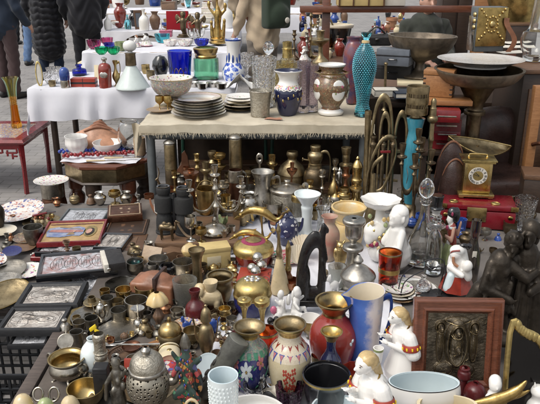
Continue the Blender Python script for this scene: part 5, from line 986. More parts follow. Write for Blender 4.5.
# mirror / gold frame at right
mir = [(-.5, 0), (-.5, .92), (-.38, 1.0), (-.3, .93), (-.05, .86), (.12, .74), (.3, .66), (.42, .5), (.42, 0)]
fp_ = [(x, 0, z) for x, z in mir]
solid('gilt_mirror', 'carved gilt framed dark mirror propped at the right end', 'mirror', (500, 318, 566, 420), ZC, [('frame', merge(tube(fp_, .05, 8, 3), *[ball((x + .02 * math.sin(i * 5), -.02, z), (.06, .04, .05), 8) for i, (x, z) in enumerate([(np.interp(t, np.linspace(0, 1, 9), [p[0] for p in mir]), np.interp(t, np.linspace(0, 1, 9), [p[1] for p in mir])) for t in np.linspace(.25, .95, 22)])]), 'gold_pale'), ('glass', prism([(x * .96, z * .98) for x, z in mir], .0, .02), 'glass_smoke'), ('backing', prism([(x * .96, z * .98) for x, z in mir], .022, .04), 'wood_dark')], tilt=(-8, 0))
lat('crystal_tumbler', 'cut crystal tumbler at the right corner of the red chest', 'tumbler', (515, 194, 539, 232), ZC, '30,0 34,3 36,30 46,80 50,100', 'crystal', t=.07)
# standing icon
def relief(nx, ny, figs, noise_=.012, seed=1):
    r = random.Random(seed); ph = [(r.uniform(20, 70), r.uniform(20, 70), r.uniform(0, 6)) for _ in range(9)]
    def fn(u, w):
        z = 0
        for a, b, p in ph: z += noise_ / 4 * math.sin(a * u + p + 2 * math.sin(b * w)) * math.cos(b * w + p)
        for cx, cy, rx, ry, h, ring in figs:
            d = math.hypot((u - cx) / rx, (w - cy) / ry)
            if ring: z += h * math.exp(-((d - 1) / .18) ** 2)
            elif d < 1.2: z += h * max(0, 1 - (d / 1.15) ** 2) ** .6
        return (u - .5, w - .5, z)
    RELFN[0] = fn
    return grid(nx, ny, fn)
RELFN = [None]
def engraving(figs, r=.006, seed=0):
    """chased outlines and garment folds following the raised figures, in panel units"""
    fn = RELFN[0]; q = random.Random(seed); out = []
    def line(pts, rr): 
        P = [(lambda p: (p[0], p[1], p[2] + .003))(fn(min(.97, max(.03, u)), min(.97, max(.03, w)))) for u, w in pts]; out.append(tube(P, [rr * .5, rr, rr * .5], 5, 1))
    for cx, cy, rx, ry, h, ring in figs:
        for k in ((1.0, 1.25) if ring else (1.02,)): line([(cx + rx * k * math.cos(t), cy + ry * k * math.sin(t)) for t in np.linspace(0, 6.283, 30)], r)
        if not ring and ry > .1:
            for i in range(5): 
                o = (i - 2) * .36 * rx; line([(cx + o + .2 * rx * math.sin(t * 3 + i), cy + ry * (1 - 2 * t) * (.9 - .12 * abs(i - 2))) for t in np.linspace(0, 1, 9)], r * .8)
        if not ring and ry <= .1:
            line([(cx - .4 * rx + .2 * rx * t, cy + .15 * ry) for t in (0, .5, 1)], r * .6); line([(cx + .2 * rx + .2 * rx * t, cy + .15 * ry) for t in (0, .5, 1)], r * .6); line([(cx - .25 * rx + .5 * rx * t, cy - .45 * ry) for t in (0, .5, 1)], r * .6)
    for i in range(6):
        a, b, g = q.uniform(.06, .94), q.uniform(.06, .94), q.uniform(0, 6.28); line([(a + .05 * t * math.cos(g + 2 * t), b + .05 * t * math.sin(g + 2 * t)) for t in np.linspace(0, 1.6, 8)], r * .7)
    return merge(*out)
MAD = [(.5, .55, .16, .3, .03, 1), (.5, .5, .1, .24, .035, 0), (.5, .74, .06, .06, .05, 0), (.5, .50, .045, .05, .06, 0), (.5, .74, .09, .09, .02, 1), (.22, .55, .06, .25, .035, 0), (.22, .80, .045, .05, .05, 0), (.22, .80, .075, .075, .02, 1), (.78, .55, .06, .25, .035, 0), (.78, .80, .045, .05, .05, 0), (.78, .8, .075, .075, .02, 1), (.3, .18, .14, .1, .03, 0), (.68, .16, .13, .1, .03, 0), (.5, .9, .2, .05, .025, 0)]
ONE = [(.5, .4, .2, .36, .035, 0), (.5, .68, .09, .1, .05, 0), (.5, .68, .17, .18, .022, 1), (.36, .36, .06, .16, .05, 0), (.62, .42, .06, .14, .05, 0), (.5, .5, .47, .47, .012, 1)]
PAIR = [(.36, .42, .12, .34, .035, 0), (.36, .7, .07, .08, .05, 0), (.36, .7, .12, .13, .02, 1), (.66, .36, .12, .28, .035, 0), (.66, .6, .06, .07, .05, 0), (.66, .6, .11, .12, .02, 1), (.5, .2, .2, .08, .03, 0)]
solid('framed_icon', 'dark embossed icon of three saints in a reddish wooden frame', 'icon', (409, 295, 505, 396), ZC, [('frame', mv(rectring(.98, 1.12, [(0, -.08), (0, .0), (.02, .012), (.035, .012), (.05, .002), (.1, -.004), (.115, .012), (.13, .012), (.165, -.03), (.165, -.08)]), (0, 0, .56), r=(R(90), 0, 0)), 'wood_red'), ('relief_panel', mv(relief(110, 120, [(a, b, c, d, 1.5 * e, f) for a, b, c, d, e, f in MAD], .0022, 3), (0, -.0 + .034, .56), (.66, .79, 1.15), (R(90), 0, 0)), 'emboss_bronze'), ('worn_edges', mv(engraving(MAD, .005, 2), (0, .034, .56), (.66, .79, 1.15), (R(90), 0, 0)), 'brass_old'), ('backboard', box((0, .075, .56), (.94, .01, 1.08), .1), 'wood_dark')], tilt=(-10, 0), rz=-2, mode='u')
# ------------------------------------------------------------------ wooden board with binoculars
def binoc(label, bb, z, rz=0):
    th = Th()
    bar = lathe(prof('50,0 50,4 46,5! 44,30 36,44 34,46! 46,48 48,52 48,78 44,80! 30,82 30,86! 34,87 36,98 30,100') + [(.2, .985), (.001, .97)], 24)
    k = None
    for s in (-1, 1):
        b = th.add('barrel', mv(bar, (s * .27, 0, 0), (.52, .52, 1)), 'rubber')
        th.add('eyepiece', mv(lathe(prof('44,0 48,6 48,80 50,100') + [(.38, .98), (.3, .5), (.001, .4)], 20), (s * .27, 0, .86), (.34, .34, .16)), 'black_gloss', b)
        th.add('prism_housing', box((s * .27, .06, .62), (.42, .36, .26), .2), 'black_matte', b)
    th.add('bridge', merge(cap((0, 0, .30), (0, 0, .82), .06), box((0, 0, .70), (.3, .1, .1), .15), box((0, 0, .36), (.26, .08, .07), .15)), 'black_matte')
    th.add('focus_wheel', mv(lathe(prof('50,0 50,100'), 20, 10, .05), (0, -.02, .78), (.16, .16, .1)), 'rubber')
    place(th, 'binoculars', label, 'binoculars', bb, z, rz)
binoc('large black rubber covered binoculars standing upright on the plank', (154, 184, 195, 237), PZ, -10)
binoc('second pair of black binoculars leaning behind the first on the plank', (150, 196, 174, 234), PZ + .0, 20) if False else None
solid('strap', 'tan leather strap hanging down beside the binoculars', 'strap', (177, 222, 192, 238), PZ, [('strap', slab(12, 3, lambda u, w: ((u - .5) + .1 * math.sin(w * 3), (w - .5) * .3, .5 * (1 - u) ** 2), .03), 'wood_pale')])
lat('painted_teapot', 'rounded white teapot with red and black painted flowers behind the binoculars', 'teapot', (149, 190, 174, 222), PZ, '26,0 28,3 46,24 50,46 42,70 22,82! 24,84 14,92 6,94 7,99 1,100', [('body', 'brown_plate'), (.30, 'painted_band', 'floral_white'), (.82, 'lid', 'brown_plate')], open=False, ex=[('spout', tube([(-.45, 0, .3), (-.62, 0, .5), (-.68, 0, .72)], [.09, .06, .045]), 'leather_tan')])
deer = [cap((-.22, 0, .5), (.2, 0, .52), .11, .12), cap((.2, 0, .55), (.32, 0, .78), .08, .055), cap((.32, 0, .84), (.45, 0, .80), .065, .035), cap((.3, .03, .88), (.27, .06, .96), .025, .015), cap((.3, -.03, .88), (.27, -.06, .96), .025, .015), cap((-.3, 0, .54), (-.38, 0, .44), .03, .02)] + [cap((x, y, .45), (x + dx, y, .22), .055, .032) for x, dx in ((-.22, -.05), (.2, .02)) for y in (-.07, .07)] + [cap((x + dx, y, .22), (x + dx * .2, y, .02), .03, .025) for x, dx in ((-.22, -.05), (.2, .02)) for y in (-.07, .07)]
ant = [tube([(.29, s * .03, .9), (.22, s * .14, 1.1), (.28, s * .18, 1.3)], .018, 6) for s in (-1, 1)] + [tube([(.23, s * .13, 1.08), (.32, s * .12, 1.18)], .015, 6, 1) for s in (-1, 1)]
solid('deer_figurine', 'small dark bronze deer with antlers behind the binoculars', 'figurine', (155, 166, 170, 200), PZ, [('body', sculpt(deer, .02, 2), 'bronze'), ('antler', ant[0], 'bronze'), ('antler', ant[1], 'bronze')], rz=200)
camel = [cap((-.25, 0, .56), (.2, 0, .54), .14, .13), ball((-.12, 0, .70), (.12, .09, .12)), ball((.1, 0, .69), (.11, .09, .11)), cap((.24, 0, .55), (.36, 0, .52), .08, .06), cap((.36, 0, .52), (.42, 0, .82), .055, .045), cap((.42, 0, .85), (.56, 0, .80), .06, .035), cap((-.36, 0, .58), (-.42, 0, .40), .03, .02)] + [cap((x, y, .5), (x, y, .26), .06, .035) for x in (-.28, .2) for y in (-.08, .08)] + [cap((x, y, .26), (x + .02, y, .03), .035, .035) for x in (-.28, .2) for y in (-.08, .08)]
solid('camel_figurine', 'small bronze camel standing at the plank edge', 'figurine', (158, 220, 180, 241), PZ, [('body', sculpt(camel, .02, 2), 'bronze'), ('saddle', mv(ball((0, 0, 0), (.2, .16, .05)), (0, 0, .66)), 'brass_old')], rz=-10)
GOB = '36,0 30,4 8,10 6,40 14,46 40,58 46,76 42,100'
lat('silver_goblet', 'small silver wine goblet at the front of the plank', 'goblet', (184, 214, 197, 242), PZ, GOB, 'silver', t=.05)
lat('brass_goblet', 'tiny brass goblet beside the silver one on the plank', 'goblet', (195, 226, 207, 243), PZ, GOB, 'brass', t=.05)
lat('silver_dome', 'low silver covered dish with knob at the plank corner', 'dish', (201, 216, 229, 238), PZ, '40,0 50,10 50,16! 46,30 30,50 10,58! 8,64 10,80 4,100', 'silver_worn', open=False)
solid('green_cloth', 'crumpled bright green ribbon beside the silver covered dish', 'ribbon', (213, 214, 228, 228), PZ, [('ribbon', slab(12, 12, lambda u, w: (u - .5, (w - .5) * .7, .3 + .25 * math.sin(u * 9 + w * 5) * math.cos(w * 8)), .04), 'onyx_green')])
CSH = (('slender', '40,0 44,3 26,8 9,14 8,40 16,46 8,52 7,76 20,82 10,86 22,92 22,100'), ('stout', '50,0 50,6 30,14 22,30 34,44 20,56 16,70 40,78 42,82! 24,84 28,100'), ('wide panned', '36,0 38,4 14,12 10,30 22,40 10,50 10,66 34,74 50,82 50,85! 18,87 20,100'), ('ringed', '44,0 46,4 18,10 18,24 28,28 18,32 18,46 28,50 18,54 16,70 30,76 16,82 26,92 26,100'))
CMT = (('brass', 'brass'), ('brass_old', 'dull brass'), ('silver_worn', 'silvery'), ('copper', 'coppery'))
for i, (x, y, h) in enumerate(((176, 206, 36), (206, 203, 42), (222, 210, 30), (188, 200, 34), (248, 200, 30), (262, 203, 28), (292, 202, 40), (310, 205, 26), (322, 203, 34), (345, 205, 38), (356, 212, 30), (214, 196, 46), (300, 212, 22), (272, 198, 44), (234, 202, 32), (334, 200, 42))):
    s_, m_ = CSH[i % 4], CMT[(i // 4 + i) % 4]; w = 11 + i % 3 * 2
    lat('candlestick', f'{s_[0]} {m_[1]} candlestick in the crowd under the burlap edge', 'candlestick', (x - w / 2, y - h, x + w / 2, y + 2), ZB, s_[1], m_[0], 'candlesticks crowded under the burlap edge', open=False)
# below the plank
lat('brass_trumpet_vase', 'slim brass vase with a wide flared mouth below the plank', 'vase', (188, 246, 205, 292), ZB, '36,0 40,3 36,10 28,30 28,66 34,82 48,95 50,100', 'brass_old', t=.04)
shell = lathe([(.001, 0), (.2, .05), (.38, .2), (.47, .38), (.4, .5), (.3, .58), (.34, .66), (.25, .78), (.14, .86), (.1, .93), (.001, 1)], 24, 7, .05)
solid('sea_shell', 'cream conch shell lying below the plank', 'shell', (181, 242, 201, 258), ZB + .03, [('shell', mv(shell, r=(0, R(80), 0)), 'onyx')], rz=-20)
th = Th(); k = th.add('box', box((0, 0, .3), (1, .62, .6), .03), 'card_yellow'); th.add('lid', box((0, 0, .64), (1.03, .65, .14), .1), 'card_yellow'); th.add('label', box((-.1, -.312, .3), (.5, .006, .3), .1), 'card_cream', k)
place(th, 'cardboard_box', 'yellow cardboard gift box below the plank', 'box', (199, 240, 231, 271), ZB, rz=16)
solid('wooden_block', 'sloping brown wooden wedge block under the plank', 'block', (157, 246, 184, 264), ZB, [('block', prism([(-.5, 0), (.5, 0), (.5, .55), (.1, .8), (-.3, .7)], -.3, .3), 'wood_mid')], rz=20)
solid('wooden_box', 'open pale wooden card slat leaning beside the wedge block', 'slat', (140, 245, 163, 266), ZB, [('slat', box((0, 0, .5), (1, .08, 1), .1), 'wood_pale')], tilt=(-35, 0), rz=-20)
lat('brass_mortar', 'deep brass mortar with a rolled rim below the yellow box', 'mortar', (206, 269, 234, 306), ZB, '34,0 38,4! 32,8 40,30 46,60 44,80 50,92 50,100', 'brass_old', t=.06)
lat('pestle', 'brass pestle standing in the mortar', 'pestle', (216, 271, 223, 298), ZB + .04, '44,0 50,10 40,24 22,30 24,60 30,84 20,92 24,97 8,100', 'brass', open=False, tilt=(0, -12))
# leather box (rounded kettle like case)
solid('leather_case', 'reddish brown polished leather case behind the frosted tumbler', 'case', (130, 266, 182, 306), ZB, [('case', sculpt([box((0, 0, .32), (1.0, .6, .5), .1), ball((0, 0, .45), (.46, .3, .3))], .03, 5), 'leather_tan'), ('strap', box((.1, -.0, .42), (.08, .66, .64), .2), 'leather_dark'), ('clasp', box((.1, -.34, .36), (.1, .03, .12), .2), 'brass')], rz=-14)
lat('frosted_tumbler', 'frosted clear glass tumbler in front of the leather case', 'tumbler', (172, 274, 197, 311), ZB, TUMBLER, [('body', 'frosted')], t=.05)
eleph = [ball((0, 0, .42), (.36, .26, .26)), ball((-.36, 0, .62), (.2, .18, .2)), cap((-.5, 0, .6), (-.6, 0, .34), .09, .06), cap((-.6, 0, .34), (-.66, 0, .2), .06, .045), ball((-.26, .2, .64), (.1, .05, .15)), ball((-.26, -.2, .64), (.1, .05, .15)), cap((.34, 0, .42), (.4, 0, .22), .03, .02)] + [cap((x, y, .32), (x, y, .05), .1, .085) for x in (-.2, .22) for y in (-.13, .13)]
solid('elephant_figurine', 'cream elephant figurine with raised head beside the mortar', 'figurine', (190, 278, 224, 314), ZB, [('body', sculpt(eleph, .024, 2), 'bone'), ('rider_cup', mv(lathe(prof('30,0 34,4 42,50 48,100') + [(.4, .97), (.01, .6)]), (0, 0, .62), (.46, .46, .3)), 'bone')], rz=-12)
lat('maroon_vase', 'small maroon wooden vase with narrow neck in front of the elephant', 'vase', (185, 287, 207, 326), ZB, '36,0 40,3 50,30 44,52 22,68 18,80 24,92 26,100', 'maroon')
# small silver and brass cups: (x0,y0,x1,y1,profile,material,label)
SC = 'small metal cups and bowls among the silverware'
for b, pf, mt, lab in (
    ((126, 257, 144, 276), DEEP, 'pewter_dark', 'round pewter bowl with a blue lining near the red framed picture'),
    ((148, 254, 168, 274), BOWL, 'pewter', 'shallow pewter bowl with two tab handles under the wedge block'),
    ((172, 257, 194, 282), TUMBLER, 'silver_worn', 'short silver beaker with a coppery band beside the trumpet vase'),
    ((99, 287, 110, 302), BOWL, 'brass', 'tiny brass egg cup on the white scrolled plate'),
    ((115, 285, 132, 303), BOWL, 'brass_bright', 'shiny brass bowl beside the leather case'),
    ((134, 281, 157, 306), DEEP, 'brass', 'polished brass bowl overlapping the leather case'),
    ((124, 294, 148, 323), CUP, 'silver_worn', 'wide silver cup with darkened inside above the square tray'),
    ((100, 294, 114, 313), TUMBLER, 'pewter_dark', 'dark pewter beaker beside the tiny brass egg cup'),
    ((110, 297, 124, 312), TUMBLER, 'brass_old', 'worn brass beaker next to the dark pewter one'),
    ((110, 305, 127, 325), TUMBLER, 'pewter_dark', 'dark silver tumbler in front of the two beakers'),
    ((84, 314, 99, 338), TUMBLER, 'pewter_dark', 'dark pewter tumbler at the front of the oval saucer'),
    ((72, 318, 86, 334), CUP, 'silver_worn', 'small silver cup beside the tray edge of the bench'),
    ((126, 288, 140, 300), DEEP, 'copper_dark', 'small copper cup between the brass bowls'),
    ((152, 292, 167, 306), DEEP, 'brass_old', 'little brass cup with a pinched rim below the leather case'),
    ((141, 310, 152, 322), DEEP, 'pewter', 'tiny pewter salt cellar beside the square silver stand'),
    ((170, 306, 184, 320), DEEP, 'silver_worn', 'tiny silver salt cellar below the frosted tumbler')):
    lat('metal_cup', lab, 'cup', b, ZB, pf, mt, SC, t=.04)
lat('black_bowl', 'black glossy bowl with a rolled lip beside the silver beaker', 'bowl', (158, 262, 177, 281), ZB, '30,0 34,5! 46,40 50,64 46,92 40,100', 'black_gloss', t=.07)
lat('blue_stone', 'bright blue glass stone lying in the pewter bowl', 'stone', (131, 258, 141, 266), ZB + .03, '30,0 50,40 30,90 1,100', 'glass_teal', open=False)
lat('oval_saucer', 'oval pewter saucer holding small tumblers', 'saucer', (70, 296, 113, 326), ZB, PLATE, 'pewter', mode='u')
lat('small_teapot', 'small silver teapot on the oval saucer', 'teapot', (92, 301, 109, 322), ZB + .012, '30,0 32,4 48,30 50,48 36,74 22,80! 22,84 8,92 8,98 1,100', 'silver', open=False, ex=[('spout', tube([(-.42, 0, .35), (-.62, 0, .5), (-.74, 0, .8)], [.09, .06, .04]), 'silver'), ('handle', handle(.42, .25, .75, .3, .04), 'silver')])
lat('candle_holder', 'low brass candle holder with wide round lip at the icon corner', 'candle holder', (83, 295, 101, 312), ZB, '44,0 46,6! 20,14 18,40 30,44! 50,50 50,58 26,60 22,100', 'brass_old')
lat('pan_lid', 'small polished disc of a pewter hand mirror above the sugar bowl', 'mirror', (57, 329, 74, 350), ZB + .05, '46,0 50,4 50,8 46,10 44,7 1,7', [('disc', 'silver_worn')], open=False, mode='u', tilt=(62, 10), ex=[('handle', tube([(0, .46, .04), (0, .7, .04), (0, .95, .04)], [.06, .04, .07]), 'silver_worn')])
lat('pewter_creamer', 'squat pewter creamer with handle behind the sugar bowl', 'creamer', (69, 328, 88, 352), ZB, DEEP, 'pewter', ex=[('handle', handle(.46, .25, .85, .3, .045), 'pewter')])
# sugar bowl
th = Th(); k = vessel(th, '18,0 20,2 30,6 46,24 50,46 46,64 42,74! 44,80 50,88 50,92', [('body', 'silver_worn'), ('in', 'brass')], t=.035, n=36)
for s in (-1, 1): th.add('handle', tube([(s * .46, 0, .7), (s * .62, 0, .86), (s * .70, 0, .66), (s * .60, 0, .44), (s * .47, 0, .38)], .035, 8), 'silver_worn', k)
for a in (.6, 2.2, 3.9, 5.4): th.add('foot', merge(cap((.30 * math.cos(a), .30 * math.sin(a), .08), (.40 * math.cos(a), .40 * math.sin(a), -.08), .05, .04), ball((.42 * math.cos(a), .42 * math.sin(a), -.10), (.06, .06, .04), 8)), 'silver_worn', k)
place(th, 'sugar_bowl', 'tarnished silver sugar bowl with two handles and claw feet, gilt inside', 'bowl', (46, 347, 89, 389), ZB, rz=-25)
lat('brass_bowl', 'plain polished brass bowl in the bottom row beside the sugar bowl', 'bowl', (66, 377, 104, 409), ZB, BOWL, [('body', 'brass_old'), ('in', 'brass_bright')], t=.03, n=40)
solid('sugar_tongs', 'looped silver tongs with two ring handles at the bottom', 'tongs', (32, 386, 62, 412), ZB, [('ring', tube([(-.5 + .17 * math.cos(a) + .17, .1 * math.sin(a), .75 + .2 * math.sin(a)) for a in np.linspace(0, 6.28, 13)[:-1]], .04, 8, 2, True), 'silver_worn'), ('ring', tube([(.12 + .17 * math.cos(a) + .1, .1 * math.sin(a), .75 + .22 * math.sin(a)) for a in np.linspace(0, 6.28, 13)[:-1]], .04, 8, 2, True), 'silver_worn'), ('blade', merge(tube([(-.3, 0, .58), (0, 0, .3), (.4, 0, .05)], .045, 8), tube([(.2, .05, .56), (0, .05, .3), (-.3, .05, .05)], .045, 8)), 'silver_worn')])
EG = '20,0 40,16 50,42 44,70 26,92 1,100'
for b, mt, lab in (((12, 393, 35, 424), 'onyx', 'cream stone egg at the bottom left'), ((36, 397, 56, 424), 'onyx_green', 'dark green onyx egg between the cream and pale green eggs'), ((60, 395, 81, 422), 'bone', 'pale green yellow onyx egg in front of the brass bowl')):
    lat('stone_egg', lab, 'egg', b, ZB - .0, EG, mt, 'stone eggs in the bottom row', open=False)
# white dish, ball vase, yellow tag
lat('milk_ball_vase', 'round white milk glass ball vase half hidden behind the pewter totem', 'vase', (80, 335, 108, 377), ZB, '24,0 28,3 46,24 50,46 44,70 24,88 18,92 20,100', 'milk_glass')
lat('oval_dish', 'white china dish with a dark stain and a paper card in it', 'dish', (93, 322, 131, 346), ZB, PLATE, [('body', 'white_porc'), (.06, 'rim', 'white_porc')], mode='u', ex=[('card', mv(box((.1, -.05, .06), (.42, .34, .008), .1), r=(0, 0, .4)), 'paper')])
solid('yellow_clip', 'bright yellow bent plastic clip on the white dish', 'clip', (89, 324, 101, 344), ZB + .06, [('clip', merge(mv(box((0, 0, .3), (.3, .14, .7), .2), r=(0, .4, 0)), mv(box((.25, 0, .72), (.5, .14, .2), .2), r=(0, -.5, 0)), mv(box((-.2, 0, .55), (.4, .14, .18), .2), r=(0, .6, 0))), 'yellow_plastic')])
lat('pewter_totem', 'stacked ribbed pewter cylinder on a black block', 'ornament', (92, 331, 110, 372), ZB + .05, '40,0 48,4 44,10 50,16 44,22! 34,26 40,34 34,42! 44,48 36,52 36,80 40,84 38,96 30,100', 'filigree_pale', open=False)
solid('black_block', 'black wooden block under the pewter totem', 'block', (92, 362, 112, 400), ZB, [('block', box((0, 0, .5), (1, .9, 1), .05), 'black_matte'), ('groove', box((0, 0, .86), (1.02, .92, .04), .1), 'iron')])
# carved plates
lat('woven_plate', 'carved round wooden plate with pierced rim under the silver spoon', 'plate', (106, 326, 152, 369), ZB, '34,0 36,3 44,8 50,12 50,15', [('body', 'wood_mid'), (.08, 'rim', 'wood_pale')], mode='u', ex=[('slots', merge(*[mv(box((.36, 0, .102), (.09, .022, .02), .1), r=(0, R(-6), a)) for a in np.linspace(0, 6.28, 41)[:-1]]), 'wood_dark')])
lat('plate_dish', 'second carved wooden plate underneath, its brown rim showing', 'plate', (110, 334, 156, 377), ZB - .004, PLATE, 'wood_orange', mode='u') if False else None
lat('wooden_saucer', 'small turned wooden dish in the middle of the carved plate', 'dish', (122, 338, 141, 352), ZB + .03, '30,0 34,10! 44,50 50,100', 'wood_mid', mode='u') if False else lat('wooden_saucer', 'small turned wooden dish in the middle of the carved plate', 'dish', (121, 339, 141, 353), ZB + .028, '30,0 34,5! 44,14 50,24', 'copper_dark', mode='u')
solid('silver_spoon', 'long silver spoon handle lying across the carved plate', 'spoon', (109, 336, 160, 346), ZB + .075, [('handle', tube([(-.5, .02, .05), (-.2, .0, .06), (.2, -.01, .055), (.5, 0, .05)], [.028, .018, .026, .034], 8), 'silver'), ('bowl', mv(ball((0, 0, 0), (.1, .05, .02), 12), (-.54, .02, .05)), 'silver')], mode='u', rz=2)
th = Th(); k = th.add('plate', box((0, 0, .06), (1, .9, .12), .15), 'silver'); th.add('dome', mv(lathe(prof('44,0 50,6 48,20 44,40 30,70 10,78! 8,86 10,94 1,100')), (0, 0, .12), (.72, .72, .42)), 'silver', k); th.add('stem', tube([(0, 0, .5), (0, 0, 1.1)], .035, 8, 1), 'silver', k)
th.add('dish', mv(lathe(prof('10,0 30,20 50,100') + [(.44, .95), (.01, .3)]), (0, 0, .80), (.8, .8, .14)), 'silver', k)
place(th, 'silver_stand', 'bright square silver stand with dome and small dish on a stem', 'stand', (129, 304, 149, 333), ZB)
# floral lamp, brass pot, ewer, statue
lat('small_lamp', 'small brass stand lamp with a cream petal shaped shade', 'lamp', (146, 291, 169, 332), ZB, '36,0 38,3 22,8 14,14 20,24 26,36 14,48 9,56 9,66! 40,68 50,72 44,84 30,94 12,100', [('stem', 'wood_mid'), (.67, 'shade', 'onyx')], open=False, lobes=7, amp=.06, n=42)
lat('brass_pot', 'round brass lidded pot with pointed finial beside the white drum box', 'pot', (158, 316, 183, 353), ZB, '34,0 38,3 48,20 50,40 44,50! 48,52 46,60 36,72 14,80 8,86 9,92 3,100', [('body', 'brass_old'), (.51, 'lid', 'brass')], open=False)
lat('mosaic_plate', 'brown plate with blue and white mosaic pattern behind the brass ewer', 'plate', (166, 308, 206, 345), ZB, PLATE, [('body', 'mosaic'), (.06, 'rim', 'wood_orange')], mode='u', tilt=(14, 0))
EW = '40,0 42,3 28,8 24,12! 36,18 48,32 50,44 40,58 24,64 22,68! 32,70 34,74 30,84 22,90 8,95 10,98 3,100'
lat('pewter_ewer', 'tall old brass ewer with pointed lid and curved spout', 'ewer', (192, 304, 218, 362), ZB, EW, [('body', 'brass_old'), (.69, 'lid', 'brass_old')], open=False, ex=[('spout', tube([(-.46, 0, .36), (-.66, 0, .44), (-.72, 0, .62), (-.84, 0, .74)], [.08, .06, .05, .05]), 'brass_old'), ('handle', handle(.34, .34, .78, .34, .035), 'brass_old')])
for b, lab in (((179, 316, 192, 332), 'small cobalt glass bird in front of the mosaic plate'), ((205, 312, 220, 334), 'small cobalt glass pot with white stripes beside the ewer')):
    solid('glass_bird', lab, 'figurine', b, ZB, [('body', sculpt([ball((0, 0, .35), (.4, .28, .3)), ball((-.3, 0, .72), (.18, .17, .18)), cap((.3, 0, .45), (.55, 0, .7), .12, .04)], .03, 2), 'blue_glaze'), ('beak', cap((-.44, 0, .72), (-.62, 0, .68), .05, .015), 'brass')])
bottle_st = [cap((0, 0, .05), (0, 0, .36), .22, .18), cap((0, 0, .36), (0, 0, .62), .17, .19), ball((0, 0, .78), (.13, .12, .13)), cap((0, 0, .84), (0, 0, .97), .12, .06), cap((-.18, 0, .58), (-.38, -.08, .44), .07, .05), cap((.18, 0, .58), (.4, -.06, .68), .07, .05), cap((.18, 0, .55), (.38, -.1, .36), .07, .05), cap((-.18, 0, .6), (-.36, -.05, .76), .06, .045), cap((-.1, -.1, .2), (-.34, -.14, .14), .13, .08), cap((.1, -.1, .16), (.3, -.18, .08), .12, .08), ball((.3, .05, .3), (.14, .1, .2))]
th = Th(); b = th.add('body', sculpt(bottle_st, .022, 2), 'deity')
th.add('crown', lathe([(.13, .84), (.15, .88), (.10, .98), (.05, 1.03), (.001, 1.05)], 16, 6, .06), 'pewter_dark', b)
rr = random.Random(9)
for c, nm in (('red_glaze', 'red_beadwork'), ('gold', 'gold_beadwork'), ('bead_blue', 'blue_beadwork'), ('leather_tan', 'tan_beadwork')):
    th.add(nm, merge(*[ball((.2 * math.sin(a), -.17 * math.cos(a) - .02, h), (.03, .03, .022), 8) for a, h in [(rr.uniform(-1.5, 1.5), rr.uniform(.06, .7)) for _ in range(12)]]), c, b)
place(th, 'painted_deity', 'dark multicoloured painted statue with several arms and a crown', 'statue', (171, 333, 203, 412), ZB)
solid('drum_box', 'cream drum shaped box with gold latch beside the painted statue', 'box', (158, 342, 181, 369), ZB, [('body', mv(lathe(prof('47,0 50,3 50,97 47,100') + [(.001, 1)], 32), (0, .5, .5), r=(R(90), 0, 0)), 'card_cream'), ('band', mv(lathe([(.50, .1), (.52, .12), (.52, .2), (.50, .22)], 32), (0, .5, .5), r=(R(90), 0, 0)), 'brass'), ('latch', ball((0, -.1, .99), (.12, .1, .06), 10), 'brass')], rz=10)
for i, (b, m1, lab) in enumerate((((150, 360, 182, 378), 'tartan', 'pink and red checked cloth pouch beside the incense burner'), ((124, 358, 142, 386), 'red_card', 'red packet with a pale label behind the incense burner'))):
    solid(('pouch', 'packet')[i], lab, ('pouch', 'packet')[i], b, ZB, [('body', sculpt([box((0, 0, .3), (1, .6, .5), .1), ball((0, 0, .34), (.5, .32, .32))], .04, 3) if i == 0 else box((0, 0, .5), (.8, .2, 1), .05), m1), ('trim', box((0, -.33 if i == 0 else -.105, .3 if i == 0 else .45), (.8 if i == 0 else .5, .03, .1 if i == 0 else .5), .1), 'paper')], tilt=(0, 0) if i == 0 else (-15, 0))
# incense burner
th = Th(); k = vessel(th, '26,0 28,3 22,6 26,10 42,22 50,40 48,54 40,62! 42,64 42,68 39,69! 38,76 32,84 20,90! 10,91 12,95 10,97 4,100', [('body', 'filigree'), (.625, 'rim', 'pewter'), (.69, 'lid', 'filigree_pale'), (.905, 'finial', 'pewter')], open=False, n=44)
th.add('handle', tube([(-.42, 0, .56), (-.62, 0, .66), (-.76, 0, .5), (-.7, 0, .3), (-.8, 0, .12)], [.05, .06, .06, .05, .05]), 'pewter', k)
th.add('spout', tube([(.42, 0, .44), (.62, 0, .46), (.74, 0, .62), (.86, 0, .70)], [.07, .06, .05, .05]), 'pewter', k)
th.add('openwork', merge(*[ball(((.49 - .05 * abs(j - 2)) * math.cos(a + .2 * j) * .985, (.49 - .05 * abs(j - 2)) * math.sin(a + .2 * j) * .985, .24 + .085 * j), (.03, .03, .022), 6) for j in range(4) for a in np.linspace(0, 6.28, 19)[:-1]]), 'pewter', k)
place(th, 'incense_burner', 'large pierced pewter incense burner with domed lid and finial', 'incense burner', (112, 346, 186, 416), ZB)
fig = [cap((0, 0, .04), (0, 0, .4), .26, .16), cap((0, 0, .4), (0, 0, .64), .16, .17), ball((0, 0, .82), (.13, .12, .13)), cap((-.16, 0, .62), (-.36, -.05, .42), .07, .06), cap((-.36, -.05, .42), (-.4, -.05, .1), .06, .07), cap((.16, 0, .6), (.32, -.08, .74), .07, .05), ball((.2, -.1, .4), .1), ball((-.1, -.14, .3), .1), ball((.06, -.14, .52), .09)]
solid('pewter_figure', 'dark pewter standing figure beside the incense burner', 'figurine', (104, 357, 127, 412), ZB, [('figure', sculpt(fig, .024, 2), 'pewter_dark'), ('hat', lathe([(.15, .86), (.16, .9), (.09, .98), (.001, 1.0)], 14), 'pewter_dark')])
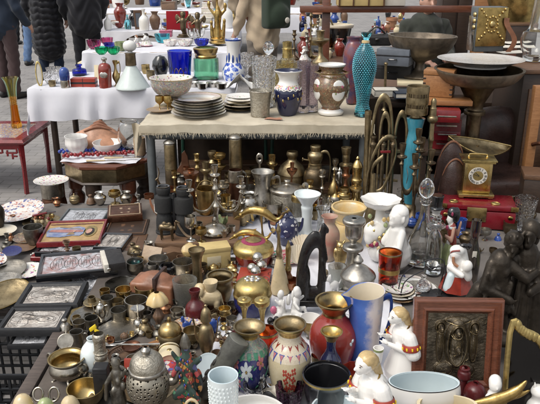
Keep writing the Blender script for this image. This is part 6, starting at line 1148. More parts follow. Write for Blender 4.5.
lat('brass_teapot', 'brass coffee pot with a looped handle at the bottom edge', 'teapot', (170, 398, 200, 440), ZB, '30,0 34,3 48,30 50,46 30,72 24,78! 26,84 14,94 1,100', 'brass_old', open=False, ex=[('handle', tube([(.1, 0, .8), (.1, 0, 1.15), (.3, 0, 1.3), (.5, 0, 1.15), (.52, 0, .7), (.46, 0, .5)], .05), 'bone')])
# ------------------------------------------------------------------ white cloth, middle
def dolphin(label, bb, z, rz, jump=1, mode='u', tilt=(0, 0)):
    path = [(-.62, 0, .02), (-.5, 0, .10), (-.25, 0, .17 * jump + .05), (.05, 0, .16 * jump + .05), (.3, 0, .08), (.44, 0, .12), (.52, 0, .26)]
    b = sculpt([tube(path, [.02, .045, .095, .105, .07, .04, .03], 12), cap((-.62, 0, .02), (-.52, 0, .08), .022, .04), ball((-.46, 0, .12), (.08, .065, .07))], .014, 2)
    fin = prism([(-.06, .2 * jump + .1), (.1, .2 * jump + .1), (.13, .36)], -.012, .012); fl = merge(mv(box((0, 0, 0), (.10, .22, .022), .3), (.57, .09, .30), r=(0, R(-50), .5)), mv(box((0, 0, 0), (.10, .22, .022), .3), (.57, -.09, .30), r=(0, R(-50), -.5)))
    pc = merge(mv(box((0, 0, 0), (.06, .2, .02), .3), (-.24, .14, .02), r=(.5, 0, .4)), mv(box((0, 0, 0), (.06, .2, .02), .3), (-.24, -.14, .02), r=(-.5, 0, -.4)))
    return solid('dolphin_figurine', label, 'figurine', bb, z, [('body', b, 'gold'), ('dorsal_fin', fin, 'gold'), ('tail_fluke', fl, 'gold'), ('flipper', pc, 'gold'), ('stand', tube([(0, 0, .15), (.02, 0, -.2), (.05, 0, -.52)], [.03, .02, .06], 8), 'gold')], rz=rz, mode=mode, tilt=tilt)
dolphin('upper gold dolphin leaping with its tail raised', (234, 204, 290, 244), ZC, -12, 1.2)
dolphin('lower gold dolphin in front, nose pointing away from the vases', (229, 228, 276, 259), ZC, -4, 1.1)
lat('compact', 'round pale gold box with magenta ring on a red base', 'box', (233, 236, 274, 270), ZC, '34,0 40,6 46,30 48,38! 50,40 50,52 46,62 30,72! 29,73 20,76! 19,78 1,86', [('base', 'red_glaze'), (.39, 'lid', 'gold_pale'), (.725, 'ring', 'magenta'), (.77, 'medallion', 'brass')], open=False, n=36)
solid('red_box', 'flat square red leather box under the silver balls', 'box', (236, 259, 272, 289), ZC, [('box', box((0, 0, .1), (1, .95, .2), .12), 'red_card'), ('lid', box((0, 0, .225), (1.02, .97, .05), .2), 'red_card')], mode='u', rz=-6)
zz = LASTTOP[2] - .004
for i, (b, lab) in enumerate((((247, 261, 257, 273), 'silver ball nearest the gold box, front left of the cluster'), ((256, 260, 267, 271), 'silver ball at the right of the cluster'), ((250, 265, 261, 277), 'lowest front silver ball of the cluster'), ((252, 252, 263, 263), 'topmost silver ball of the cluster'))):
    lat('silver_ball', lab, 'ball', b, zz if i < 3 else zz + .03, [(max(.001, .5 * math.sin(t)), .5 - .5 * math.cos(t)) for t in np.linspace(0, math.pi, 13)], 'silver', 'silver balls on the red box', open=False, mode='u')
th = Th(); k = vessel(th, '36,0 38,4 46,24 48,50! 49,54 47,60! 44,80 30,94 1,100', [('bowl', 'cloiso_blue'), (.51, 'rim', 'gold_pale'), (.6, 'lid', 'gold_pale')], open=False, n=40)
th.add('jewel', merge(*[ball((.16 * math.cos(a), .12 * math.sin(a), .98 + .01 * math.sin(3 * a)), (.06, .05, .05), 8) for a in np.linspace(0, 6.28, 9)[:-1]] + [ball((0, 0, .99), (.08, .06, .04), 8)]), 'silver', k)
place(th, 'gold_casket', 'round gold lidded casket with a silver jewel and blue enamel base', 'casket', (233, 275, 272, 318), ZC)
for i, b in enumerate(((237, 296, 252, 334), (254, 296, 270, 338))):
    lat('candle_holder', ('slender pale brass candle holder nearest the blanket edge', 'slender pale brass candle holder nearest the cherubs')[i], 'candle holder', b, ZC, '40,0 44,3 20,14 14,40 18,60 30,76! 46,82 50,90 46,96 20,97 18,100', 'gold_pale', 'pale brass candle holders before the gold casket', t=.12)
lat('bone_bell', 'cream bone bell with a long brass neck', 'bell', (270, 223, 290, 296), ZC, '46,0 50,2 44,12 34,26 22,42 16,50! 12,54 16,60 9,70 7,84 12,89 8,94 2,100', [('bell', 'bone'), (.5, 'handle', 'brass_old')], open=False)
lat('copper_bottle', 'slim copper and brass bottle between the bone bell and the black carving', 'bottle', (283, 240, 293, 290), ZC, '46,0 50,4 40,14 50,22 30,32 36,42 24,50 26,70 28,84 12,94 4,100', [('base', 'copper'), (.4, 'neck', 'brass')], open=False)
lat('copper_dish', 'small round copper dish at the foot of the black carving', 'dish', (282, 276, 300, 292), ZC, BOWL, 'copper')
lat('shell_plate', 'fluted plate painted with red and green flowers behind the bone bell', 'plate', (268, 236, 304, 264), ZC, PLATE, [('body', 'shell_floral'), (.06, 'rim', 'red_glaze')], mode='u', n=48)
for b, lab in (((291, 234, 313, 256), 'white scallop shell dish behind the black carving'), ((288, 244, 308, 264), 'second scallop shell dish lying lower against the black carving')):
    solid('scallop_dish', lab, 'shell', b, ZC + .01, [('shell', slab(24, 12, lambda u, w: (math.cos(.1 + 2.94 * u) * w * .5, math.sin(.1 + 2.94 * u) * w * .6, .25 * w * w + .025 * math.sin(u * 70) * w), .03), 'cream_porc')], rz=rr.uniform(-40, 40), tilt=(20, 0))
lat('navy_teapot', 'round navy china teapot with white flowers', 'teapot', (268, 208, 304, 246), ZC, '28,0 30,3 46,22 50,44 42,66 24,78! 26,80 18,88 7,91 8,97 1,100', 'teapot_navy', open=False, ex=[('spout', tube([(.42, 0, .36), (.6, 0, .46), (.66, 0, .72)], [.1, .06, .045]), 'teapot_navy'), ('handle', handle(-.42, .3, .7, -.28, .04), 'teapot_navy')])
for i, (b, mt, lab) in enumerate((((238, 184, 258, 205), 'pewter', 'small dull pewter bowl behind the silver creamer'), ((232, 205, 252, 226), 'brass_old', 'brass ring dish behind the upper dolphin'), ((262, 198, 284, 222), 'silver_worn', 'dented silver bowl behind the dolphins'))):
    lat('metal_bowl', lab, 'bowl', b, ZC, BOWL, mt, 'metal bowls behind the dolphins')
# black carving
th = Th(); k = th.add('figure', sculpt([tube([(-.36, 0, .0), (-.42, 0, .3), (-.30, 0, .62), (-.05, 0, .78), (.2, 0, .72), (.34, .0, .5)], [.17, .16, .14, .12, .09, .06], 12), cap((-.36, 0, .02), (-.30, 0, .3), .2, .17), tube([(.2, 0, .0), (.22, 0, .4), (.2, 0, .78), (.24, 0, .97)], [.14, .12, .10, .07], 12), cap((.24, 0, .93), (.36, -.02, .9), .07, .04), cap((-.3, 0, .05), (.2, 0, .05), .13, .13), cap((.22, -.1, .5), (.32, -.14, .3), .06, .05)], .024, 2), 'ebony'); th.add('base', box((-.05, 0, -.03), (.95, .42, .08), .2), 'ebony', k)
place(th, 'ebony_carving', 'tall black ebony carving of a bent trunk like loop and an upright', 'carving', (296, 223, 329, 312), ZC)
OW = [cap((0, 0, .1), (0, 0, .5), .3, .26), ball((0, 0, .74), (.24, .22, .2)), cap((-.14, 0, .9), (-.2, 0, 1.0), .07, .03), cap((.14, 0, .9), (.2, 0, 1.0), .07, .03), ball((-.09, -.2, .78), .06, 8), ball((.09, -.2, .78), .06, 8), cap((0, -.22, .72), (0, -.26, .66), .04, .02), ball((-.27, 0, .4), (.1, .18, .26)), ball((.27, 0, .4), (.1, .18, .26)), ball((0, 0, .05), (.3, .25, .07))]
solid('owl_figurine', 'small brass owl in front of the fluted candlestick', 'figurine', (333, 240, 348, 266), ZC, [('body', sculpt(OW, .03, 1), 'brass'), ('eye', merge(ball((-.09, -.25, .78), .025, 8), ball((.09, -.25, .78), .025, 8)), 'black_gloss')])
lat('brass_thimble', 'small wooden and brass thimble cup below the owl', 'cup', (333, 262, 346, 280), ZC, DEEP, 'brass_old')
lat('fluted_candlestick', 'pewter candlestick with fluted column and urn shaped top', 'candlestick', (340, 215, 366, 292), ZC, '48,0 50,2 44,5 40,8! 28,10 26,52! 44,54 46,58 40,60! 14,62 16,66 34,72 38,80 36,88! 48,90 50,94 46,96! 22,96 18,97', [('base', 'pewter'), (.09, 'column', 'pewter'), (.53, 'urn', 'pewter')], open=True, t=.08, lobes=0, n=36)
lat('covered_bowl', 'pewter covered bowl with domed lid and finial', 'bowl', (340, 254, 376, 300), ZC, '26,0 28,4 18,10 22,16 44,34 48,46! 50,48 50,52 44,58 26,70 12,76! 8,80 14,86 10,92 4,100', [('body', 'pewter'), (.47, 'lid', 'pewter')], open=False, n=36)
lat('lace_glass', 'small white lace patterned glass behind the covered bowl', 'glass', (328, 262, 346, 290), ZC, CUP, 'frosted')
solid('small_dog', 'tiny grey glass dog figurine between carving and candlestick', 'figurine', (326, 274, 342, 296), ZC, [('body', sculpt([mv(p, (0, 0, 0)) for p in [ball((0, 0, .4), (.34, .2, .2)), ball((-.36, 0, .68), (.17, .15, .16)), cap((-.44, 0, .64), (-.58, 0, .6), .08, .05), cap((.3, 0, .45), (.46, 0, .7), .05, .03), cap((-.2, .1, .3), (-.2, .1, .03), .07, .06), cap((-.2, -.1, .3), (-.2, -.1, .03), .07, .06), cap((.22, .1, .3), (.22, .1, .03), .08, .06), cap((.22, -.1, .3), (.22, -.1, .03), .08, .06), cap((-.3, .1, .8), (-.26, .13, .7), .05, .03), cap((-.3, -.1, .8), (-.26, -.13, .7), .05, .03)]], .03, 2), 'white_bisque')])
# bisque cherubs
def putto(o, ang, k):
    M = lambda p: tuple(np.array(Matrix.Rotation(ang, 3, 'Z')) @ np.array(p) * k + np.array(o))
    L = [(cap, (0, 0, .15), (.05, 0, .45), .15, .14), (cap, (.05, -.14, .42), (.26, -.2, .3), .06, .045), (cap, (.05, .14, .42), (.22, .2, .55), .06, .045), (cap, (0, -.1, .12), (.34, -.14, .12), .1, .07), (cap, (.34, -.14, .12), (.5, -.12, .04), .065, .05), (cap, (0, .1, .12), (.3, .18, .2), .1, .07), (cap, (.3, .18, .2), (.4, .16, .03), .065, .05), (cap, (.07, 0, .5), (.09, 0, .58), .06, .06)]
    out = [f(M(a), M(b), r0 * k, r1 * k) for f, a, b, r0, r1 in L]
    out += [ball(M((.10, 0, .70)), .14 * k), ball(M((.07, 0, .76)), .14 * k), ball(M((-.16, .16, .5)), (.07 * k, .1 * k, .18 * k)), ball(M((-.16, -.16, .5)), (.07 * k, .1 * k, .18 * k)), ball(M((.23, 0, .69)), .03 * k, 8)]
    return out
solid('cherub_group', 'white bisque group of two tumbling cherubs', 'figurine', (270, 286, 308, 322), ZC, [('cherubs', sculpt(putto((-.2, 0, .08), 2.6, .8) + putto((.22, -.05, .10), -.5, .95) + [ball((0, 0, .06), (.55, .4, .09)), ball((-.35, -.2, .12), (.14, .1, .1)), ball((.3, -.3, .12), (.12, .1, .1))], .022, 1), 'white_bisque'), ('flower', ball((-.5, -.05, .24), (.12, .1, .12), 10), 'pink_glaze')])
for b, lab in (((267, 317, 274, 325), 'black bead nearest the cherubs'), ((273, 316, 280, 325), 'black bead beside the red glass cup'), ((269, 322, 277, 330), 'black bead in front of the other two')):
    lat('black_bead', lab, 'bead', b, ZC + .02, EG, 'black_gloss', 'black beads below the cherubs', open=False)
# ------------------------------------------------------------------ vases in front
CV = '30,0 34,2 40,12 50,40 50,56 44,66 28,74! 24,80 24,86! 30,92 38,97 40,100'
PBV = prof('34,0 36,2 46,16 50,40 48,60 40,70 26,77'); FLW = [(-.15, .42, .15), (1.5, .40, .14), (3.0, .42, .15), (4.6, .38, .14), (.75, .22, .10)]; FLP = [(-.75, .52, .09), (.62, .54, .10), (-.7, .20, .10), (2.2, .3, .1), (3.8, .3, .1), (5.4, .3, .1)]
lat('cloisonne_vase', 'deep blue cloisonne vase with flowers and a wide gold mouth', 'vase', (230, 318, 270, 394), ZC, '34,0 36,2 46,16 50,40 48,60 40,70 26,77! 23,84! 26,90 38,96 41,100', [('body', 'cloiso_blue'), (.62, 'shoulder', 'cloiso_neck'), (.845, 'mouth', 'gold'), ('in', 'brass_old')], n=44, t=.04, ex=[('flower_pattern', wrap([(a, h, q) for a, h, s_ in FLW for q in petals(6, s_, s_ * .3, a * 3)], PBV), 'petal_white'), ('pink_pattern', wrap([(a, h, q) for a, h, s_ in FLP for q in petals(5, s_, s_ * .34, a)], PBV), 'petal_pink'), ('flower_hearts', wrap([(a, h, [(.026 * math.cos(c), .026 * math.sin(c)) for c in np.linspace(0, 6.283, 9)[:-1]]) for a, h, s_ in FLW + FLP], PBV, .02), 'gold'), ('leaves', wrap([(a + dx, h + dy, [(.05 * math.cos(c) * math.cos(g) - .016 * math.sin(c) * math.sin(g), .05 * math.cos(c) * math.sin(g) + .016 * math.sin(c) * math.cos(g)) for c in np.linspace(0, 6.283, 9)[:-1]]) for a, h, s_ in FLW + FLP for dx, dy, g in ((.3, .08, .6), (-.32, -.07, .5), (.25, -.10, -.7))], PBV), 'enamel_green'), ('lappets', wrap([(a, .645, [(-.06, .05), (.06, .05), (.05, -.02), (0, -.06), (-.05, -.02)]) for a in np.linspace(0, 6.283, 17)[:-1]], PBV), 'enamel_green')])
PCV = prof('34,0 36,2 44,14 50,40 48,56 40,68 28,76! 26,82 27,87')
lat('cloisonne_vase', 'cream cloisonne vase with red blossoms and a brass mouth', 'vase', (268, 315, 311, 398), ZC, '34,0 36,2 44,14 50,40 48,56 40,68 28,76! 26,82 27,87! 32,93 37,97 38,100', [('body', 'cloiso_cream'), (.58, 'shoulder', 'cloiso_band'), (.875, 'mouth', 'gold_pale'), ('in', 'brass_old')], n=44, t=.04,
    ex=[('red_blossom', wrap([(a + o, h, q) for o in (0, 2.1, 4.2) for a, h in ((-.05, .40), (.14, .33), (-.2, .31), (.02, .22), (-.16, .19), (.2, .2), (.16, .46), (-.24, .44)) for q in petals(4, .055, .024, h * 9)], PCV), 'red_card'), ('stem', wrap([(o + dx, .26 + dy, [(-.006, -.13), (.006, -.13), (.012, .14), (0, .14)]) for o in (0, 2.1, 4.2) for dx, dy in ((-.03, 0), (.12, .04), (-.16, .03))], PCV), 'bronze'), ('lappets', wrap([(a, .62, [(-.075, .05), (.075, .05), (0, -.075)]) for a in np.linspace(0, 6.283, 15)[:-1]], PCV), 'enamel_blue'), ('inner_lappets', wrap([(a, .632, [(-.042, .03), (.042, .03), (0, -.042)]) for a in np.linspace(0, 6.283, 15)[:-1]], PCV, .02), 'petal_pink'), ('neck_zigzag', wrap([(a, .735, [(-.05, .03), (-.03, .03), (0, -.01), (.03, .03), (.05, .03), (0, -.04)]) for a in np.linspace(0, 6.283, 13)[:-1]], PCV), 'red_glaze')])
lat('cloisonne_vase', 'red cloisonne vase with wide gold mouth, largest of the vases', 'vase', (309, 291, 357, 374), ZC, '32,0 34,2 40,10 49,34 50,48 44,62 28,74! 24,80 25,85! 32,92 38,97 40,100', [('body', 'cloiso_red'), (.79, 'mouth', 'gold'), ('in', 'brass')], n=44, t=.04,
    ex=[('butterfly', merge(mv(ball((0, 0, 0), (.05, .02, .03), 8), (.33, -.36, .47), r=(0, .5, .8)), mv(ball((0, 0, 0), (.04, .02, .025), 8), (.37, -.33, .51), r=(0, -.4, .8))), 'ice_blue'), ('wave_band', lathe([(.36, .04), (.385, .06), (.41, .1), (.40, .105)]), 'gold_pale')])
lat('black_vase', 'slim black vase with a flared gold mouth before the red vase', 'vase', (319, 325, 343, 392), ZC, '32,0 34,2 42,12 50,34 46,50 28,62 20,72 22,84! 36,94 48,98 48,100', [('body', 'navy_glaze'), (.84, 'mouth', 'gold_pale'), ('in', 'gold_pale')], t=.05)
lat('black_bowl', 'wide black enamel bowl with gold rim at the front', 'bowl', (302, 360, 351, 418), ZC, '30,0 34,3 40,20 46,60 49,92! 50,94 50,100', [('body', 'black_gloss'), (.935, 'rim', 'gold_pale'), ('in', 'black_gloss')], t=.035, n=44)
lat('brass_cup', 'small brass cup between cream vase and black vase', 'cup', (311, 351, 326, 372), ZC, CUP, 'brass_old')
lat('carnival_bowl', 'ruby red glass bowl with painted flowers behind the black bowl', 'bowl', (342, 361, 368, 394), ZC, BOWL, 'red_glaze', lobes=7, amp=.06, n=42)
lat('red_glass_cup', 'orange red lustre glass cup between the blue and cream vases', 'cup', (254, 324, 279, 356), ZC, '34,0 36,4! 44,40 49,90 50,100', [('body', 'glass_red'), (.93, 'rim', 'gold')], t=.05)
lat('gold_saucer', 'gold dish with white inside behind the cream vase', 'dish', (300, 312, 322, 336), ZC, BOWL, [('body', 'gold'), ('in', 'white_porc')])
lat('glass_jar', 'small square glass jar with a metal screw lid before the cream vase', 'jar', (266, 364, 283, 390), ZC, '44,0 48,4 48,56 36,66! 40,68 40,94 36,100', [('body', 'glass'), (.67, 'lid', 'pewter')], open=False)
lat('votive_glass', 'dark purple fluted glass votive in front of the cream vase', 'votive', (275, 377, 304, 412), ZC, CUP, [('body', 'glass_purple')], lobes=12, amp=.05, n=60, t=.07)
lat('salt_cellar', 'small clear glass salt cellar before the blue vase', 'glass', (243, 377, 267, 404), ZC, BOWL, [('body', 'crystal')], t=.07)
solid('paper_tag', 'crumpled clear plastic tag beside the votive glass', 'tag', (262, 383, 280, 398), ZC + .02, [('tag', slab(8, 8, lambda u, w: (u - .5, (w - .5) * .8, .2 * math.sin(u * 5) * math.cos(w * 4)), .02), 'paper')])
th = Th(); k = th.add('horn', lathe([(.30, 0), (.34, .08), (.37, .3), (.42, .6), (.5, .97), (.49, 1.0), (.40, 1.0), (.001, .995)], 32), 'grey_horn')
th.parts[k][1] = th.parts[k][1] + np.array([(.0, 0, 0)])
th.add('cut_face', mv(lathe([(.001, 1.004), (.46, 1.004), (.47, .996)], 32)), 'horn_cut', k)
th.add('bark_edge', merge(*[ball((-.36 - .04 * math.sin(i * 2.1), .12 * math.sin(i * 3.3), .02 + .075 * i), (.08, .12, .06), 8) for i in range(11)]), 'bark', k)
for p in th.parts: p[1] *= (1, 1, 3.1)
place(th, 'cut_horn', 'grey cut horn leaning, its flat sawn end facing up', 'horn', (197, 332, 246, 400), ZC, tilt=(-7, 31), mode='h')
lat('milk_tumbler', 'white milk glass tumbler with diagonal hobnail pattern', 'tumbler', (207, 366, 239, 440), ZC, '40,0 42,2! 46,50 50,96 50,100', [('body', 'milk_glass'), ('in', 'ice_blue')], n=48, t=.05, ex=[('hobnail', merge(*[ball(((.425 + .08 * z) * math.cos(a + z * 3.0), (.425 + .08 * z) * math.sin(a + z * 3.0), z), (.03, .03, .022), 6) for z in np.linspace(.06, .90, 13) for a in np.linspace(0, 6.283, 25)[:-1]]), 'milk_glass')])
lat('blue_plate', 'pale blue glass plate leaning between the ewer and the horn', 'plate', (196, 346, 222, 380), ZC, PLATE, 'ice_blue', mode='u', tilt=(40, 20))
def spout(vf, k=.55):
    V = np.array(vf[0]); r = np.hypot(V[:, 0], V[:, 1]); a = np.arctan2(V[:, 1], -V[:, 0]); g = np.exp(-(a / .42) ** 2) * np.clip((V[:, 2] - .62) / .38, 0, 1) ** 2
    V[:, 0] *= 1 + k * g; V[:, 1] *= 1 - .25 * g; V[:, 2] += .04 * g + .05 * np.clip((V[:, 2] - .7) / .3, 0, 1) * V[:, 0]; return V, vf[1]
solid('ceramic_jug', 'white porcelain jug with flowing blue glaze and a pointed lip', 'jug', (341, 282, 393, 372), ZC, [('body', spout(lathe(prof('38,0 40,2 40,10 42,50 45,78 45,90 48,100') + [(.455, .995)], 56)), 'blue_wash'), ('lining', spout(lathe([(.455, .995), (.43, .9), (.40, .7), (.36, .2), (.001, .1)], 56)), 'cream_porc'), ('handle', handle(.42, .3, .85, .3, .045), 'blue_glaze')], rz=18)
# big white bowls cut by the lower edge
BB = '30,0 34,3 44,20 50,52 48,80 47,100'
lat('white_bowl', 'large white china bowl with a dark line round its pale blue inside', 'bowl', (385, 371, 461, 424), ZC, '26,0 30,3 44,30 50,64 49,86 47,97! 47.6,98 47,100', [('body', 'white_porc'), (.965, 'rim', 'black_matte'), ('in', 'ice_blue')], n=64, t=.02, oval=.5)
lat('white_bowl', 'large plain white bowl at the bottom edge under the milk tumbler', 'bowl', (208, 394, 292, 460), ZC, BB, [('body', 'white_porc')], n=56, t=.03)
lat('white_bowl', 'large white bowl at the bottom edge under the black enamel bowl', 'bowl', (308, 393, 366, 446), ZC, BB, [('body', 'white_porc'), ('in', 'ice_blue')], n=56, t=.03)
lat('cream_bowl', 'cream pottery bowl at the bottom edge beside the lady figurine', 'bowl', (413, 394, 478, 440), ZC, BB, [('body', 'cream_porc'), ('in', 'card_cream')], n=56, t=.05, oval=.5)
lat('brass_dish', 'tilted round brass dish behind the large white bowl', 'dish', (424, 366, 449, 386), ZC, BOWL, 'gold')
solid('wooden_pipe', 'maroon carved wooden handle standing behind the cream bowl', 'handle', (456, 365, 471, 402), ZC, [('shaft', lathe(prof('36,0 30,8 26,40 30,60 40,68! 46,72 44,86 34,92 36,98 20,100')), 'maroon'), ('knob', ball((-.15, -.1, .86), .2, 10), 'maroon')])
lat('maroon_ball', 'round maroon wooden ball with a stalk behind the cream bowl', 'ball', (463, 380, 486, 408), ZC, '20,0 44,18 50,44 42,76 20,90 10,92 12,100', 'maroon', open=False)
lat('lace_doily', 'stiff white lace doily dish under the maroon ball', 'doily', (467, 374, 494, 398), ZC, '30,0 34,6! 42,14 50,22', [('dish', 'floral_white')], mode='u', lobes=12, amp=.06, n=60)
th = Th(); b = th.add('body', sculpt([ball((0, 0, .8), (.2, .2, .2)), cap((0, 0, .52), (0, 0, .66), .12, .11), cap((0, 0, .1), (0, 0, .5), .3, .22), cap((-.2, -.05, .5), (-.3, -.2, .3), .09, .07), cap((.2, -.05, .5), (.28, -.2, .3), .09, .07), ball((0, -.2, .78), (.035, .03, .03), 8), ball((.0, .06, .86), (.2, .19, .16))], .025, 2), 'white_porc')
th.add('blue_painting', merge(*[mv(ball((0, 0, 0), (.05, .02, .05), 8), (.27 * math.sin(a), -.27 * math.cos(a), h)) for a, h in ((-.9, .42), (-.6, .3), (.1, .38), (.5, .25), (-.2, .2), (.9, .4))]), 'blue_glaze', b)
place(th, 'child_figurine', 'small white china child with blue painted flowers at the bottom', 'figurine', (482, 374, 506, 424), ZC)
solid('gold_horn_dish', 'long gold leaf shaped dish with pointed tips at the bottom', 'dish', (472, 380, 530, 408), ZC + .07, [('leaf', sculpt([tube([(-.5, 0, .1), (-.1, 0, .16), (.25, 0, .3), (.45, 0, .5)], [.05, .11, .09, .02], 12), tube([(.1, 0, .22), (.35, 0, .26), (.54, 0, .34)], [.08, .05, .015], 10)], .016, 2), 'gold')])
lat('white_cat', 'white china cat figurine at the bottom right corner', 'figurine', (524, 382, 548, 424), ZC, '34,0 40,4 46,20 40,46 26,58 28,70 34,80 24,94 1,98', [('body', 'white_porc')], open=False, ex=[('ear', cap((-.18, 0, .9), (-.24, 0, 1.06), .1, .02), 'white_porc'), ('ear', cap((.18, 0, .9), (.24, 0, 1.06), .1, .02), 'white_porc')])
# ladies with braids
def lady(label, bb, rz=0):
    th = Th()
    pr = [cap((0, 0, .02), (0, 0, .30), .24, .15, 36), cap((0, 0, .30), (-.02, 0, .52), .145, .15, 24), cap((-.02, -.1, .56), (-.02, .1, .56), .075), cap((-.02, 0, .58), (-.07, 0, .70), .05, .045), ball((-.13, 0, .79), (.10, .085, .105)), cap((-.20, 0, .755), (-.19, 0, .72), .04, .035), cap((-.225, 0, .785), (-.242, 0, .762), .013, .018, 6)]
    for s in (-1, 1):
        el = (-.02 - .04 * s, s * .20, .34); hd = (-.25, s * .05, .47 + .03 * s)
        pr += [cap((-.02, s * .15, .54), el, .085, .095), cap(el, hd, .055, .03)]
        hx = np.array(hd); pr += [cap(hx, hx + np.array((-.035, -.01 * s, .02)), .028, .024, 8)]
        pr += [cap(hx + np.array((-.035, (j - 1.5) * .016, .025)), hx + np.array((-.085 - .01 * (j % 2), (j - 1.5) * .018 - .01 * s, .045)), .0115, .009, 6) for j in range(4)] + [cap(hx + np.array((-.01, -.03 * s, .03)), hx + np.array((-.05, -.045 * s, .055)), .011, .009, 6)]
    b = th.add('body', sculpt(pr, .009, 1), 'white_porc')
    hp = [ball((-.105, 0, .835), (.10, .093, .075)), ball((-.07, 0, .80), (.085, .096, .08)), cap((-.04, 0, .79), (.04, 0, .62), .07, .05), cap((.04, 0, .62), (.09, -.03, .36), .046, .028)]
    hv = sculpt(hp, .013, 2); V = hv[0]; V = V + (.006 * np.sin(V[:, 1] * 150 + V[:, 2] * 20))[:, None] * np.array((.6, 0, .6)); th.add('hair', (V, hv[1]), 'blonde', b)
    for s in (-1, 1):
        sl = [mv(lathe([(.098, -.045), (.106, -.03), (.106, .03), (.098, .045)], 24), (-.03 - .02 * s, s * .178, .43), r=(s * .22, 0, 0))]
        q = th.add('sleeve_band', sl[0], 'red_card', b)
        th.add('embroidery', merge(*[mv(box((.108 * math.cos(a), .108 * math.sin(a), 0), (.014, .022, .034), .1), (-.03 - .02 * s, s * .178, .43), r=(s * .22, 0, 0)) for a in np.linspace(0, 6.28, 11)[:-1]]), 'yellow_plastic', q)
    th.add('necklace', merge(mv(tube([(.078 * math.cos(a), .082 * math.sin(a), .012 * math.cos(a)) for a in np.linspace(0, 6.28, 15)[:-1]], .012, 6, 2, True), (-.04, 0, .625), r=(0, -.3, 0)), tube([(-.11, 0, .60), (-.15, 0, .53), (-.15, 0, .45)], .012, 6)), 'gold', b)
    th.add('brow', merge(*[tube([(-.205, s * .02, .812), (-.216, s * .04, .818), (-.205, s * .06, .81)], .004, 5) for s in (-1, 1)]), 'wood_brown', b)
    th.add('eye', merge(*[ball((-.214, s * .038, .797), (.008, .013, .005), 8) for s in (-1, 1)]), 'wood_dark', b)
    th.add('mouth', ball((-.217, 0, .737), (.008, .018, .006), 8), 'red_card', b)
    place(th, 'lady_figurine', label, 'figurine', bb, ZC, rz)
lady('white porcelain lady with blonde hair and bowed head before the framed icon', (377, 306, 422, 386), 16)
lady('white porcelain lady with blonde hair cut by the bottom edge before the jug', (341, 350, 397, 452), 28)
lat('flute_cup', 'small white cup with a dark green rim held up before the lady', 'cup', (373, 345, 384, 364), ZC + .10, '30,0 34,4 44,60 50,90 50,100', [('body', 'white_porc'), (.8, 'rim', 'onyx_green')], t=.1)
# ------------------------------------------------------------------ icons, plates, stool on the left
def taken(c, u, w, h):
    for k in (-.36, -.18, 0, .18, .36):
        for zz_ in (ZI, ZB): FOOT.append((c[0] + u[0] * k, c[1] + u[1] * k - h * .25, h * .5, zz_, 'framed icon'))
def flat(name, label, cat, cs, z, th_, fw, fm, figs, pm, group=None, seed=1, noise_=.003, relh=.25, mat_inner=None, back=True, turn=True):
    """framed panel lying on the level z; cs = picture corners TL TR BR BL of its top face"""
    P = [at(x, y, z + th_) for x, y in cs]
    TL, TR, BR_, BL = P
    c = sum(P) / 4; u = ((TR - TL) + (BR_ - BL)) / 2; v = ((TL - BL) + (TR - BR_)) / 2
    w, a = np.linalg.norm(u), math.atan2(u[1], u[0]); n = np.array((-math.sin(a), math.cos(a), 0)); h = abs(v @ n)
    f = fw
    parts = [('frame', rectring(w, h, [(0, 0), (0, th_ * .8), (f * .15, th_), (f * .7, th_ * .96), (f, th_ * .62), (f, 0)]), fm)]
    pv, pf = relief(70, 60, figs, noise_ * 2, seed)
    eg = engraving(figs, .0052, seed) if pm.startswith('emboss') else None
    if turn == 90: pv = pv[:, [1, 0, 2]] * np.array((1, -1, 1))
    parts.append(('embossed_panel', mv((pv, pf), (0, 0, th_ * .66), (w - 2 * f, h - 2 * f, relh * min(w, h) * 2.8)), pm))
    if eg:
        ev = eg[0][:, [1, 0, 2]] * np.array((1, -1, 1)) if turn == 90 else eg[0]
        parts.append(('engraving', mv((ev, eg[1]), (0, 0, th_ * .66), (w - 2 * f, h - 2 * f, relh * min(w, h) * 2.8)), 'niello'))
    if mat_inner: parts.append(('mount', mv(rectring(w - 2 * f, h - 2 * f, [(0, th_ * .7), (0, th_ * .82), (f * .8, th_ * .82), (f * .8, th_ * .7)])), mat_inner))
    T = Th()
    for e in parts: T.add(*e)
    Rm = np.array(Matrix.Rotation(a, 3, 'Z'))
    for p in T.parts: p[1] = p[1] @ Rm.T
    LASTTOP[:] = [c[0], c[1], z + th_]; taken(c, u, w, h)
    return emit(T, name, label, cat, (c[0], c[1], z), group)
G_ICON = 'framed icons laid out on the platform'
flat('picture_tray', 'large red framed picture lying flat underneath the other icons', 'picture', [(62, 208), (152, 208), (150, 257), (40, 257)], ZI, .02, .035, 'red_paint', [(.5, .5, .3, .3, .01, 1)], 'ice_blue', None)
z1 = ZI + .022
flat('silver_icon', 'silver embossed icon in a grey frame behind the painted red icon', 'icon', [(67, 208), (108, 208), (105, 221), (59, 221)], z1, .025, .012, 'grey_metal', PAIR, 'emboss_silver', G_ICON, 2)
flat('silver_icon', 'black framed silver icon directly under the painted red icon', 'icon', [(44, 236), (100, 236), (96, 252), (38, 252)], z1, .022, .016, 'black_gloss', ONE, 'emboss_silver', G_ICON, 4)
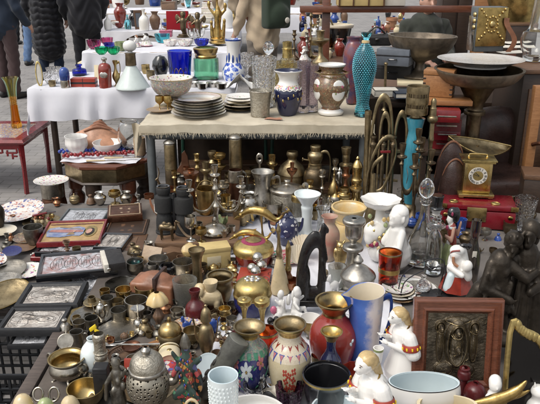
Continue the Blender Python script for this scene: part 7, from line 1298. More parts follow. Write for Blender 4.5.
# painted icon: red border, ochre ground, blue robe
flat('painted_icon', 'painted icon with red border, ochre ground and a blue robed figure', 'icon', [(45, 221), (105, 219), (103, 240), (40, 243)], z1 + .024, .024, .014, 'red_paint', [(.5, .5, .3, .3, .004, 0)], 'icon_ochre', G_ICON, 5, .001, .05)
pi_ = COL.objects[-1].parent if COL.objects[-1].parent else None
c_ = np.array(LASTTOP); 
def painted(par, w, h, ang, z, shapes):
    for nm, poly, mt in shapes:
        q = [(x * w, y * h) for x, y in poly]; n = len(q)
        V = [(x * math.cos(ang) - y * math.sin(ang), x * math.sin(ang) + y * math.cos(ang), z) for x, y in q]; V += [(a, b, c + .0012) for a, b, c in V]
        Fc = [tuple(range(n, 2 * n))] + [(i, (i + 1) % n, (i + 1) % n + n, i + n) for i in range(n)]
        mesh_obj(nm, V, Fc, mt, (0, 0, 0), par)
ov = lambda cx, cy, rx, ry: [(cx + rx * math.cos(t), cy + ry * math.sin(t)) for t in np.linspace(0, 6.28, 25)[:-1]]
pw_ = at(45, 221, z1 + .05); pe_ = at(105, 219, z1 + .05); WW = np.linalg.norm(pe_ - pw_)
HH = abs(at(45, 221, z1 + .05)[1] - at(42, 242, z1 + .05)[1])
root = [o for o in COL.objects if o.get('label', '').startswith('painted icon with red')][0]
painted(root, WW - .03, HH - .03, math.atan2(pe_[1] - pw_[1], pe_[0] - pw_[0]), .0175, [('painted_robe', [(-.46, .20), (-.3, .26), (-.1, .22), (.06, .27), (.17, .2), (.21, .06), (.2, -.1), (.14, -.24), (.0, -.22), (-.2, -.29), (-.44, -.24), (-.48, 0)], 'icon_robe'), ('painted_halo', ov(.30, 0, .115, .29), 'gold_pale'), ('painted_margin', [(-.48, .40), (.47, .40), (.47, .43), (-.48, .43)], 'maroon')])
painted(root, WW - .03, HH - .03, 0, .0192, [('painted_tunic', [(-.42, .06), (-.1, .09), (.16, .07), (.18, -.03), (-.1, -.07), (-.44, -.05)], 'pale_rose'), ('painted_fold', [(-.3, .2), (-.28, .22), (.1, .14), (.1, .12)], 'ochre_dark'), ('painted_sleeve', [(-.08, -.2), (.06, -.16), (.0, -.05), (-.06, -.08)], 'ochre_dark'), ('painted_hair', ov(.30, 0, .075, .19), 'hair_dark')])
painted(root, WW - .03, HH - .03, 0, .0209, [('painted_face', ov(.285, 0, .052, .125), 'skin'), ('painted_hand', ov(.02, -.02, .025, .05), 'skin')])
def block(name, label, cat, cs, z, th_, parts, group=None):
    P = [at(x, y, z + th_) for x, y in cs]; c = sum(P) / 4; u = ((P[1] - P[0]) + (P[2] - P[3])) / 2; v = ((P[0] - P[3]) + (P[1] - P[2])) / 2
    w, a = np.linalg.norm(u), math.atan2(u[1], u[0]); h = abs(v @ np.array((-math.sin(a), math.cos(a), 0)))
    T = Th()
    for nm, vf, mt in parts(w, h, th_): T.add(nm, mv(vf, r=(0, 0, a)), mt)
    LASTTOP[:] = [c[0], c[1], z + th_]; taken(c, u, w, h)
    return emit(T, name, label, cat, (c[0], c[1], z), group)
carved = lambda mt, mt2: (lambda w, h, t: [('box', box((0, 0, t / 2), (w, h, t), .08), mt), ('carved_lid', mv(relief(50, 40, PAIR, .012, 7), (0, 0, t - .001), (w * .8, h * .75, h * .12)), mt2), ('border', mv(rectring(w * .9, h * .9, [(0, 0), (0, .003), (.006, .003), (.006, 0)]), (0, 0, t)), mt2)])
block('carved_plaque', 'dark embossed wooden panel beside the painted icon', 'panel', [(108, 220), (147, 219), (148, 234), (105, 235)], z1, .02, carved('wood_dark', 'wood_brown'))
block('leather_plaque', 'plain brown leather panel under the small black framed icon', 'panel', [(104, 234), (146, 234), (144, 250), (99, 251)], z1, .015, lambda w, h, t: [('panel', box((0, 0, t / 2), (w, h, t), .1), 'wood_brown'), ('inset', box((0, 0, t), (w * .6, h * .6, .004), .1), 'wood_mid')])
block('carved_box', 'carved brown box with a pale figured lid, topmost of the pile', 'box', [(107, 205), (141, 203), (143, 214), (108, 217)], z1 + .021, .035, carved('copper_dark', 'wood_pale'))
flat('small_icon', 'small square black framed silver icon on the brown panel', 'icon', [(101, 232), (129, 233), (126, 248), (97, 247)], z1 + .016, .02, .014, 'black_gloss', ONE, 'emboss_warm', G_ICON, 8)
z2 = ZI + .01
flat('silver_plaque', 'ornate white silver plaque with scrolls partly hidden under the slanted icon', 'plaque', [(70, 272), (124, 272), (120, 300), (60, 302)], z2, .014, .01, 'silver_worn', [(.4, .5, .3, .4, .03, 1), (.4, .5, .18, .25, .03, 1), (.75, .5, .1, .2, .03, 0)], 'emboss_silver', None, 9, .012, .3)
flat('large_icon', 'long slanted icon in a black frame with red touches on silver', 'icon', [(44, 253), (122, 247), (112, 268), (32, 277)], ZI + .045, .03, .02, 'black_gloss', [(.2, .5, .1, .3, .03, 0), (.2, .8, .06, .07, .04, 0), (.4, .5, .1, .3, .03, 0), (.4, .8, .06, .07, .04, 0), (.6, .5, .1, .3, .03, 0), (.6, .8, .06, .07, .04, 0), (.8, .5, .1, .3, .03, 0), (.8, .8, .06, .07, .04, 0)], 'emboss_red', G_ICON, 10, .003)
block('leather_box', 'black leather camera like box with a cream strap on the end of the slanted icon', 'box', [(103, 250), (124, 248), (122, 262), (101, 266)], ZI + .078, .035, lambda w, h, t: [('box', box((0, 0, t / 2), (w, h, t), .1), 'leather_black'), ('strap', box((-w * .4, 0, t / 2), (w * .22, h * 1.03, t * 1.06), .1), 'paper'), ('stud', ball((-w * .3, -h * .53, t * .4), (.008, .004, .008), 8), 'silver')])
flat('silver_icon', 'silver icon of a haloed head in a wide black frame, middle of the front pair', 'icon', [(28, 282), (88, 281), (78, 304), (13, 306)], ZI + .03, .028, .026, 'black_matte', [(.5, .5, .40, .42, .025, 1)] + ONE[:3] + [(.68, .55, .16, .2, .04, 0)], 'emboss_warm', G_ICON, 11, .004, turn=90)
flat('silver_icon', 'silver icon with warm gilt face in a black frame nearest the plastic crate', 'icon', [(14, 306), (74, 306), (58, 329), (-8, 330)], ZI + .024, .028, .022, 'black_matte', ONE + [(.3, .3, .2, .1, .03, 0), (.7, .3, .2, .1, .03, 0)], 'emboss_warm', G_ICON, 12, .004, turn=90)
flat('white_icon', 'pale embossed icon at the bottom of the stack over the plastic crate', 'icon', [(14, 331), (52, 330), (46, 344), (8, 345)], ZI - .01, .02, .012, 'black_matte', PAIR, 'emboss_silver', G_ICON, 13)
# plates
PLT = (9, 0)
PL = 'plates and dishes on the grey blanket'
def pl(lab, bb, z, mt, rim=None, tilt=(0, 0), rz=0, name='plate', pf=PLATE, ex=()): return lat(name, lab, 'plate', bb, z, pf, [('body', mt), (.06, 'rim', rim or mt)], PL, mode='u', tilt=tilt, rz=rz, n=44, ex=ex)
pl('large red and blue flowered porcelain plate with scalloped edge', (-8, 194, 44, 222), ZI + .012, 'imari', 'imari', (7, -3))
pl('oval flowered plate showing a brown patch under the large plate', (22, 194, 47, 216), ZI + .005, 'brown_plate', 'blue_white')
pl('bronze dish heaped with rings and trinkets', (22, 211, 61, 228), ZI, 'brass_old', 'bronze')
r2 = random.Random(21); zt = ZI + .012
for i in range(16):
    x, y = r2.uniform(29, 54), r2.uniform(214.5, 222.5); mt, cn = r2.choice([('copper', 'copper'), ('brass', 'brass'), ('red_glaze', 'dark red'), ('black_gloss', 'black'), ('bone', 'cream')])
    lat('trinket', f'small {cn} trinket in the bronze dish', 'trinket', (x, y - 3, x + 4, y + 1.5), zt + .004 * (i % 3), r2.choice([EG, '40,0 50,20 50,60 30,100', '50,0 50,50 40,100']), mt, f'{cn} trinkets in the bronze dish', open=False)
solid('folding_knife', 'red handled folding knife resting across the trinket dish', 'knife', (32, 205, 56, 217), ZI + .05, [('handle', cap((-.5, 0, .05), (.1, 0, .12), .06, .05), 'red_paint'), ('blade', box((.3, 0, .13), (.5, .02, .07), .1), 'steel')], rz=20, mode='u')
pl('dark plate with painted red and brown leaves', (12, 225, 45, 243), ZI, 'brown_plate', 'trinkets')
lat('grey_pan', 'grey metal pan under the painted icon', 'pan', (22, 223, 43, 247), ZI, BOWL, [('body', 'pewter_dark')], t=.04)
pl('cream pottery plate at the left edge', (-16, 221, 17, 236), ZI + .01, 'cream_porc')
pl('small navy plate with flower border', (2, 236, 22, 256), ZI + .02, 'cloiso_blue', 'navy_glaze', (10, 4))
pl('round dish with orange painting leaning at the left edge', (-12, 238, 7, 264), ZI + .05, 'imari', 'cream_porc', (14, 24))
pl('white and green flowered plate under the grey trays', (12, 250, 44, 278), ZI + .005, 'floral_white', 'white_porc', (6, 0))
pl('brown clay ring plate between the leaf plate and flowered plate', (10, 238, 36, 252), ZI, 'wood_mid', 'terracotta')
for i, (b, mt, lab, tl) in enumerate((((-22, 246, 27, 286), 'silver_worn', 'long grey pewter tray leaning on the flowered plate', (14, -6)), ((-30, 262, 22, 298), 'pewter', 'dull grey metal tray propped below the pewter tray', (12, -4)), ((-26, 266, 30, 312), 'brass_old', 'gold edged metal tray nearest the front icons', (16, -8)))):
    solid('metal_tray', lab, 'tray', b, ZI, [('tray', mv(lathe(prof('40,0 42,2! 46,6 50,8 50,10') + [(.46, .09), (.40, .04), (.001, .035)], 40), s=(1.0, .62, .7)), mt), ('rim', mv(tube([(.5 * math.cos(a), .31 * math.sin(a), .07) for a in np.linspace(0, 6.283, 37)[:-1]], .009, 6, 1, True), (0, 0, 0)), 'gold' if i == 2 else 'silver_worn')], mode='u', tilt=tl, rz=52, group='leaning metal trays at the left edge')
lat('dark_vase', 'dark brown clay vase cut by the left edge above the plates', 'vase', (-14, 196, 5, 232), ZI, VASE, 'bronze_dark')
solid('silver_cutlery', 'pair of silver fish shaped clips between flowered plate and icons', 'clip', (30, 244, 44, 256), ZI + .01, [('clip', merge(cap((-.5, 0, .1), (.5, .1, .2), .08, .03), cap((-.3, .2, .1), (.4, -.1, .15), .06, .03)), 'silver')], mode='u', rz=40)
# pot with plate on the ground
lat('copper_pot', 'old copper pot with silver collar standing on the paving', 'pot', (38, 178, 68, 232), 0, '34,0 38,3 32,8 30,12! 42,20 50,44 48,60 44,68! 46,70 46,98 44,100', [('body', 'copper_dark'), (.69, 'collar', 'silver_worn')], open=False, ex=[('handle', tube([(-.46, 0, .62), (-.62, -.1, .5), (-.56, -.12, .3), (-.44, -.12, .1)], .025), 'iron')])
pl('red rimmed flowered plate lying on the copper pot', (33, 166, 69, 186), LASTTOP[2], 'floral_white', 'red_glaze')
# octagonal stool
SZ = .45; ca, cb = at(58, 160, SZ), at(150, 158, SZ); rad = (cb[0] - ca[0]) / 2; cs_ = ((ca[0] + cb[0]) / 2, (ca[1] + cb[1]) / 2 + .10)
oct_ = lambda r, z: [(r * math.cos(math.pi / 8 + i * math.pi / 4), r * math.sin(math.pi / 8 + i * math.pi / 4), z) for i in range(8)]
def octring(rs):
    V = []; Fc = []
    for r, z in rs: V += oct_(r, z)
    for i in range(len(rs) - 1):
        for j in range(8): Fc.append((i * 8 + j, i * 8 + (j + 1) % 8, i * 8 + 8 + (j + 1) % 8, i * 8 + 8 + j))
    Fc += [tuple(range(8))[::-1], tuple(range(len(V) - 8, len(V)))]
    return np.array(V), Fc
lg = prof('40,0 44,4 30,12 46,22 30,32 50,46 54,60 36,68 46,76! 50,78 50,100')
real('octagonal_stool', 'low octagonal stool with turned wooden legs carrying beads and shells', 'stool', [('top', octring([(rad * 1.0, SZ - .025), (rad * 1.03, SZ - .018), (rad * 1.03, SZ - .004), (rad * 1.0, SZ)]), 'wood_red'), ('apron', octring([(rad * .95, SZ - .11), (rad * .96, SZ - .105), (rad * .96, SZ - .028), (rad * .95, SZ - .026)]), 'brass_old'), ('moulding', octring([(rad * .97, SZ - .125), (rad * 1.0, SZ - .118), (rad * .97, SZ - .108)]), 'wood_dark')] +
     [('leg', mv(lathe(lg, 20), (rad * .76 * math.cos(a), rad * .76 * math.sin(a), 0), (.095, .095, SZ - .12)), 'wood_red' if i % 2 else 'wood_dark') for i, a in enumerate(np.linspace(0, 2 * math.pi, 7)[:-1] + .26)], loc=(cs_[0], cs_[1], 0))
solid('stool_cloth', 'white cloth under the strings of beads on the stool', 'cloth', (60, 142, 148, 164), SZ + .001, [('cloth', slab(40, 20, lambda u, w: (u - .5, (w - .5) * .62, .012 + .008 * math.sin(u * 20 + w * 9)), .004), 'cloth_white')], mode='u', rz=-4)
ZS = SZ + .018
for i, (c, mt, x0, x1, y) in enumerate((('blue', 'bead_blue', 60, 132, 153.5), ('red', 'bead_red', 64, 134, 157.5))):
    P0, P1 = at(x0, y, ZS), at(x1, y - 3, ZS); bs = []
    for j in range(30):
        t = j / 29; q = P0 * (1 - t) + P1 * t; bs.append(ball((q[0] - P0[0] + .004 * math.sin(j * 5), q[1] - P0[1] + .014 * math.sin(j * 2.1), .012 + .006 * (j % 2)), .0125, 8))
    real('bead_string', f'string of glossy {c} beads along the stool edge', 'beads', [('beads', merge(*bs), mt), ('cord', tube([(0, 0, .012), tuple((P1 - P0) * .5 + (0, .01, .012)), tuple(P1 - P0 + (0, 0, .012))], .003, 6), 'bone')], loc=P0.tolist())
solid('driftwood', 'tan leather hat like driftwood shell with ridges on the stool', 'shell', (75, 120, 127, 150), ZS, [('shell', slab(48, 24, lambda u, w: (u - .5, (w - .5) * .74 * max(.03, 1 - (2 * u - 1) ** 4) ** .5 * (1.1 - .35 * u), .08 + .34 * max(0, 1 - ((u - .45) / .6) ** 2) * max(0, 1 - (2 * w - 1) ** 2) + .5 * max(0, .2 - u) ** 1.5 * math.sin(3.14 * w) + .03 * math.sin(w * 19 + u * 3) * math.sin(3.14 * w) * math.sin(3.14 * u)), .035), 'tan_shell'), ('ridge', merge(*[tube([(-.28 + .04 * i, -.16 + .1 * i, .34 + .03 * i), (-.02, -.13 + .1 * i, .42 + .03 * (i % 2)), (.26 - .05 * i, -.1 + .09 * i, .36)], [.012, .034, .01], 8) for i in range(4)]), 'leather_tan')])
lat('china_bowl', 'white ribbed china bowl standing on the stool behind the shell', 'bowl', (64, 133, 88, 154), ZS, DEEP, 'white_porc', lobes=14, amp=.02, n=56)
lat('china_saucer', 'white china bowl under the tan shell on the stool', 'bowl', (92, 138, 122, 153), ZS, BOWL, 'white_porc')
lat('glass_globe', 'round clear glass bowl behind the tan shell on the stool', 'bowl', (117, 119, 143, 151), ZS, '22,0 26,3 46,28 50,54 42,84 34,96 36,100', [('body', 'glass')], t=.05)
for i, (x0, y, mt, lab) in enumerate(((86, 161, 'silver', 'silver table knife lying at the stool edge'), (104, 158, 'silver_worn', 'second duller table knife behind the first on the stool'))):
    solid('table_knife', lab, 'knife', (x0, y - 4, x0 + 40, y + 1), ZS, [('blade', box((.22, 0, .012), (.56, .05, .012), .2), mt), ('handle', cap((-.5, 0, .02), (-.05, 0, .02), .03, .022), 'bone')], mode='u', rz=4)
lat('wooden_box', 'pale wooden post shaped box at the end of the stool', 'box', (133, 136, 146, 156), ZS, '44,0 48,4! 48,90 44,100', 'wood_pale', open=False)
# ------------------------------------------------------------------ sideboard goods
ZD = .72
def books(x0, x1, y1, n, z, seed, where):
    r = random.Random(seed)
    for i in range(n):
        mt, cn = r.choice([('leather_dark', 'dark brown'), ('wood_dark', 'blackish'), ('red_paint', 'dark red'), ('navy_cloth', 'navy'), ('leather_tan', 'tan'), ('paper', 'pale')]); h = r.uniform(4, 7)
        D = at((x0 + x1) / 2, y1, z); W = (x1 - x0) / F * proj(D[None])[2][0]; t = r.uniform(.025, .05)
        real('book', f'{cn} book lying in the pile {where}, {("lowest", "second", "third", "fourth", "fifth", "sixth")[i]} from below', 'book', [('cover', merge(box((0, 0, t - .0025), (W, W * .7, .005), .1), box((0, 0, .0025), (W, W * .7, .005), .1), box((-W / 2 + .0025, 0, t / 2), (.005, W * .7, t), .1)), mt), ('pages', box((.003, 0, t / 2), (W * .96, W * .66, t - .011), .03), 'paper')], loc=(D[0] + r.uniform(-.01, .01), D[1] + W * .35, z), group='books piled ' + where)
        z += t
    return z
zb = books(396, 434, 99, 4, ZD, 5, 'under the bronze bowl')
block('cream_box', 'flat cream box lid under the foot of the bronze bowl', 'box', [(398, 76), (436, 77), (433, 82), (396, 81)], zb, .02, lambda w, h, t: [('lid', box((0, 0, t / 2), (w, h * 1.6, t), .1), 'card_cream')])
lat('bronze_bowl', 'wide fluted bronze pedestal bowl on the books', 'bowl', (388, 32, 458, 80), LASTTOP[2], '24,0 26,3 22,8 10,16 7,28 8,38 20,46! 34,56 46,80 50,98 50,100', [('foot', 'bowl_metal'), (.47, 'bowl', 'bowl_metal')], t=.03, lobes=16, amp=.012, n=64)
zb2 = books(374, 398, 97, 4, ZD, 9, 'under the instrument cases')
for i, (b, mt) in enumerate((((375, 58, 416, 81), 'black_matte'), ((376, 46, 414, 67), 'grey_slate'))):
    zb2 = zb2 if not i else LASTTOP[2] - .012
    solid('instrument_case', ('black lower instrument case stacked beside the fish bottle', 'grey upper instrument case stacked beside the fish bottle')[i], 'case', b, zb2, [('case', box((0, 0, .25), (1, .6, .5), .06), mt), ('edge_band', box((0, 0, .3), (1.006, .606, .05), .1), 'iron'), ('handle', tube([(-.12, -.3, .2), (-.1, -.36, .2), (.1, -.36, .2), (.12, -.3, .2)], .02, 6), 'black_gloss')], rz=-24, mode='u')

solid('book_stand', 'low dark crate under the books beside the brass horn', 'crate', (376, 108, 408, 150), .35, [('crate', box((0, 0, .5), (1, .8, 1), .04), 'wood_dark'), ('slat', box((0, -.41, .5), (.9, .02, .14), .1), 'wood_brown')]) if False else None
solid('dovetail_box', 'orange wooden box with dovetailed corners beside the bronze bowl', 'box', (422, 67, 457, 98), .895, [('box', box((0, 0, .3), (1, .7, .6), .03), 'wood_orange'), ('lid', box((0, 0, .68), (1.02, .72, .14), .12), 'wood_orange'), ('dovetail', merge(*[box((s * .455, 0, .09 + .14 * i), (.1, .708, .05), .1) for s in (-1, 1) for i in range(4)]), 'wood_dark')], rz=-22)
block('plank', 'thin orange plank under the dovetailed box', 'plank', [(424, 94), (470, 95), (470, 101), (424, 100)], .865, .028, lambda w, h, t: [('plank', box((0, 0, t / 2), (w, max(h, .2), t), .1), 'wood_orange')])
# lamps in front of the sideboard
lat('blue_oil_lamp', 'turquoise glass oil lamp with a pierced brass burner gallery', 'lamp', (402, 84, 430, 216), ZC, '34,0 38,2 40,6 30,9! 32,12 44,22 50,40 48,56 38,66 40,70 52,78! 30,79 30,84! 54,85 56,93 54,99 40,100', [('foot', 'brass_old'), (.095, 'body', 'teal_glass_solid'), (.785, 'burner', 'brass_old'), (.845, 'gallery', 'bronze')], open=False, n=40, ex=[('pierced_gallery', merge(*[tube([(.55 * math.cos(a), .55 * math.sin(a), .83), (.60 * math.cos(a + .12), .60 * math.sin(a + .12), .93), (.58 * math.cos(a), .58 * math.sin(a), 1.0)], .022, 5, 2) for a in np.linspace(0, 6.283, 23)[:-1]] + [mv(tube([(.6 * math.cos(a), .6 * math.sin(a), 0) for a in np.linspace(0, 6.283, 25)[:-1]], .03, 6, 1, True), (0, 0, h)) for h in (.84, .92, 1.0)]), 'brass_old'), ('painting', merge(*[mv(tube([(0, -.005, 0), (.08, -.02, .06), (-.04, -.02, .12), (.06, 0, .18)], .012, 6), (.47 * math.sin(a), -.47 * math.cos(a), .28), r=(0, 0, a)) for a in (-.8, 0, .8)]), 'pewter')])
lat('brass_lamp_post', 'tall turned brass lamp column with a stepped burner top', 'lamp', (420, 98, 438, 218), ZC, '50,0 50,2 36,6 24,10 20,30 26,34 20,38 20,62 30,66 24,70 24,80! 50,82 50,85 36,86! 32,92 34,92! 26,93 26,98 10,100', 'brass_old', open=False)
lat('bronze_urn', 'huge bronze pedestal urn rising behind the clock', 'urn', (434, 62, 526, 192), ZB - .0, '22,0 24,2 22,4 11,8 9,14 8.5,62 12,63 12,66! 9,67 10,72 17,82 21,87! 36,89 44,93 49,98 50,100', [('stem', 'bronze'), (.865, 'bowl', 'bowl_metal')], t=.03, n=48)
zu = LASTTOP[2]
lat('white_platter', 'large white oval platter lying on the bronze urn', 'platter', (437, 44, 526, 70), zu - .004, PLATE, [('body', 'stoneware'), (.06, 'rim', 'white_porc')], mode='u', n=56)
th = Th(); k = th.add('case', box((0, 0, .5), (.86, .5, 1), .04), 'grey_metal'); fpl = th.add('gilt_front', box((0, -.262, .56), (.88, .03, .86), .1), 'gold', k)
st = [ball((0, -.30, .62), (.085, .05, .085), 14)] + [ball((.17 * math.cos(a), -.285, .62 + .17 * math.sin(a)), .032, 8) for a in np.linspace(0, 6.283, 13)[:-1]] + [ball((sx * d_, -.285, .62 + sz * d_ * .95), .036, 8) for sx in (-1, 1) for sz in (-1, 1) for d_ in (.2, .28, .35)]
th.add('stud', merge(*st), 'brass_bright', fpl); th.add('side_fittings', merge(*[ball((-.46, -.1, .55 + .14 * i), (.05, .08, .06), 8) for i in range(3)]), 'brass_bright', k); th.add('glass_edge', box((-.45, .05, .4), (.03, .4, .78), .1), 'silver', k)
place(th, 'studded_box', 'gilt copper fronted box with brass studs in a cross on the platter', 'box', (466, 6, 509, 52), zu + .02, rz=8)
solid('red_ribbon', 'dark red strap hanging behind the studded box', 'strap', (504, 18, 517, 52), zu + .02, [('strap', slab(6, 14, lambda u, w: ((u - .5) * .3 + .3 * math.sin(w * 5), .03 * w, w), .02), 'leather_tan')])
# right top
solid('wooden_cabinet', 'dark wooden cabinet at the right edge carrying papers and glass', 'cabinet', (512, 100, 610, 250), 0, [('body', box((0, 0, .5), (1, .7, 1), .02), 'wood_dark'), ('door', box((-.2, -.356, .46), (.5, .02, .8), .03), 'wood_brown'), ('door', box((.3, -.356, .46), (.36, .02, .8), .03), 'wood_brown'), ('cornice', box((0, 0, 1.0), (1.04, .74, .03), .1), 'wood_brown')]) if False else None
cx_ = atY(560, 100, 3.95)
real('cabinet', 'dark wooden cabinet at the right edge carrying papers and cut glass', 'cabinet', [('body', box((0, 0, .5), (.62, .5, 1.0), .02), 'wood_dark'), ('door', box((-.14, -.256, .48), (.26, .016, .86), .03), 'wood_brown'), ('door', box((.15, -.256, .48), (.26, .016, .86), .03), 'wood_brown'), ('cornice', box((0, 0, 1.012), (.66, .54, .024), .1), 'wood_brown')], loc=(cx_[0] + .03, 4.1, 0))
ZCB = 1.026
lat('cut_glass_bowl', 'dark cut glass bowl at the right edge below the papers', 'bowl', (508, 66, 548, 104), ZCB - .16, BOWL, [('body', 'glass_smoke')], lobes=10, amp=.03, n=60, t=.07) if False else None
lat('lamp_chimney', 'tall clear glass lamp chimney at the top right edge', 'glass', (520, -10, 552, 62), ZCB, '30,0 34,2 36,10! 46,20 50,32 44,42! 30,46 24,60 18,100', [('body', 'glass')], t=.05)
lat('boat_dish', 'large golden boat shaped dish with dark inside, high on the right', 'dish', (484, -22, 560, 26), ZCB + .12, '20,0 30,4! 40,30 50,70 54,100', [('body', 'gold_pale'), ('in', 'bronze_dark')], t=.04, tilt=(0, 0))
solid('dish_pedestal', 'dark block carrying the golden boat dish', 'block', (500, 22, 540, 46), ZCB, [('block', box((0, 0, .5), (1, .6, 1), .04), 'wood_dark'), ('top', box((0, 0, 1.0), (1.05, .65, .1), .1), 'wood_brown')])
for i, (b, a) in enumerate((((498, 28, 530, 44), 20), ((502, 33, 536, 48), -15), ((496, 40, 528, 54), 8))):
    solid('leaflet', ('topmost pale leaflet fanned out beside the studded box', 'middle pale leaflet fanned out beside the studded box', 'lowest pale leaflet fanned out beside the studded box')[i], 'leaflet', b, ZCB + .03 - .008 * i, [('leaflet', slab(8, 4, lambda u, w: (u - .5, (w - .5) * .7, .04 * u * u), .012), 'paper')], mode='u', rz=a, group='leaflets beside the studded box')
ac = atY(492, 150, 4.05)
th = Th(); bk_ = sculpt([cap((-.16, 0, .5), (-.16, 0, .62), .13), cap((.16, 0, .5), (.16, 0, .62), .13), ball((0, 0, .66), (.24, .11, .12)), box((0, 0, .45), (.5, .16, .5), .2)], .02, 6)
th.add('backrest', bk_, 'leather_dark'); th.add('seat', sculpt([box((0, -.24, .36), (.52, .46, .16), .2)], .02, 5), 'leather_dark')
for s in (-1, 1): th.add('armrest', sculpt([cap((s * .29, -.42, .5), (s * .29, .02, .54), .06), box((s * .29, -.2, .36), (.08, .44, .28), .1)], .018, 4), 'leather_dark')
for x in (-.24, .24):
    for y in (-.42, .04): th.add('leg', cap((x, y, .02), (x, y, .3), .022, .03), 'wood_dark')
emit(th, 'armchair', 'rounded dark brown leather armchair in the shade behind the clock', 'chair', (ac[0], 4.0, .10))
for p in COL.objects:
    if p.name.startswith('armchair') and p.parent is None: p.location.z = 0
for i, (b, lab) in enumerate((((432, 140, 464, 206), 'upright rounded dark brown leather bag behind the blue lamp'), ((436, 158, 466, 216), 'second rounded leather bag in front, lower and glossier'))):
    solid('leather_bag', lab, 'bag', b, ZB, [('bag', sculpt([ball((0, 0, .45), (.5, .34, .45)), cap((-.3, 0, .25), (.3, 0, .25), .24)], .035, 4), 'leather_dark'), ('seam', tube([(-.5, 0, .4), (-.34, -.1, .76), (0, -.12, .9), (.34, -.1, .76), (.5, 0, .4)], .016, 6), 'leather_tan')], group=None)
for i in range(4):
    solid('red_box', ('lowest dark red box', 'second red lacquer box', 'third maroon box', 'topmost red box with pale lines')[i] + ' in the stack behind the leather bags', 'box', (430 + i % 2 * 2, 134 - 9 * i, 462 - i % 2, 150 - 9 * i), .58 + .07 * i, [('box', box((0, 0, .5), (1, .6, 1), .05), ('red_paint', 'red_lacquer', 'maroon', 'red_paint')[i]), ('line', box((0, -.302, .5), (.7, .01, .12), .1), 'pewter')], rz=-8, group='red boxes stacked behind the leather bags')
bx = at(446, 150, .58)
real('box_stand', 'dark wooden stand under the stacked red boxes', 'stand', [('top', box((0, 0, .565), (.34, .3, .025), .1), 'wood_dark')] + [('leg', box((x, y, .28), (.04, .04, .55), .1), 'wood_dark') for x in (-.13, .13) for y in (-.11, .11)], loc=(bx[0], bx[1] + .12, 0))
pp = atY(531, 140, 3.62)
real('timber_post', 'short orange wooden post standing at the right edge', 'post', [('post', box((0, 0, .5), (.05, .05, 1.0 - .06), .08), 'wood_orange'), ('bracket', tube([(0, -.03, .64), (.03, -.08, .66), (.08, -.08, .62)], .012, 6), 'copper_dark')], loc=(pp[0], 3.62, 0))
solid('dark_chest', 'plain dark wooden chest at the right edge beneath the orange post', 'chest', (517, 166, 580, 216), ZB, [('body', box((0, 0, .4), (1, .6, .8), .03), 'wood_dark'), ('lid', box((0, 0, .86), (1.03, .63, .12), .1), 'wood_brown')], rz=-14)
# ------------------------------------------------------------------ the small things that fill the gaps on the bench
FK = [('cup', 'cup', 'small %s cup', CUP, .8, 1), ('bowl', 'bowl', 'little %s bowl', BOWL, .5, 1), ('beaker', 'beaker', 'short %s beaker', TUMBLER, 1.2, 1), ('vase', 'vase', 'tiny %s vase', VASE, 1.7, 1), ('pot', 'pot', 'squat %s pot', DEEP, .75, 1), ('candlestick', 'candlestick', 'short %s candlestick', CANDLE, 2.2, 0), ('bell', 'bell', 'small %s bell', '50,0 48,4 40,30 26,56 12,64 12,72 20,80 18,94 4,100', 1.4, 0), ('goblet', 'goblet', 'small %s goblet', GOB, 1.6, 1), ('lidded_pot', 'pot', 'small lidded %s pot', '34,0 38,3 48,20 50,40 44,50! 48,52 46,60 36,72 14,80 8,86 9,92 3,100', 1.2, 0), ('salt_cellar', 'salt cellar', 'low %s salt cellar', '36,0 30,10 20,20 30,34 48,60 50,100', .6, 1)]
FK += [('jug', 'jug', 'small %s jug', '30,0 32,3 46,22 48,40 34,66 28,80 36,96 36,100', 1.5, 2), ('mug', 'mug', 'small %s mug', TUMBLER, 1.0, 2), ('teapot', 'teapot', 'tiny %s teapot', '30,0 32,4 48,30 50,48 36,74 22,80! 22,84 8,92 8,98 1,100', 1.0, 3), ('jug', 'jug', 'slim %s jug', '34,0 36,3 28,8 44,26 46,42 24,66 20,82 30,97 30,100', 1.9, 2)]
HX = [('handle', handle(.36, .25, .85, .3, .045))]; SPX = HX + [('spout', tube([(-.42, 0, .35), (-.62, 0, .5), (-.74, 0, .8)], [.09, .06, .04]))]
FM = [('brass', 'brass'), ('brass_old', 'old brass'), ('brass_bright', 'bright brass'), ('pewter', 'pewter'), ('silver_worn', 'silver'), ('pewter_dark', 'blackened silver'), ('copper', 'copper'), ('wood_mid', 'wooden'), ('bronze', 'bronze'), ('glass', 'clear glass'), ('white_porc', 'white china'), ('maroon', 'maroon'), ('blue_glaze', 'blue glazed'), ('onyx', 'amber stone')]
SEEN = set()
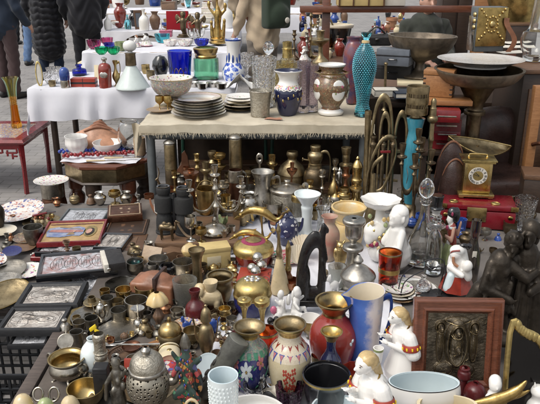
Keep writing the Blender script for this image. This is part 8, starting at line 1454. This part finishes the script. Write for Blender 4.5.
def fill(n, x0, x1, ya, yb, z, wpx, mats, seed, where, hmax=9, tight=.92):
    r = random.Random(seed); got = 0
    for _ in range(n * 60):
        if got >= n: break
        x, y = r.uniform(x0, x1), r.uniform(ya, yb); w = r.uniform(*wpx); nm, cat, tx, pf, ar, op = r.choice(FK)
        p = at(x, y, z); zc = proj(p[None])[2][0]; rad = .5 * w / F * zc; q = p + np.array((0, rad, 0))
        if any(abs(f[3] - z) < .06 and (q[0] - f[0]) ** 2 + (q[1] - f[1] - f[2] * .9) ** 2 < (tight * (rad + f[2])) ** 2 for f in FOOT): continue
        mt, cn = r.choice(mats)
        near = min(((q[0] - f[0]) ** 2 + (q[1] - f[1]) ** 2, f[4]) for f in FOOT if not f[4].startswith(nm))[1].replace('_', ' ')
        lab = (tx % cn) + f' {r.choice(("beside", "next to", "close to"))} the {near} {where}'
        if lab in SEEN or len(lab.split()) > 16: continue
        SEEN.add(lab); h = min(ar * w, hmax * 2)
        lat(nm, lab, cat, (x - w / 2, y - h - w * .3, x + w / 2, y), z, pf, mt, f'small pieces {where}', open=op in (1, 2), t=.05, mode='u', rz=r.uniform(-180, 180), ex=[(a, b, mt) for a, b in ((), (), HX, SPX)[op]]); got += 1
for i, (x0, y0, x1, y1, mt, pf, lab) in enumerate(((150, 300, 196, 330, 'pewter', PLATE, 'large pewter tray under the cups below the leather case'), (60, 352, 108, 384, 'silver_worn', PLATE, 'wide silver dish under the sugar bowl'), (120, 372, 176, 404, 'brass_old', PLATE, 'old brass tray under the incense burner'), (190, 352, 236, 384, 'mosaic', PLATE, 'patterned plate under the ewer and statue'), (62, 300, 104, 326, 'brass', PLATE, 'brass dish beside the oval saucer'), (196, 296, 238, 322, 'copper_dark', PLATE, 'dark copper dish under the mortar'), (104, 272, 140, 292, 'silver_worn', PLATE, 'silver saucer under the tiny brass egg cup'), (140, 338, 186, 364, 'wood_orange', PLATE, 'carved orange brown wooden plate under the brass lidded pot'), (86, 384, 140, 416, 'pewter_dark', PLATE, 'dark pewter tray at the bottom beside the brass bowl'), (160, 384, 214, 416, 'bronze', PLATE, 'bronze tray at the bottom under the painted statue'), (150, 262, 200, 286, 'pewter', PLATE, 'pewter dish under the black bowl'), (96, 318, 140, 342, 'silver_worn', PLATE, 'round silver plate under the white china dish'))):
    lat('tray', lab, 'tray', (x0, y0, x1, y1), ZB + .003 * (i % 2), pf, mt, 'flat trays under the silverware', mode='u', n=40)
    FOOT.pop()
met, mix = FM[:9] + [FM[4], FM[4], FM[3], ('silver', 'polished silver')], FM
FK2 = FK
fill(60, 64, 234, 256, 345, ZB, (9, 17), met, 1, 'among the silverware')
fill(44, 88, 236, 330, 402, ZB, (9, 20), met + [FM[11], FM[12]], 2, 'towards the bottom of the blanket')
fill(14, 176, 330, 190, 236, ZC, (9, 15), met, 3, 'in front of the burlap table')
fill(12, 240, 345, 205, 300, ZC, (8, 14), [FM[0], FM[3], FM[4], FM[9], FM[6]], 4, 'in the middle of the white cloth')
fill(24, 376, 470, 200, 262, ZC, (8, 15), [FM[1], FM[3], FM[9], FM[8], FM[12]], 6, 'around the crystal decanters')
fill(12, 200, 400, 330, 400, ZC, (9, 16), [FM[9], FM[10], FM[0], FM[13]], 7, 'between the front vases')
fill(10, 165, 350, 181, 190, ZP, (10, 16), [FM[1], FM[8], FM[3]], 8, 'in the shade under the burlap table')
fill(14, 420, 535, 196, 240, ZB, (9, 16), [FM[8], FM[1], FM[3], FM[7]], 9, 'around the red chest')
fill(40, 64, 234, 256, 345, ZB, (6.5, 11), met, 21, 'in the crowd of silverware', tight=.86)
fill(30, 88, 236, 330, 402, ZB, (7, 12), met, 22, 'in the crowd at the bottom', tight=.86)
fill(26, 168, 352, 199, 214, ZB, (7, 13), met, 23, 'under the burlap edge', tight=.86)
fill(10, 160, 232, 205, 238, PZ, (7, 11), met, 24, 'on the plank', tight=.86)
fill(16, 420, 535, 200, 268, ZB, (8, 15), [FM[8], FM[1], FM[3], FM[7], FM[12], FM[11]], 25, 'between the chest and the statue')
fill(8, 72, 150, 204, 212, ZI, (8, 13), met, 26, 'behind the icons')
fill(16, 4, 64, 205, 300, ZI, (8, 15), [FM[1], FM[6], FM[5], FM[10]], 10, 'between the plates')
